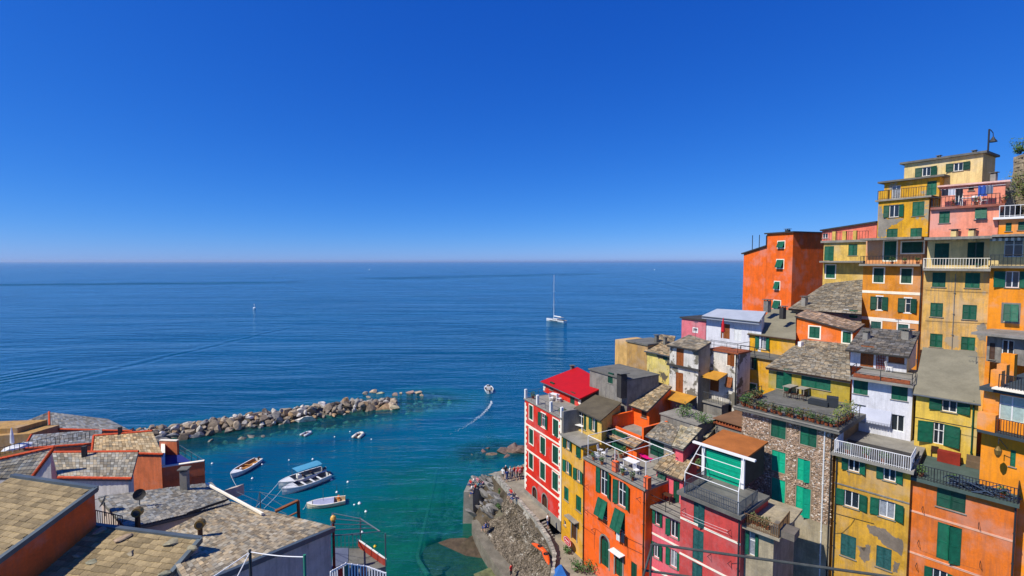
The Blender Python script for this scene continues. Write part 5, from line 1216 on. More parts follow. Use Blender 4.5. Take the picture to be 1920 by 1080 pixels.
# D..H : the lower houses towards the sea
def q4(*a): return [PZ(('1', x, y), z) for x, y, z in a]
rD, roD, cD = lhouse('hip_roof_house', 'farthest left house, dark grey hipped roof with an orange ridge', q4((265, 297, 15.5), (705, 308, 15.5), (575, 243, 16.7), (262, 206, 16.9)), 4, SALW, (.20, .20, .195), .34, .4, edges=(0, 3))
c = planar(q4((262, 297, 15.5), (92, 318, 15.4), (100, 268, 16.2), (258, 206, 16.9))); m_ = MB(); m_.hexa([x - UP * .22 for x in c], [x - UP * .07 for x in c]); o2 = m_.build('roof', DCONC, rD); sl_ = MB(); slates(sl_, c, .34, .4, (.21, .205, .19)); sl_.build('slates', SLATE, o2, kind='stuff')
skirt(rD, c, 4, SALW)
lhouse('grey_tile_house', 'low grey slate roof with orange edge and a railing beside the hipped roof', q4((125, 402, 16.3), (540, 372, 16.3), (545, 298, 17.0), (168, 328, 17.0)), 4, SALW, (.23, .225, .21), .3, .36, edges=(0, 3))
rF, roF, cF = lhouse('brown_tile_house', 'brown tiled roof over a salmon wall nearest the breakwater', q4((490, 420, 17.2), (868, 432, 17.2), (812, 308, 18.2), (500, 334, 18.2)), 4, SALW, (.42, .31, .17), .3, .33, edges=(0, 2, 3), inset=.15)
chimney(rF, cF[2].lerp(cF[3], .55), .3, .7, DGREY, cap=False)
rG, roG, cG = lhouse('ribbed_slate_house', 'grey-brown ribbed slate roof with white wall and red corner in the left foreground', q4((310, 556, 18.2), (700, 562, 18.2), (738, 418, 19.0), (278, 422, 19.0)), 4, WHW, (.34, .30, .22), .42, .3, edges=(0, 2), inset=.3)
chimney(rG, PZ(('1', 450, 436), 19.0), .32, .8, DGREY, cap=False)
rH, roH, cH = lhouse('red_ridge_house', 'roof with a dark red rounded ridge cut off by the left edge', q4((-260, 560, 18.3), (172, 552, 18.3), (290, 394, 18.9), (-200, 500, 19.2)), 4, WHW, (.36, .33, .25), .3, .36, edges=(1, 2), em=RIDGE)
gw = MB(); a, d = PZ(('1', 175, 556), 18.2), PZ(('1', 288, 398), 18.8); gw.face([V((a.x, a.y, 4)), V((d.x, d.y, 4)), d + V((.1, 0, -.1)), a + V((.1, 0, -.1))]); gw.build('gable_wall', WHW, rH)
# left: tan walls and tarpaulin
tw_ = thing('tan_terrace_house', 'tan walled terraces at the far left edge below the grey hipped roof', 'house', PZ(('1', 40, 380), 14))
m_ = MB(); a, d = PZ(('1', -200, 345), 16.0), PZ(('1', 160, 322), 16.0); m_.box(V((a.x, a.y, 4)), V((d.x - a.x, d.y - a.y, 0)), V((.6, 3, 0)), UP * 12); m_.build('wall', TAN, tw_)
m_ = MB(); a, d = PZ(('1', -200, 302), 16.6), PZ(('1', 92, 292), 16.6); m_.box(V((a.x, a.y, 5)), V((d.x - a.x, d.y - a.y, 0)), V((.6, 3, 0)), UP * 11.6); m_.build('upper_wall', TAN, tw_)
tp_ = MB(); p = PZ(('1', 95, 392), 16.5); lump(tp_, p, 1.0, (.75, .75, .72), ICO2, .3, .4, cut=2); tag(recenter(tp_.build('tarpaulin', ROCK)), 'crumpled white tarpaulin bundle on the far left terrace', 'tarpaulin')
ps = thing('parasol', 'closed white parasol standing on the far left terrace', 'parasol', PZ(('1', 68, 420), 16)); pb = ORG[ps.name]
m_ = MB(); m_.tube(pb, pb + UP * 2.6, .04); m_.build('pole', WHITE, ps); m_ = MB(); m_.lathe(pb + UP * .9, [(.08, 0), (.17, .1), (.13, 1.0), (.03, 1.7)], 8); m_.build('canopy', CLOTHW, ps)
rl = thing('terrace_railing', 'dark railing slanting across the grey slates at far left', 'railing', PZ(('1', 100, 420), 16.5))
railing(rl, [PZ(('1', 0, 440), 16.5), PZ(('1', 105, 412), 16.5), PZ(('1', 478, 345), 17.0)], .8, sp=.35)
# salmon terrace by the water
tr_ = thing('salmon_terrace', 'salmon walled terrace with blue floor jutting out over the harbour', 'terrace', PZ(('1', 960, 560), 10))
f_ = [PZ(('1', x, y), 14.6) for x, y in ((862, 556), (1092, 520), (955, 432), (862, 430))]
m_ = MB(); m_.hexa([V((p.x, p.y, 2)) for p in f_], f_); m_.build('base', SALW, tr_)
m_ = MB(); m_.hexa([p + UP * .01 for p in f_], [p + UP * .05 for p in f_]); m_.build('floor', mat('blue_tarpaulin', '1f2f78', var=.15, streak=0), tr_)
for a, d, h in ((f_[0], f_[1], 1.1), (f_[3], f_[2], 1.6), (f_[0], f_[3], 1.2)):
    dd = d - a; s = V((dd.y, -dd.x, 0)).normalized() * .28; m_ = MB(); m_.box(a - UP * .3, dd, s, UP * (h + .3)); w_ = m_.build('parapet', SALW, tr_)
    m_ = MB(); m_.box(a - s * .1 + UP * h, dd, s * 1.25, UP * .08); m_.build('coping', TRIM, w_)
railing(tr_, [f_[2], f_[1]], 1.1, m=GREY_METAL, balus=False, mid=True)
# dishes, vents, lines
def dish(p, z, r, lb, m=DGREY, az=-.9):
    b0 = PZ(p, z); t = thing('satellite_dish', lb, 'satellite dish', b0); m_ = MB(); m_.tube(b0 - UP * .1, b0 + UP * .7, .03); m_.build('mast', GREY_METAL, t)
    N = V((math.cos(az), math.sin(az), .45)).normalized(); a = N.orthogonal().normalized(); d = N.cross(a); cc = b0 + UP * .75; m_ = MB()
    rings = [[cc + N * (.3 * (k / 4) ** 2 * r) + (a * math.cos(t_) + d * math.sin(t_)) * r * k / 4 for t_ in [6.283 * i / 14 for i in range(14)]] for k in (.3, 1, 2, 3, 4)]
    m_.loft(rings, cap=False); m_.face(rings[0]); m_.build('reflector', m, t); m_ = MB(); m_.tube(cc - a * r * .9, cc + N * .5, .015, 4); m_.tube(cc + N * .45, cc + N * .6, .04); m_.build('receiver', IRON, t)
dish(('1', 745, 712), 21.4, .32, 'black satellite dish in the middle of the grey slate roof'); dish(('1', 560, 752), 21.6, .36, 'grey-blue satellite dish low in the shade of the orange wall', GREY_METAL, -2.6)
BRASS = mat('dull_brass', '8a6f3a', rough=.5, var=.25, scale=6, streak=0, metal=.5)
for x, y, z, lb in ((735, 815, 21.8, 'round flue cowl standing left beside the stone-weighted roof'), (1068, 880, 21.3, 'round flue cowl standing right beside the stone-weighted roof')):
    b0 = PZ(('1', x, y), z); t = thing('flue_cowl', lb, 'chimney', b0); m_ = MB(); m_.tube(b0 - UP * .4, b0 + UP * .55, .12, 8); m_.build('flue', DWOOD, t)
    m_ = MB(); N = V((.3, -1, .1)).normalized(); cc = b0 + UP * .78; m_.tube(cc - N * .14, cc + N * .14, .26, 12, .24); m_.build('cowl', BRASS, t); m_ = MB(); m_.tube(cc + N * .142, cc + N * .16, .15, 10); m_.build('cowl_opening', IRON, t)
rl = thing('balcony_railing', 'short black railing in the shade at the foot of the orange wall', 'railing', PZ(('1', 580, 800), 21)); railing(rl, [PZ(('1', 512, 805), 21.6), PZ(('1', 655, 838), 21.4)], .8, sp=.14)
cl_ = thing('clothes_line', 'white rope clothes line between a dark and a green post at the bottom', 'clothes line', PD((520, 1090), 17))
pa, pb_ = PD(('2', 458, 905), 17.5), PD(('2', 852, 942), 16.6)
for p, m_m in ((pa, IRON), (pb_, mat('green_post', '2f7a62', streak=0, var=.1))): m_ = MB(); m_.tube(p - UP * 4, p + UP * .08, .055); m_.build('post', m_m, cl_)
m_ = MB()
for p0, p1, sag in ((pa, pb_, .05), (pa, pa + V((-2.6, -2.2, -1.0)), .1), (pa, pa + V((-.6, -3, -2.2)), .1)):
    m_.path([p0.lerp(p1, t / 8) - UP * sag * math.sin(math.pi * t / 8) for t in range(9)], .018, 5)
m_.build('rope', WHITE, cl_)
# harbourside terrace beyond the brown roof
ht = thing('pergola_terrace', 'small harbour terrace with white steel pergola bars behind the brown roof', 'terrace', PZ(('2', 1200, 900), 12))
zt_ = 15.4; f_ = [PZ(('2', x, y), zt_) for x, y in ((1040, 1120), (1440, 1010), (1260, 880), (1060, 880))]
m_ = MB(); m_.hexa([V((p.x, p.y, 1)) for p in f_], f_); m_.build('base', DCONC, ht)
m_ = MB()
for i in range(6):
    t = i / 5; a, d = f_[0].lerp(f_[1], .1 + t * .0) + UP * 2.3, 0
for i in range(5): t = i / 4; m_.tube(f_[3].lerp(f_[0], t * .8) + UP * 2.6, f_[2].lerp(f_[1], t * .8) + UP * 2.2, .032)
for i in range(2): m_.tube(f_[3 - i] + UP * (2.6 - .4 * i), f_[i].lerp(f_[3 - i], .2) + UP * (2.6 - .4 * i), .05)
for p in f_: m_.tube(p, p + UP * 2.3, .05)
m_.build('pergola', GREY_METAL, ht); dd = f_[1] - f_[2]; m_ = MB(); m_.box(f_[2], dd, V((-.25, .15, 0)), UP * .5); w_ = m_.build('parapet', mat('plaster_brick_red', '9a2f1c', var=.15), ht); m_ = MB(); m_.box(f_[2] + UP * .5 + V((.06, -.06, 0)), dd, V((-.4, .28, 0)), UP * .1); m_.build('coping', WHITE, w_)
railing(ht, [f_[3], f_[2]], 1.0, m=GREY_METAL, sp=.25)
m_ = MB(); m_.hexa([f_[0].lerp(f_[3], .35) + UP * .02, f_[0].lerp(f_[2], .55) + UP * .02, f_[3].lerp(f_[2], .55) + UP * .02, f_[3] + UP * .02], [x + UP * .04 for x in (f_[0].lerp(f_[3], .35), f_[0].lerp(f_[2], .55), f_[3].lerp(f_[2], .55), f_[3])]); m_.build('deck', mat('grey_deck', '5d6478', var=.15), ht)
lp = thing('harbour_lamp', 'round lamp on a rust-red post at the corner of the brown slate roof', 'street lamp', PD(('2', 1058, 1080), 27.4)); p0 = PD(('2', 1060, 690), 27.6)
m_ = MB(); m_.tube(V((p0.x, p0.y, p0.z - 5)), p0, .1, 8, .07); m_.build('post', mat('rust_red_paint', '8a2f1e', streak=0, var=.2), lp); m_ = MB(); m_.lathe(p0 + UP * .05, [(.06, 0), (.15, .08), (.17, .18), (.13, .3), (.03, .38)], 12); m_.build('globe', mat('amber_globe', 'd9a24a', rough=.2, streak=0, bump=0, var=.05), lp)
m_ = MB(); m_.lathe(p0 - UP * .05, [(.1, 0), (.14, .04), (.1, .1)], 10); m_.build('collar', IRON, lp)
dk = thing('timber_derrick', 'weathered timber beam propped up with wires at the roof edge above the boats', 'derrick', PZ(('2', 700, 640), 19)); a, e2, f2 = PZ(('2', 640, 612), 20.6), PD(('2', 805, 535), 29.5), PD(('2', 818, 665), 29.8)
BEAM = mat('rusty_beam', '8c5433', var=.25, scale=5); m_ = MB(); m_.tube(a, e2, .11, 6); m_.build('beam', BEAM, dk); m_ = MB(); m_.tube(e2, f2 - UP * 2.5, .1, 6); m_.tube(e2 + (f2 - e2) * .6, f2 + V((-.8, 0, .1)), .06); m_.build('post', BEAM, dk)
m_ = MB(); g0 = PD(('2', 528, 472), 30.5); 
for p in (('2', 800, 530), ('2', 360, 470), ('2', 500, 610), ('2', 700, 575)): m_.tube(g0, PD(p, 30), .014, 5)
m_.tube(g0, PD(('2', 535, 600), 30.5), .03); m_.tube(PD(('2', 360, 470), 31), PD(('2', 720, 630), 29.5), .014, 5); m_.tube(PD(('2', 270, 560), 30.5), PD(('2', 440, 530), 30.5), .014, 5); m_.build('wire_frame', GREY_METAL, dk)
sb_ = MB(); a, d = PZ(('2', 270, 478), 20.0), PZ(('2', 360, 452), 20.0); sb_.box(a - UP * .6, d - a, V((.25, .5, 0)), UP * .75); tag(recenter(sb_.build('planter_box', mat('white_brick', 'cdb9a4', var=.2))), 'small white-topped wall block beside the white roof edge', 'wall')
nf = thing('picket_fence', 'white slatted fence hung with ropes and red cloths at the bottom edge', 'fence', PD((670, 1090), 21)); a, d = PD(('2', 1040, 1050), 21.0), PD(('2', 1440, 1060), 22.5); mid_ = PD(('2', 1150, 990), 22)
pts = [a, mid_, PD(('2', 1300, 1010), 22.5), d]
for i in range(22):
    t = i / 21 * 3; k = min(2, int(t)); p = pts[k].lerp(pts[k + 1], t - k); m_ = MB(); m_.cbox(p - UP * 2.2, .05, .05, 2.2 + .04 * (i % 2)); m_.build('slat', WHITE, nf)
m_ = MB(); m_.path(pts, .035, 6); m_.build('rail', WHITE, nf)
for i, (t, cc) in enumerate(((.35, 'b02a1c'), (.75, '3a6a58'), (1.2, '2c4468'), (1.6, 'a03020'))):
    k = min(2, int(t)); p = pts[k].lerp(pts[k + 1], t - k); q_ = pts[k].lerp(pts[k + 1], t - k + .28); m_ = MB(); o_ = V((.06, .1, 0)); m_.hexa([p - UP * 1.5 + o_, q_ - UP * 1.5 + o_, q_ - UP * 1.5 + o_ * 1.3, p - UP * 1.5 + o_ * 1.3], [p - UP * .12 + o_, q_ - UP * .12 + o_, q_ - UP * .12 + o_ * 1.3, p - UP * .12 + o_ * 1.3]); tag(recenter(m_.build('hanging_cloth', mat('cloth_' + cc, cc, streak=0, var=.1))), ('red cloth hanging at the left end of the white slatted fence', 'green cloth hanging second on the white slatted fence', 'navy cloth hanging third on the white slatted fence', 'red cloth hanging to the right on the white slatted fence')[i], 'cloth', 'cloths on the slatted fence')
# ground under the left houses
def lhill(x, y):
    t = max(0, (-12 - x) / 30) + max(0, (22 - y) / 12); e_ = (y - 50 - (-x - 28) * .3)
    h = 1.5 + 9 * min(1, t); 
    if x > -26 - max(0, y - 30) * .35: h -= (x + 26 + max(0, y - 30) * .35) * 1.4
    if e_ > 0: h -= e_ * 1.2
    return max(-4, h + .4 * fbm(x, y, .1))
tag(grid(-110, 0, 4, 80, 1.8, lhill).build('rocky_bank', CLIFF, smooth=True), kind='structure')
PIPE = mat('weathered_pipe', '474a46', rough=.7, var=.25, scale=6, streak=0, bump=.1)
# pipe railing close to the camera at lower right
pr = thing('pipe_railing', 'grey steel pipe handrail crossing the bottom right foreground', 'railing', PD(('7', 165, 1090), 7.6))
m_ = MB(); a, d = PD(('7', 168, 848), 7.6), PD(('p', 1760, 1094), 6.6); m_.tube(a, d, .021, 8); m_.build('top_rail', PIPE, pr)
m_ = MB(); m_.tube(PD(('7', 112, 1040), 7.6), PD(('p', 1500, 1110), 7.2), .019, 8); m_.build('lower_rail', PIPE, pr)
for x0, x1 in ((168, 92), (160, 150)): m_ = MB(); m_.tube(PD(('7', x0, 850), 7.6), PD(('7', x1, 1110), 7.55), .019, 8); m_.build('post', PIPE, pr)
# ================================================================ boats
HULLW = mat('hull_white', 'dcdcd8', rough=.4, var=.1, scale=2, streak=.1, bump=0, spec=.5)
HULLD = mat('hull_dark', '3a4650', rough=.45, var=.15, streak=0, bump=0, spec=.5)
DECKW = mat('deck_wood', 'b07a3c', rough=.6, var=.2, scale=5, streak=.2)
BLUEC = mat('canopy_blue', '4b93b0', rough=.8, var=.08, streak=.05, bump=.05)
RUBW = mat('inflatable_tube', 'd8d2c0', rough=.5, var=.08, streak=0, bump=0)
RUBG = mat('inflatable_grey', 'b9bcc0', rough=.5, var=.08, streak=0, bump=0)
def hull_rings(L, B, Hh, n=14, inset=0.0, zlow=None, bowrise=.35, transom=.75):
    rings = []
    for i in range(n + 1):
        t = i / n; x = -L / 2 + L * t
        w_ = B / 2 * (transom + (1 - transom) * math.sin(min(1, t / .45) * math.pi / 2)) * (1 - max(0, (t - .5) / .5) ** 2.4) + .02
        w_ = max(.02, w_ - inset); zs = Hh * (1 + bowrise * max(0, (t - .4) / .6) ** 2 + .08 * (1 - t)); zb = -.25 if zlow is None else zlow
        if zlow is None: zb = -.3 + max(0, (t - .85) / .15) ** 2 * .4
        rings.append((x, w_, zs, zb))
    return rings
class Boat:
    def __init__(s, name, label, cat, pa, pb, L=None, group=None):
        a, d = PZ(pa, 0), PZ(pb, 0)        # stern, bow
        s.c = (a + d) / 2; v = d - a; s.L = L or v.length; s.f = V((v.x, v.y, 0)).normalized(); s.s = V((-s.f.y, s.f.x, 0)); s.root = thing(name, label, cat, s.c, group)
    def P(s, x, y, z): return s.c + s.f * x + s.s * y + UP * z
    def hull(s, B, Hh, m=HULLW, inm=DECKW, floor=.2, rim=WHITE, bowrise=.35, deck=.28, transom=.75):
        R_ = hull_rings(s.L, B, Hh, bowrise=bowrise, transom=transom); mb = MB()
        sec = lambda x, w_, zs, zb: [s.P(x, -w_, zs), s.P(x, -w_ * .93, zs * .45), s.P(x, -w_ * .6, zb * .6), s.P(x, 0, zb), s.P(x, w_ * .6, zb * .6), s.P(x, w_ * .93, zs * .45), s.P(x, w_, zs)]
        mb.loft([sec(*r) for r in R_], close=False); mb.face(sec(*R_[0])); h = mb.build('hull', m, s.root, smooth=False)
        mb = MB(); I = hull_rings(s.L * .97, B, Hh, inset=.09, bowrise=bowrise, transom=transom); k = [r for r in I if r[0] < s.L * (.5 - deck)]
        mb.loft([[s.P(x, -w_, zs), s.P(x, -w_ * .9, floor), s.P(x, w_ * .9, floor), s.P(x, w_, zs)] for x, w_, zs, zb in k], close=False); mb.build('inside', inm, s.root)
        fd = [r for r in R_ if r[0] >= s.L * (.5 - deck) - s.L / 13]; mb = MB(); mb.loft([[s.P(x, -w_ * .97, zs - .02), s.P(x, 0, zs + .05), s.P(x, w_ * .97, zs - .02)] for x, w_, zs, zb in fd], close=False); mb.build('foredeck', HULLW, s.root)
        mb = MB()
        for sg in (-1, 1):
            mb.loft([[s.P(x, sg * (w_ + .03), zs - .06), s.P(x, sg * (w_ + .03), zs + .03), s.P(x, sg * (w_ - .1), zs + .03), s.P(x, sg * (w_ - .1), zs - .06)] for x, w_, zs, zb in R_])
        mb.build('gunwale', rim, s.root); s.B = B; s.H = Hh; return s
    def thwart(s, x, m=DECKW, w_=.28):
        mb = MB(); mb.box(s.P(x, -s.B / 2 * .82, s.H * .7), s.f * w_, s.s * s.B * .82, UP * .05); mb.build('thwart', m, s.root)
    def outboard(s):
        mb = MB(); c = s.P(-s.L / 2 - .18, 0, s.H * .6); mb.box(c - s.s * .16 - s.f * .15, s.f * .34, s.s * .32, UP * .5); mb.tube(c + UP * .1, c - UP * .9, .08); mb.build('outboard_motor', IRON, s.root)
    def rope(s, p, z=0.05):
        mb = MB(); a = s.P(s.L / 2, 0, s.H * 1.2); d = PZ(p, z); mb.path([a.lerp(d, t / 5) - UP * .12 * math.sin(math.pi * t / 5) for t in range(6)], .02, 4); mb.build('mooring_rope', WHITE, s.root)
bt = Boat('rowing_boat', 'small open white rowing boat with wooden inside, moored alone left of the others', 'boat', ('2', 520, 255), ('2', 318, 378)).hull(2.2, .65, HULLW, DECKW)
for x in (-1.2, .1): bt.thwart(x)
bt.outboard(); bt.rope(('2', 360, 430))
for x, y in ((-1.4, .6), (.4, -.5)): m_ = MB(); m_.lathe(bt.P(x, y, .2), [(.1, 0), (.2, .08), (.22, .3), (.1, .4)], 8); m_.build('coiled_rope', CLOTHW, bt.root)
bt = Boat('canopy_boat', 'white boat shaded by a flat blue canopy, rafted beside a long white boat', 'boat', ('2', 992, 338), ('2', 666, 450)).hull(2.7, .85, HULLW, mat('deck_grey', '7b7f82', streak=0))
for x in (-2, -.6): bt.thwart(x, DWOOD)
m_ = MB(); x0, x1, y_, h_ = -bt.L * .40, bt.L * .16, 1.05, 2.25
m_.loft([[bt.P(x, -y_, h_ - .06), bt.P(x, -y_ * .5, h_ + .04), bt.P(x, 0, h_ + .07), bt.P(x, y_ * .5, h_ + .04), bt.P(x, y_, h_ - .06), bt.P(x, 0, h_ - .02)] for x in (x0, (x0 + x1) / 2, x1)]); m_.build('canopy', BLUEC, bt.root)
for x in (x0 + .05, (x0 + x1) / 2, x1 - .05):
    for y in (-y_ + .04, y_ - .04): m_ = MB(); m_.tube(bt.P(x, y, .6), bt.P(x, y, h_ - .05), .03); m_.build('canopy_pole', GREY_METAL, bt.root)
bt.outboard(); bt.rope(('2', 500, 580))
m_ = MB(); m_.box(bt.P(.2, -.35, .7), bt.f * .6, bt.s * .7, UP * .6); m_.build('steering_console', WHITE, bt.root)
bt = Boat('long_boat', 'long white boat with grey benches in front of the blue canopy', 'boat', ('2', 1025, 372), ('2', 690, 496)).hull(2.6, .8, HULLW, mat('deck_dark', '4c5054', streak=0), rim=HULLW)
for x in (-2.4, -1.2, 0.2): bt.thwart(x, HULLW)
bt.outboard(); bt.rope(('2', 560, 590))
m_ = MB(); m_.path([bt.P(bt.L * .2, -.8, .8), bt.P(bt.L * .3, -.7, 1.3), bt.P(bt.L * .45, 0, 1.35), bt.P(bt.L * .3, .7, 1.3), bt.P(bt.L * .2, .8, .8)], .025); m_.build('bow_rail', GREY_METAL, bt.root)
bt = Boat('wooden_boat', 'varnished wooden boat with grey-lilac deck cover nearest the roofs', 'boat', ('2', 1148, 548), ('2', 868, 590)).hull(2.1, .6, mat('hull_cream', 'cbbfa6', rough=.5, var=.15, streak=.1), mat('inside_beige', 'b9a07a', streak=0), rim=TRIM, deck=.12)
m_ = MB(); m_.loft([[bt.P(x, -w_, zs + .02), bt.P(x, 0, zs + .14), bt.P(x, w_, zs + .02)] for x, w_, zs, zb in hull_rings(bt.L * .95, 1.95, .6)[4:13]], close=False); m_.build('deck_cover', mat('cover_lilac', '9da0b6', var=.12, streak=0), bt.root)
bt.thwart(-bt.L * .36); bt.rope(('2', 840, 600)); m_ = MB(); m_.tube(bt.P(.4, 0, .5), bt.P(.4, 0, 2.6), .03); m_.tube(bt.P(-2.4, 0, .5), bt.P(-2.4, 0, 2.0), .02); m_.build('pole', GREY_METAL, bt.root)
for y in (-.4, .2): m_ = MB(); m_.lathe(bt.P(-1.7, y - .8, .3), [(.12, 0), (.2, .1), (.2, .3), (.1, .4)], 8); m_.build('fender', mat('orange_fender', 'c8641e', streak=0), bt.root)
def inflatable(label, p, L, ang, m):
    c = PZ(p, 0); t = thing('inflatable_dinghy', label, 'dinghy', c, 'inflatable dinghies'); f = V((math.cos(ang), math.sin(ang), 0)); s = V((-f.y, f.x, 0)); m_ = MB(); r = L * .12; w_ = L * .25
    path = [c - f * L * .5 + s * w_, c + f * L * .15 + s * w_, c + f * L * .38 + s * w_ * .6, c + f * L * .5, c + f * L * .38 - s * w_ * .6, c + f * L * .15 - s * w_, c - f * L * .5 - s * w_]
    m_.path([p_ + UP * r * .8 for p_ in path], r, 8); m_.build('tube', m, t, smooth=True)
    m_ = MB(); m_.face([p_ + UP * .12 for p_ in path]); m_.build('floor', DWOOD, t); m_ = MB(); m_.box(c - f * L * .42 - s * w_, s * 2 * w_, f * .06, UP * .42); m_.build('transom', mat('transom_grey', '60605c', streak=0), t)
    m_ = MB(); m_.box(c - s * w_, s * 2 * w_, f * .25, UP * .38); m_.build('seat', DWOOD, t)
inflatable('small grey-white inflatable dinghy floating left, nearer the breakwater boulders', (575, 815), 2.2, 1.2, RUBG); inflatable('cream inflatable dinghy with dark floor floating right, out in the harbour', (673, 818), 2.6, 1.4, RUBW)
bt = Boat('motor_boat', 'white motorboat leaving a curved wake off the tip of the breakwater', 'boat', ('p', 921, 748), ('p', 912, 720), L=5.6).hull(2.4, .8, HULLW, mat('deck_pale', 'b9b2a0', streak=0), rim=WHITE, deck=.34)
m_ = MB(); m_.box(bt.P(-.3, -.5, .3), bt.f * .7, bt.s * 1.0, UP * .9); m_.build('console', WHITE, bt.root); m_ = MB(); m_.hexa([bt.P(.3, -.6, 1.1), bt.P(.4, -.6, 1.1), bt.P(.4, .6, 1.1), bt.P(.3, .6, 1.1)], [bt.P(.05, -.5, 1.65), bt.P(.1, -.5, 1.65), bt.P(.1, .5, 1.65), bt.P(.05, .5, 1.65)]); m_.build('windscreen', GLASS, bt.root)
bt.thwart(-1.5, DGREY, .6); bt.outboard()
MBT = bt
# wake foam
FOAM = mat('foam', 'dfe8ea', rough=.9, var=.1, streak=0); FOAM.node_tree.nodes['Principled BSDF'].inputs['Alpha'].default_value = .5; fm = MB(); wp = poly3([PZ(p, .012) for p in (('p', 921, 752), ('4', 490, 200), ('4', 478, 225), ('4', 450, 255), ('4', 400, 295), ('4', 330, 340), ('4', 250, 372))], 90)
for i, p in enumerate(wp):
    f = i / 90
    for _ in range(int(12 * (1 - f) ** 1.2) + (1 if random.random() < .5 else 0)):
        c = p + V((random.gauss(0, .14 + .2 * f), random.gauss(0, .2 + .3 * f), 0)); r = rnd(.03, .14) * (1 - f * .4); a0 = rnd(0, 6); k = 6
        fm.face([c + V((math.cos(a0 + 6.283 * j / k) * r * rnd(.6, 1.2), math.sin(a0 + 6.283 * j / k) * r * rnd(.8, 1.8), rnd(0, .006))) for j in range(k)])
def foam_at(p0, p1, n, w_, r0=.05, r1=.2):
    a, d = PZ(p0, .012), PZ(p1, .012)
    for _ in range(n):
        c = a.lerp(d, random.random()) + V((random.gauss(0, w_), random.gauss(0, w_), 0)); r = rnd(r0, r1); a0 = rnd(0, 6)
        fm.face([c + V((math.cos(a0 + j * 1.047) * r * rnd(.6, 1.2), math.sin(a0 + j * 1.047) * r * rnd(.8, 1.6), 0)) for j in range(6)])
foam_at((1222, 506), (1205, 507), 60, 2.5, .6, 2.5)
fm.build('foam', FOAM, kind='stuff')['label'] = 'white wake foam on the water'
# sailing yacht
bt = Boat('sailing_yacht', 'white sailing yacht with bare mast lying out at sea', 'sailboat', ('p', 1064, 606.5), ('p', 1021, 600.5), L=16.0).hull(4.2, 1.3, HULLW, mat('deck_teak', 'a98f6a', streak=0), rim=WHITE, deck=.55, floor=.5, bowrise=.2)
m_ = MB(); m_.hexa([bt.P(-2.2, -1.2, 1.2), bt.P(3.2, -.8, 1.3), bt.P(3.2, .8, 1.3), bt.P(-2.2, 1.2, 1.2)], [bt.P(-2, -1.0, 2.0), bt.P(2.0, -.6, 1.9), bt.P(2.0, .6, 1.9), bt.P(-2, 1.0, 2.0)]); m_.build('cabin', HULLW, bt.root)
for sg in (-1, 1):
    for k in range(4): m_ = MB(); m_.box(bt.P(-1.5 + k * 1.0, sg * (1.17 - k * .09), 1.45), bt.f * .6, bt.s * sg * .06, UP * .28); m_.build('porthole', BLACK, bt.root)
    m_ = MB(); m_.box(bt.P(-3.5, sg * 2.05, .62), bt.f * 6.5, bt.s * sg * .06, UP * .3); m_.build('hull_window', BLACK, bt.root)
m_ = MB(); m_.tube(bt.P(1.6, 0, 1.8), bt.P(1.6, 0, 28.0), .15, 8, .09); ms = m_.build('mast', HULLW, bt.root); m_ = MB()
for z in (10, 18): m_.tube(bt.P(1.6, -1.3, z), bt.P(1.6, 1.3, z), .05)
m_.build('spreader', HULLW, ms)
m_ = MB(); m_.tube(bt.P(1.5, 0, 3.2), bt.P(-4.6, 0, 3.1), .12); m_.tube(bt.P(1.4, 0, 3.45), bt.P(-4.4, 0, 3.35), .2); m_.build('boom', CLOTHW, bt.root)
m_ = MB()
for a, d in ((bt.P(7.2, 0, 1.6), bt.P(1.6, 0, 27.5)), (bt.P(-7, 0, 1.5), bt.P(1.6, 0, 27.8)), (bt.P(1.4, -1.9, 1.3), bt.P(1.6, 0, 18)), (bt.P(1.4, 1.9, 1.3), bt.P(1.6, 0, 18))): m_.tube(a, d, .03, 4)
m_.build('rigging', GREY_METAL, bt.root)
m_ = MB(); m_.hexa([bt.P(-5.6, -1.5, 2.9), bt.P(-2.6, -1.5, 3.0), bt.P(-2.6, 1.5, 3.0), bt.P(-5.6, 1.5, 2.9)], [bt.P(-5.6, -1.5, 3.0), bt.P(-2.6, -1.5, 3.12), bt.P(-2.6, 1.5, 3.12), bt.P(-5.6, 1.5, 3.0)]); m_.build('bimini', mat('bimini_grey', '8e9092', streak=0), bt.root)
m_ = MB(); m_.tube(bt.P(-6.9, 0, 1.3), bt.P(-6.9, 0, 3.4), .05); m_.build('stern_pole', GREY_METAL, bt.root)
m_ = MB(); m_.path([bt.P(-6, -2.0, 1.9), bt.P(2, -1.9, 2.0), bt.P(7, 0, 2.3), bt.P(2, 1.9, 2.0), bt.P(-6, 2.0, 1.9)], .04, 4); m_.build('guard_rail', GREY_METAL, bt.root)
for lb, pa, pb, L in (('tiny white motorboat speeding far out at right with a white wake', (1222, 506.5), (1232, 505.5), 12), ('tiny white boat far out at sea above the middle', (688, 506), (697, 505.6), 10)):
    bt = Boat('distant_boat', lb, 'boat', pa, pb, L=L).hull(3.2, 1.4, HULLW, DECKW, deck=.4); m_ = MB(); m_.box(bt.P(-2, -1.1, 1.2), bt.f * 4, bt.s * 2.2, UP * 1.6); m_.build('cabin', HULLW, bt.root)
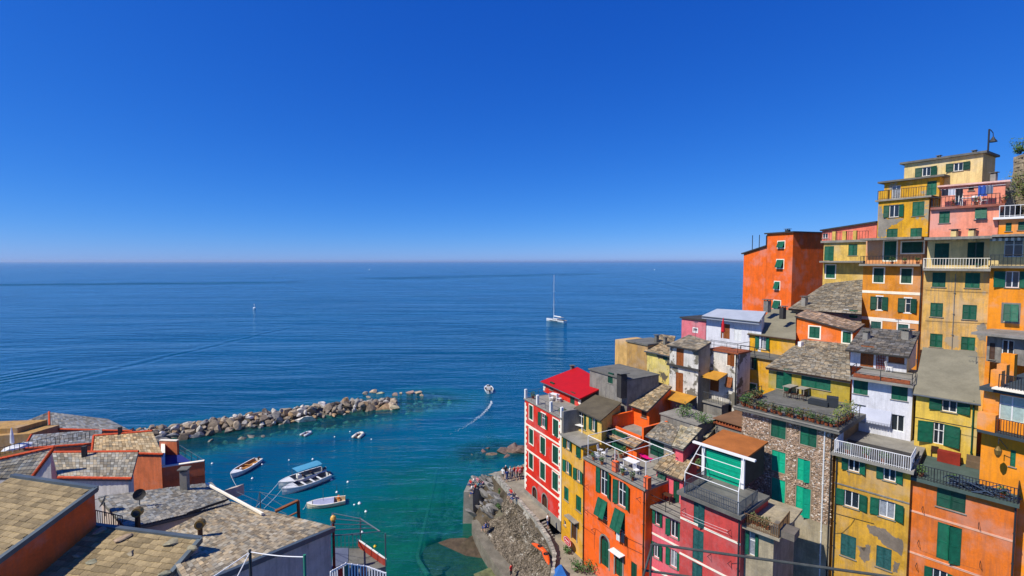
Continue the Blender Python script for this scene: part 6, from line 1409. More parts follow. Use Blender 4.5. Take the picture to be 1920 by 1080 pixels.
# buoys
BU = mat('buoy_white', 'e6e6e2', rough=.4, streak=0, bump=0, var=.05); BY = mat('buoy_yellow', 'd8b020', rough=.4, streak=0, bump=0, var=.05)
bl = [((185, 268), 'white buoy beside the salmon terrace'), ((545, 276), 'white buoy just off the stern of the lone rowing boat'), ((475, 376), 'blue-white buoy below the lone rowing boat'), ((740, 243), 'tiny white buoy in open water above the canopy boat'),
      ((912, 237), 'flat white buoy in open water above the blue canopy'), ((1004, 300), 'white buoy right of the blue canopy'), ((1046, 388), 'white buoy at the stern of the long white boat'), ((1166, 402), 'slim white buoy drifting right of the long boat'),
      ((1086, 476), 'upright white spar buoy above the wooden boat'), ((1250, 558), 'big white buoy at the stern line of the wooden boat'), ((1296, 616), 'white buoy right of the wooden boat, nearest the green water'), ((1268, 766), 'white buoy below the round lamp'),
      ((1362, 868), 'yellow buoy beside the pergola terrace'), ((1181, 37), 'small white buoy left of the cream dinghy'), ((1336, 92), 'small white buoy right of the cream dinghy'), ((1070, 75), 'faint white buoy between the two dinghies'), ((1212, 566), 'small white float on the stern line of the wooden boat')]
for (x, y), lb in bl:
    c = PZ(('2', x, y), 0); t = thing('buoy', lb, 'buoy', c, 'mooring buoys'); r = .26 if 'big' in lb else .14 if 'tiny' in lb or 'small' in lb or 'faint' in lb else .2
    m_ = MB(); m_.lathe(c, [(r * .3, -r * .8), (r * .9, -r * .3), (r, .1), (r * .8, r * .7), (r * .25, r * 1.1), (r * .2, r * 1.4)], 9); m_.build('float', BY if 'yellow' in lb else BU, t, smooth=True); m_ = MB(); m_.tube(c + UP * r * 1.3, c + UP * (r * 1.7 + (.8 if 'spar' in lb else 0)), r * .15, 5); m_.build('eye', IRON, t)
c = PZ((477, 578), 0); t = thing('marker_buoy', 'lone marker buoy with a mast far out on the left of the sea', 'buoy', c); m_ = MB(); m_.lathe(c, [(.5, -.4), (1.0, 0), (1.0, .5), (.3, .9)], 10); m_.build('float', BU, t); m_ = MB(); m_.tube(c + UP * .8, c + UP * 3.2, .12); m_.tube(c + UP * 2.6, c + UP * 3.2, .35); m_.build('mast', HULLW, t)

# ================================================================ people
def body(joints, edges, radii):
    me = bpy.data.meshes.new('tmp'); me.from_pydata(joints, edges, []); ob = bpy.data.objects.new('tmp', me); col.objects.link(ob)
    md = ob.modifiers.new('s', 'SKIN'); 
    for i, r in enumerate(radii): me.skin_vertices[0].data[i].radius = r if isinstance(r, tuple) else (r, r)
    me.skin_vertices[0].data[0].use_root = True; sb = ob.modifiers.new('d', 'SUBSURF'); sb.levels = 1; sb.render_levels = 1
    bpy.context.view_layer.update(); dg = bpy.context.evaluated_depsgraph_get(); ev = ob.evaluated_get(dg).to_mesh()
    vs_ = [v.co.copy() for v in ev.vertices]; fs = [tuple(p.vertices) for p in ev.polygons]; bpy.data.objects.remove(ob); return vs_, fs
E0 = [(0, 1), (1, 2), (2, 3), (3, 4), (4, 5), (2, 6), (6, 7), (7, 8), (2, 9), (9, 10), (10, 11), (0, 12), (12, 13), (13, 14), (14, 15), (0, 16), (16, 17), (17, 18), (18, 19)]
RD = [(.15, .11), (.145, .1), (.17, .1), .06, .095, .085, .065, .05, .035, .065, .05, .035, .09, .065, .045, .04, .09, .065, .045, .04]
STAND = body([(0, 0, .95), (0, 0, 1.15), (0, 0, 1.40), (0, 0, 1.5), (0, .02, 1.6), (0, .01, 1.70), (-.22, 0, 1.38), (-.26, .02, 1.12), (-.24, .1, .88), (.22, 0, 1.38), (.27, .02, 1.12), (.22, .14, .95), (-.1, 0, .88), (-.11, .02, .48), (-.11, -.02, .08), (-.11, .14, .04), (.1, 0, .88), (.12, .04, .48), (.13, .0, .08), (.13, .16, .04)], E0, RD)
SIT = body([(0, 0, .12), (0, -.02, .32), (0, .0, .55), (0, .02, .65), (0, .05, .75), (0, .05, .85), (-.22, .02, .53), (-.27, .1, .3), (-.15, .32, .28), (.22, .02, .53), (.27, .1, .3), (.17, .34, .26), (-.1, .06, .1), (-.14, .45, .16), (-.13, .52, -.26), (-.13, .64, -.3), (.1, .06, .1), (.14, .44, .18), (.15, .5, -.24), (.15, .62, -.28)], E0, RD)
PMAT = mat('person', (1, 1, 1), rough=.8, var=.05, streak=0, bump=0, attr=True)
SKIN = (.55, .33, .22)
def person(p, pose, rz, shirt, legs, hair, label, zoff=0, hat=None, sc=1.0):
    vs_, fs = STAND if pose == 'stand' else SIT; t = MB(); M = Matrix.Rotation(rz, 3, 'Z'); p = V(p)
    zh = 1.66 if pose == 'stand' else .81; zn = 1.49 if pose == 'stand' else .64
    for f in fs:
        c = sum((vs_[i] for i in f), V((0, 0, 0))) / len(f); z = c.z
        if z > zh or (z > zn + .05 and c.y < -.01): k = hat or hair
        elif z > zn: k = SKIN
        elif pose == 'stand': k = shirt if z > .92 and abs(c.x) < .3 and not (abs(c.x) > .2 and z < 1.2) else SKIN if (abs(c.x) > .19 and z > .8) or z < .42 else legs
        else: k = shirt if z > .22 and c.y < .2 and not (abs(c.x) > .2 and z < .42) else SKIN if (z > .22 and c.y > .15) or z < .02 else legs
        t.face([M @ vs_[i] * sc + p for i in f], k)
    o = t.build('person', PMAT, smooth=True)
    import bmesh
    bm = bmesh.new(); bm.from_mesh(o.data); bmesh.ops.remove_doubles(bm, verts=bm.verts, dist=1e-4); bm.to_mesh(o.data); bm.free()
    recenter(o); return tag(o, label, 'person', 'people by the harbour')
RD_, WH_, BL2, BK_, PK_, GR_, TL_ = (.55, .04, .03), (.75, .74, .7), (.03, .06, .2), (.03, .03, .035), (.6, .22, .25), (.25, .25, .25), (.05, .25, .3)
HB, HD, HBL = (.05, .03, .02), (.02, .016, .014), (.35, .24, .1)
sit8 = [(385, 610, RD_, 'red top'), (402, 600, WH_, 'white top'), (420, 598, PK_, 'pink top'), (440, 596, BL2, 'navy top'), (392, 638, WH_, 'white top and dark hair'), (410, 632, RD_, 'red top and fair hair'), (400, 656, BK_, 'black top'), (425, 622, TL_, 'teal top'), (448, 608, PK_, 'rose top and dark hair')]
where = ['at the left end of the group on the concrete block', 'second from left on the far side of the concrete block', 'in the middle of the far side of the concrete block', 'right of centre on the far side of the concrete block', 'at the left middle of the concrete block', 'in the centre of the concrete block', 'nearest the camera on the concrete block', 'behind the middle of the concrete block', 'at the right end of the concrete block']
for i, (x, y, k, d) in enumerate(sit8): person(PZ(('4', x, y + 8), 4.45 + .0), 'sit', rnd(1.2, 2.6), k, random.choice((BL2, GR_, BK_)), HBL if 'fair' in d else HB, 'person in %s sitting %s' % (d, where[i]))
st10 = [(548, 580, WH_, 'white shirt', 'at the left end of the crowd on the walkway'), (562, 566, BK_, 'black shirt', 'second from left in the crowd on the walkway'), (570, 590, BL2, 'navy shirt', 'nearest the parapet in the crowd on the walkway'), (584, 572, WH_, 'white shirt', 'left of centre in the crowd on the walkway'), (596, 582, GR_, 'grey shirt', 'in the middle of the crowd on the walkway'),
        (606, 570, RD_, 'red shirt', 'in the middle of the crowd on the walkway'), (616, 580, PK_, 'pink shirt', 'right of centre in the crowd on the walkway'), (626, 568, RD_, 'dark red shirt', 'far right back of the crowd on the walkway'), (636, 578, PK_, 'rose shirt', 'close to the corner of the red house'), (645, 566, RD_, 'red shirt', 'at the right end of the crowd beside the red house')]
for x, y, k, d, wr in st10: person(PZ(('4', x, y + 14), 6.42), 'stand', rnd(0, 6.28), k, random.choice((BL2, GR_, BK_, WH_)), random.choice((HB, HD, HBL)), 'person in %s standing %s' % (d, wr), hat=WH_ if x in (562, 626) else None)
person(PZ(('4', 590, 668), 6.95), 'sit', 2.4, RD_, BL2, HB, 'person in red sitting on the walkway parapet, left of a pair'); person(PZ(('4', 606, 688), 6.95), 'sit', 2.2, BK_, BL2, HD, 'person in black sitting on the walkway parapet, right of a pair')
person(PZ(('4', 462, 838), 2.6), 'sit', 1.6, BL2, BL2, HB, 'person in blue sitting on the rocks above the quay'); person(PZ(('4', 476, 835), 2.6), 'sit', 1.9, BK_, BL2, HD, 'person in black sitting on the rocks above the quay')
person(PZ(('4', 590, 1092), 1.7), 'stand', 1.0, RD_, BK_, HD, 'person in red standing on the quay at the bottom edge')
person(PZ(('4', 775, 838), 6.0), 'stand', -2.0, WH_, BL2, HB, 'person in white walking down the stone staircase')
zt = OH.z1 + .18
person(OH.pt(3.1, zt + .42, -1.4), 'sit', 2.2, (.2, .1, .1), BK_, HD, 'person in dark clothes seated on the orange house terrace')

# ================================================================ terrace things
def table(p, lx, ly, h, m, label, rz=.5, round_=False, name='table'):
    t = thing(name, label, 'table', p); p = V(p); m_ = MB()
    if round_: m_.lathe(p + UP * h, [(lx / 2, 0), (lx / 2, .04)], 14); m_.build('tabletop', m, t); m_ = MB(); m_.tube(p, p + UP * h, .05, 6); m_.build('pedestal', m, t); return t
    m_.cbox(p + UP * h, lx, ly, .05, rz); m_.build('tabletop', m, t); ca, sa = math.cos(rz), math.sin(rz)
    for sx in (-1, 1):
        for sy in (-1, 1): x, y = sx * (lx / 2 - .08), sy * (ly / 2 - .08); m_ = MB(); m_.cbox(p + V((x * ca - y * sa, x * sa + y * ca, 0)), .06, .06, h, rz); m_.build('leg', m, t)
    return t
def chair(p, rz, m, label, group, seatm=None, name='chair'):
    t = thing(name, label, 'chair', p, group); p = V(p); M = Matrix.Rotation(rz, 3, 'Z'); T = lambda x, y, z: p + M @ V((x, y, z))
    m_ = MB(); m_.hexa([T(-.23, -.23, .42), T(.23, -.23, .42), T(.23, .23, .42), T(-.23, .23, .42)], [T(-.23, -.23, .46), T(.23, -.23, .46), T(.23, .23, .46), T(-.23, .23, .46)]); m_.build('seat', seatm or m, t)
    m_ = MB(); m_.hexa([T(-.23, .2, .46), T(.23, .2, .46), T(.23, .24, .46), T(-.23, .24, .46)], [T(-.22, .28, .92), T(.22, .28, .92), T(.22, .31, .92), T(-.22, .31, .92)]); m_.build('backrest', m, t)
    for x in (-.2, .2):
        for y in (-.2, .2): m_ = MB(); m_.tube(T(x, y, 0), T(x, y, .42), .025, 5); m_.build('leg', m, t)
def lounger(p, rz, m, label):
    t = thing('sun_lounger', label, 'sun lounger', p); p = V(p); M = Matrix.Rotation(rz, 3, 'Z'); T = lambda x, y, z: p + M @ V((x, y, z)); prof = [(-.9, .38), (-.3, .26), (.2, .36), (.9, .95)]
    m_ = MB(); m_.loft([[T(x, -.3, z), T(x, .3, z), T(x, .3, z + .06), T(x, -.3, z + .06)] for x, z in prof]); m_.build('seat', m, t)
    for x in (-.6, .35):
        for y in (-.26, .26): m_ = MB(); m_.tube(T(x, y, 0), T(x, y, .34), .03, 5); m_.build('leg', m, t)
LEAF = mat('leaf', (1, 1, 1), rough=.7, var=.15, scale=3, streak=0, bump=0, attr=True)
def leaves(mb, c, r, n, size=.09, cols=((.06, .13, .03), (.04, .09, .02), (.10, .16, .04)), zs=1.0):
    for _ in range(n):
        d = V((random.gauss(0, 1), random.gauss(0, 1), random.gauss(0, 1))).normalized() * r * random.random() ** .45; p = V(c) + V((d.x, d.y, d.z * zs))
        a = V((rnd(-1, 1), rnd(-1, 1), rnd(-.6, 1))).normalized(); b_ = a.orthogonal().normalized(); s = size * rnd(.6, 1.3); k = random.choice(cols); g = rnd(.7, 1.3)
        mb.face([p - b_ * s * .4, p + a * s * .9 - b_ * s * .1, p + a * s * 1.1 + b_ * s * .2, p + b_ * s * .4], tuple(x * g for x in k))
def pot_plant(p, h, label, group, pot=TERRA, cols=None, r=.15):
    t = thing('potted_plant', label, 'plant', p, group); p = V(p); m_ = MB(); m_.lathe(p, [(r * .7, 0), (r, r * 1.5), (r * 1.1, r * 1.6), (r * .9, r * 1.6)], 9); m_.build('pot', pot, t)
    m_ = MB(); m_.tube(p + UP * r * 1.4, p + UP * (r * 1.6 + h * .5), .015, 4); m_.build('stem', DWOOD, t)
    m_ = MB(); k = cols or ((.06, .13, .03), (.04, .09, .02), (.10, .16, .04)); leaves(m_, p + UP * (r * 1.6 + h * .45), h * rnd(.4, .6), 80, .12, k, rnd(.8, 1.3)); m_.build('foliage', LEAF, t)
GREENS = ((.06, .13, .03), (.04, .09, .02), (.10, .16, .04)); DRY = ((.12, .08, .03), (.10, .09, .03), (.06, .09, .03)); YG = ((.20, .20, .04), (.12, .16, .03), (.08, .12, .03))
# stone house terrace
zt = SH.z1 + .36; W = SH.W
for i in range(24): pot_plant(SH.pt(.0 + W * (i + rnd(0, .5)) / 24, zt, .15 + rnd(-.35, .15)), rnd(.35, .95), 'potted plant in the long row along the front railing of the stone house terrace', 'pots along the stone house front railing', cols=random.choice((GREENS, DRY, DRY)))
for i in range(8): pot_plant(SH.pt(-.2, zt, -.4 - i * .55), rnd(.5, .9), 'potted plant in the dense row along the left railing of the stone house terrace', 'pots along the stone house left railing', cols=random.choice((GREENS, DRY)))
for i in range(6): pot_plant(SH.pt(W + .1, zt, -.3 - i * .7), rnd(.9, 1.4), 'tall yellow-green plant in the row along the right railing of the stone house terrace', 'plants along the stone house right railing', cols=YG, r=.2)
def spot(b, p, z): return PZ(p, z)
table(spot(SH, ('8', 365, 640), zt), 1.5, .8, .74, mat('grey_wood', '9b9484', streak=0), 'long pale table in the middle of the stone house terrace', .6)
table(spot(SH, ('8', 450, 655), zt), 1.2, .8, .74, MATS['grey_wood'], 'smaller pale table beside the long one on the stone house terrace', .6)
for x, y, rz, lb in ((345, 665, 3.6, 'dark chair left in front of the long table on the stone house terrace'), (395, 675, 3.8, 'dark chair between the two tables on the stone house terrace'), (450, 685, 3.6, 'dark chair in front of the smaller table on the stone house terrace'), (415, 625, .6, 'dark chair behind the tables on the stone house terrace')): chair(spot(SH, ('8', x, y), zt), rz, DWOOD, lb, 'chairs on the stone house terrace')
m_ = MB(); p = spot(SH, ('8', 600, 662), zt); m_.cbox(p, 2.6, .5, 1.0, -.86); m_.cbox(p + UP * 1.0, 2.8, .6, .07, -.86); tag(recenter(m_.build('wooden_counter', WOOD)), 'brown wooden counter against the railing on the stone house terrace', 'counter')
m_ = MB(); p = spot(SH, ('8', 560, 715), zt); m_.cbox(p, 1.6, .8, .4, -.86); m_.cbox(p + V((.9, -.5, .0)), .9, .9, .85, -.6); tag(recenter(m_.build('outdoor_sofa', mat('charcoal_cloth', '2e3338', streak=0, var=.1))), 'charcoal outdoor sofa in front of the wooden counter', 'sofa')
# orange house terrace
zt = OH.z1 + .19
lounger(spot(OH, ('5', 640, 520), zt), 2.6, mat('hot_pink', 'e0127a', rough=.6, streak=0, var=.05, bump=0), 'hot pink sun lounger on the orange house terrace')
table(spot(OH, ('5', 575, 560), zt), 1.4, .9, .74, WHITE, 'white slatted table with a cloth on the orange house terrace', -.9)
for x, y, rz, lb in ((540, 585, 2.0, 'white chair left of the white table on the orange terrace'), (600, 590, .4, 'white chair right of the white table on the orange terrace'), (425, 490, 1.0, 'white armchair at the left of the orange terrace'), (410, 520, 2.6, 'white chair nearest the front rail at the left of the orange terrace'), (445, 505, 4.0, 'white chair beside the seated person on the orange terrace')): chair(spot(OH, ('5', x, y), zt), rz, WHITE, lb, 'white chairs on the orange terrace')
for x, y, lb in ((380, 470, 'leafy pot plant in the left corner of the orange terrace'), (525, 510, 'leafy pot plant in the middle of the orange terrace'), (545, 500, 'leafy pot plant right of the middle pot on the orange terrace')): pot_plant(spot(OH, ('5', x, y), zt), .7, lb, 'pot plants on the orange terrace', r=.2)
z2 = p1.z1 if 0 else None
for x, lb in ((555, 'white towel draped over a rack at the left of the upper orange terrace'), (590, 'white towel draped over a rack at the right of the upper orange terrace')):
    p = PZ(('5', x, 322), OP1.z1 + .06); t = thing('towel_rack', lb, 'towel rack', p, 'towel racks'); m_ = MB(); d = OP1.e * .55
    for sg in (-1, 1): m_.tube(p + d * sg, p + d * sg + UP * .8, .02, 5)
    m_.tube(p - d + UP * .8, p + d + UP * .8, .02, 5); m_.build('rack', GREY_METAL, t); m_ = MB(); m_.loft([[p - d * .9 + OP1.n * o + UP * z, p + d * .9 + OP1.n * o + UP * (z - .03)] for o, z in ((.12, .3), (.05, .7), (0, .84), (-.05, .7), (-.12, .35))], close=False); m_.build('towel', CLOTHW, t)
table(spot(YH, ('5', 325, 382), YH.z1 + .2), 1.3, .7, .7, WHITE, 'white folding table on the yellow house terrace', -.8)
table(spot(RH, ('5', 205, 232), RH.z1 + .17), 1.2, .7, .75, WHITE, 'white table in front of the red penthouse', -.8)
for x, y, lb in ((190, 236, 'white chair left of the table by the red penthouse'), (228, 240, 'white chair right of the table by the red penthouse')): chair(spot(RH, ('5', x, y), RH.z1 + .17), 1.0, WHITE, lb, 'chairs by the red penthouse')
# white house loggia, balcony and pale yellow terrace
zt = WHu.z1 + .21
table(spot(0, ('a3', 150, 510), zt), 1.5, .8, .74, WHITE, 'white table on the brown loggia of the white house', -.85)
chair(spot(0, ('a3', 280, 470), zt), 2.2, WHITE, 'white chair at the right end of the white house loggia', 'chairs on the white house loggia'); chair(spot(0, ('a3', 105, 530), zt), .6, WHITE, 'white chair left of the table on the white house loggia', 'chairs on the white house loggia')
for i in range(6): m_ = MB(); p = WHu.pt(.6 + i * (WHu.W - 1.2) / 5, zt, .35); m_.cbox(p, .9, .3, .3, -.84); t = tag(recenter(m_.build('planter', TERRA)), 'terracotta trough in the row along the white house loggia railing', 'planter', 'troughs on the white house loggia')
chair(spot(0, ('a2', 430, 215), OB.z1 + .23), 2.5, DWOOD, 'brown chair left of the red cabinet on the pale yellow terrace', 'terrace chairs'); 
m_ = MB(); p = spot(0, ('a2', 535, 260), OB.z1 + .23); m_.cbox(p, 1.3, .55, .85, -.84); tag(recenter(m_.build('red_cabinet', mat('red_wood', '8a2a1a', streak=.1, var=.2))), 'low red-brown cabinet on the pale yellow terrace', 'cabinet')
m_ = MB(); p = spot(0, ('a2', 740, 300), OB.z1 + .23); m_.cbox(p, 1.2, .5, .45, -.84); m_.cbox(p + V((.1, .1, .45)), 1.2, .1, .4, -.84); tag(recenter(m_.build('garden_bench', mat('grey_brown_wood', '6d5a44', streak=0))), 'grey-brown bench on the pale yellow terrace', 'bench')
nt_ = MB(); c0_ = OB.pt(OB.W - 1.6, OB.z1 + .3, .1)
for _ in range(60): p = c0_ + OB.e * rnd(-1.7, 1.3) + UP * rnd(0, .55) + OB.n * rnd(-.5, .25); nt_.path([p, p + OB.e * rnd(-.6, .6) + UP * rnd(-.2, .25), p + OB.e * rnd(-1, 1) + UP * rnd(-.3, .2)], .035, 5)
tag(recenter(nt_.build('fishing_net', mat('net_blue_grey', '3c4a5c', streak=0, var=.2))), 'tangled blue-grey fishing net heaped on the terrace railing', 'net')
ln = thing('lantern', 'hanging wrought iron lantern on the orange wall above the netted terrace', 'lantern', PD(('a2', 895, 330), 31)); p = ORG[ln.name]; m_ = MB(); m_.path([p + V((.5, 0, 1.6)), p + V((-.1, 0, 2.3)), p + V((-.1, 0, 1.9))], .025); m_.build('bracket', IRON, ln); m_ = MB(); m_.lathe(p + V((-.1, 0, 1.0)), [(.06, 0), (.16, .2), (.2, .5), (.05, .75)], 8); m_.build('lamp_body', BRASS, ln)
table(spot(0, ('a3', 975, 460), BO.z1 + .26), 2.0, 1.0, .74, WHITE, 'white oval table on the terrace of the bright orange house', 0, True)
for i, (x, y) in enumerate(((380, 300), (500, 345), (560, 355))): pot_plant(PZ(('7', x + 120, y), CH.z1 + .27), .55, ('leafy pot plant at the left of the crimson terrace', 'leafy pot plant in the middle of the crimson terrace', 'leafy pot plant right of the middle on the crimson terrace')[i], 'pots on the crimson terrace', r=.18)
for i in range(5): pot_plant(AX.pt(.2 + i * .32, AX.z1 + .21, -.2 - .1 * (i % 2)), .6, 'bushy potted plant crowding the left of the annex balcony', 'pots on the annex balcony', cols=DRY)
m_ = MB(); p = AX.pt(2.6, AX.z1 + .21, -.4); m_.cbox(p, 1.5, 1.2, .5, -.8); tag(recenter(m_.build('storage_chest', mat('weathered_boards', '6e665a', streak=0, var=.25))), 'weathered grey chest on the annex balcony', 'chest')
for x, y, k, lb in ((200, 520, .5, 'small bicycle-like clutter'),): pass
chair(PZ(('7', 215, 522), KH.z1 + .21), 1.0, GREY_METAL, 'grey chair on the narrow pink house balcony', 'chairs on the pink balcony'); table(PZ(('7', 275, 548), KH.z1 + .21), .8, .6, .7, DWOOD, 'small dark table on the narrow pink house balcony', -.8)
# laundry on the salmon tower
for x, y, w_, h_, cc, lb in ((690, 590, 70, 55, '262a38', 'dark towel at the left end of the rooftop washing line'), (742, 588, 60, 50, 'c3c6cc', 'pale grey sheet second on the rooftop washing line'), (805, 586, 60, 55, '22252e', 'dark sheet third on the rooftop washing line'), (1002, 575, 78, 90, '2c52a0', 'bright blue towel on the rooftop washing line'), (1060, 565, 60, 75, '6a7486', 'grey-blue cloth at the right end of the rooftop washing line')):
    s0, s1, z0, z1 = T2t.rect(('a6', x, y), w_, h_, .9); m_ = MB(); n_ = 6
    m_.loft([[T2t.pt(s0 + (s1 - s0) * i / n_, z, .9 + .05 * math.sin(i * 2.1)) for i in range(n_ + 1)] for z in (z1, (z0 + z1) / 2, z0)], close=False); o = m_.build('laundry', mat('laundry_' + cc, cc, streak=0, var=.08, bump=0)); md = o.modifiers.new('t', 'SOLIDIFY'); md.thickness = .015; tag(recenter(o), lb, 'laundry', 'rooftop laundry')
ln = MB(); _, zl_ = T2t.loc(('a6', 900, 552), .9); ln.tube(T2t.pt(0, zl_ + .05, .9), T2t.pt(T2t.W, zl_ + .1, .9), .015, 4); tag(recenter(ln.build('washing_line', WHITE)), 'thin washing line across the salmon rooftop terrace', 'washing line')
zt = T2u.z1 + .23
for i, (x, lb) in enumerate(((880, 'white table on the salmon rooftop terrace'),)): table(T2u.pt(*T2u.loc(('a6', x, 680))[:1], zt, -.6), 1.2, .7, .72, WHITE, lb, -.5)
chair(T2u.pt(T2u.loc(('a6', 1010, 680))[0], zt, -.6), 1.0, WHITE, 'white chair at the right of the salmon rooftop terrace', 'rooftop chairs'); chair(T2u.pt(T2u.loc(('a6', 940, 680))[0], zt, -.8), 2.0, WHITE, 'white chair beside the table on the salmon rooftop terrace', 'rooftop chairs')
# laundry of the orange facade
for x, y, cc, lb in ((512, 885, 'd8d8d4', 'white cloth drying below the orange house shutters'), (534, 895, '1e2a3c', 'navy cloth drying below the orange house shutters')):
    s0, s1, z0, z1 = OH.rect(('5', x, y), 18, 50, .4); m_ = MB(); m_.loft([[OH.pt(s0 + (s1 - s0) * i / 4, z, .4 + .04 * math.sin(i * 2)) for i in range(5)] for z in (z1, z0)], close=False); o = m_.build('laundry', mat('laundry_' + cc, cc, streak=0, var=.08, bump=0)); md = o.modifiers.new('t', 'SOLIDIFY'); md.thickness = .015; tag(recenter(o), lb, 'laundry', 'laundry on the orange facade')
# lower landing: sign, kayaks, greenery
sg = thing('shop_sign', 'red oval board with white lettering strokes at the foot of the yellow house', 'sign', PZ(('5', 265, 960), 5)); s_, z_ = YH.loc(('5', 268, 912), .6); m_ = MB()
N = 20; cc = YH.pt(s_, z_, .6); ring = lambda r, o: [YH.pt(s_ + r * 1.5 * math.cos(6.283 * i / N), z_ + r * .95 * math.sin(6.283 * i / N), .6 + o) for i in range(N)]
m_.loft([ring(.5, 0), ring(.5, .06)]); m_.build('board', mat('sign_red', 'c01818', streak=0, var=.05), sg); m_ = MB(); 
for i in range(N):
    a, d = ring(.46, .065), ring(.42, .065); m_.face([a[i], a[(i + 1) % N], d[(i + 1) % N], d[i]])
for k, (x, z, w_, h_) in enumerate(((-.6, .12, .1, .3), (-.42, .12, .1, .3), (-.51, .12, .25, .07), (-.15, .12, .1, .3), (.05, .12, .28, .08), (.05, .0, .28, .08), (.35, .12, .1, .3), (.55, .0, .1, .32), (-.45, -.32, .3, .08), (0, -.32, .3, .08), (.42, -.32, .25, .08))): m_.box(YH.pt(s_ + (x - w_ / 2) * .66, z_ + (z - h_ / 2) * .66, .663), YH.e * w_ * .66, UP * h_ * .66, YH.n * .01)
m_.build('lettering', WHITE, sg); m_ = MB(); m_.tube(YH.pt(s_, z_ - 2.2, .57), YH.pt(s_, z_ - .6, .57), .04); m_.build('post', IRON, sg)
KAY = mat('kayak_orange', 'e0561a', rough=.4, streak=0, var=.06, bump=0)
for i, (x, y, dz, lb) in enumerate(((735, 945, .75, 'orange kayak lying on the parapet, upper of two'), (765, 985, .7, 'orange kayak lying on the parapet, lower of two'))):
    c = PZ(('4', x, y), 5.6 + dz * .3); a = .9 + i * .5; t = thing('kayak', lb, 'kayak', c, 'orange kayaks'); f = V((math.cos(a), -math.sin(a), 0)); s = V((f.y, -f.x, 0)); m_ = MB(); L_ = 2.6
    m_.loft([[c + f * (L_ * (k / 8 - .5)) + (s * math.cos(q_) * .32 + UP * (.2 + .18 * math.sin(q_))) * max(.05, math.sin(math.pi * (k / 8 * .96 + .02)) ** .6) for q_ in [6.283 * j / 8 for j in range(8)]] for k in range(9)]); m_.build('hull', KAY, t, smooth=True); m_ = MB(); m_.lathe(c + UP * .34, [(.26, 0), (.26, .03), (.1, .035)], 10); m_.build('cockpit', BLACK, t)
def bush(p, z, r, label, n=260, cols=GREENS, name='bush', group=None):
    c = PZ(p, z) if isinstance(p, tuple) else p; t = thing(name, label, 'bush', c, group); m_ = MB(); 
    for k in range(4): m_.tube(c, c + V((rnd(-r, r) * .5, rnd(-r, r) * .5, r * .9)), .03, 4, .01)
    m_.build('stems', DWOOD, t); m_ = MB()
    for k in range(5): leaves(m_, c + V((rnd(-r, r) * .5, rnd(-r, r) * .5, r * rnd(.35, .9))), r * .6, n // 5, .13, cols)
    m_.build('foliage', LEAF, t)
bush(('4', 975, 1065), 5, 1.1, 'rounded green bush below the orange house doors'); bush(('4', 920, 1062), 5, .9, 'smaller green bush left of the rounded one below the yellow house'); bush(('4', 870, 960), 5.1, .6, 'small shrub beside the shop sign', 160)
for x, y, z, lb in ((585, 755, 4.6, 'tuft of green weeds high on the harbour wall'), (525, 735, 4.3, 'tuft of weeds at the top of the grey rock'), (660, 835, 4.6, 'tuft of weeds halfway along the harbour wall'), (535, 660, 5.2, 'tuft of weeds at the bend of the harbour wall')): bush(('4', x, y), z, .45, lb, 140, name='weed_tuft', group='weeds on the harbour wall')
m_ = MB(); p = PZ(('4', 840, 1085), 5.0); m_.hexa([p + V((-.8, -.8, 0)), p + V((.8, -.8, 0)), p + V((.8, .8, 0)), p + V((-.8, .8, 0))], [p + V((-.1, -.1, 1.2)), p + V((.1, -.1, 1.2)), p + V((.1, .1, 1.2)), p + V((-.1, .1, 1.2))]); tag(recenter(m_.build('tent_awning', mat('tent_blue', '2f6ab0', streak=0))), 'small blue peaked awning at the bottom edge below the kayaks', 'awning')
# greenery on the roofs and hilltop
c = GSH.pt(2.0, GSH.z1 + .12, -1.0)
bush(c, 0, 1.1, 'dark leafy shrub left on the overgrown grey shed terrace', 300); bush(GSH.pt(4.2, GSH.z1 + .12, -1.2), 0, 1.0, 'dark leafy shrub right on the overgrown grey shed terrace', 260)
for i, (x, y, r) in enumerate(((1310, 560, 1.5), (1345, 640, 1.2), (1300, 265, .6), (1340, 240, 1.0))): bush(PD(('a6', x, y), 48), 0, r, ('bright green shrub hanging on the ruin wall', 'lower green shrub beside the ruin wall', 'small dark shrub growing on top of the ruin wall', 'larger shrub on the hilltop at the right edge')[i], 420, YG if i < 2 else GREENS)
# beach umbrella, shed plants on the salmon roof side
pu = thing('red_parasol', 'closed red parasol on the tiled terrace of the patched house', 'parasol', PD(('6', 738, 290), 53)); p = ORG[pu.name]; m_ = MB(); m_.tube(p, p + UP * 2.6, .04); m_.build('pole', WHITE, pu); m_ = MB(); m_.lathe(p + UP * 1.0, [(.06, 0), (.22, .15), (.14, 1.0), (.02, 1.7)], 9); m_.build('canopy', mat('parasol_red', 'c8202a', streak=0), pu)

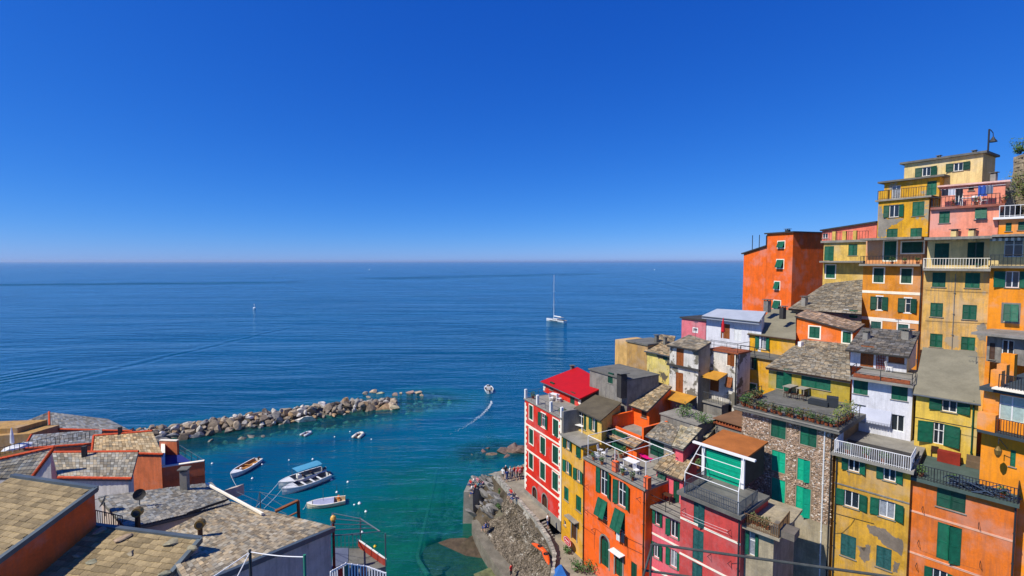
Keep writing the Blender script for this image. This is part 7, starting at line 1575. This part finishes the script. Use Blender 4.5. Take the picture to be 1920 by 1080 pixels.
# more pots and clutter on the terraces
zt = RH.z1 + .17
for s_, o_, lb in ((.7, -.8, 'leafy pot by the far corner of the red house terrace'), (7.6, -.5, 'leafy pot near the right corner of the red house terrace'), (8.3, -.6, 'second leafy pot at the right corner of the red house terrace')): pot_plant(RH.pt(s_, zt, o_), .6, lb, 'pots on the red house terrace', r=.18)
for s_, lb in ((.5, 'leafy pot at the left end of the pale yellow terrace railing'), (2.2, 'leafy pot near the brown chair on the pale yellow terrace'), (4.6, 'leafy pot right of the red cabinet on the pale yellow terrace')): pot_plant(OB.pt(s_, OB.z1 + .23, -.25), .55, lb, 'pots on the pale yellow terrace', r=.17)
for i, (x, y, lb) in enumerate((('a5', (300, 375), 'small pot left on the ochre tower balcony'), ('a5', (400, 375), 'small pot in the middle of the ochre tower balcony'), ('a5', (500, 375), 'small pot right on the ochre tower balcony'))):
    s_, _z = T1.loc((x, *y), .6); pot_plant(T1.pt(s_, T1.z1 + .23, .55), .5, lb, 'pots on the ochre tower balcony', cols=GREENS, r=.17)
for i, s_ in enumerate((1.0, 2.6, 4.4)): pot_plant(T2u.pt(s_ + .6, T2u.z1 + .23, .05), .5, ('red-flowered pot left on the salmon rooftop terrace', 'red-flowered pot in the middle of the salmon rooftop terrace', 'red-flowered pot right on the salmon rooftop terrace')[i], 'pots on the salmon rooftop terrace', cols=((.45, .05, .04), (.06, .13, .03), (.05, .1, .03)), r=.17)
for i, s_ in enumerate((.8, 2.0, 3.0)): pot_plant(PH.pt(s_, PH.z1 + .24, .1), .6, ('climbing pot plant at the left corner of the white railed balcony', 'pot plant second from left on the white railed balcony', 'pot plant in the middle of the white railed balcony')[i], 'pots on the white railed balcony', r=.18)
for i, s_ in enumerate((1.2, 2.4, 5.2, 6.4)): pot_plant(OH.pt(s_, OH.z1 + .19, -.25), .5, ('pot plant first from left along the front rail of the orange terrace', 'pot plant second from left along the front rail of the orange terrace', 'pot plant third from left along the front rail of the orange terrace', 'pot plant last along the front rail of the orange terrace')[i], 'pots along the orange terrace rail', r=.17)
# ================================================================ sea haze: pale air over the far water
hz = bpy.data.materials.new('haze_air'); hz.use_nodes = True; nt = hz.node_tree; nt.nodes.remove(nt.nodes['Principled BSDF'])
pv = nt.nodes.new('ShaderNodeVolumePrincipled'); pv.inputs['Color'].default_value = (.6, .78, 1, 1); pv.inputs['Density'].default_value = 5e-5; pv.inputs['Anisotropy'].default_value = .2
nt.links.new(pv.outputs[0], nt.nodes['Material Output'].inputs['Volume'])
m_ = MB(); m_.box((-9.5e4, -80, -7), (1.9e5, 0, 0), (0, 9.5e4, 0), (0, 0, 72)); tag(m_.build('haze', hz), 'pale haze over the sea', kind='stuff')
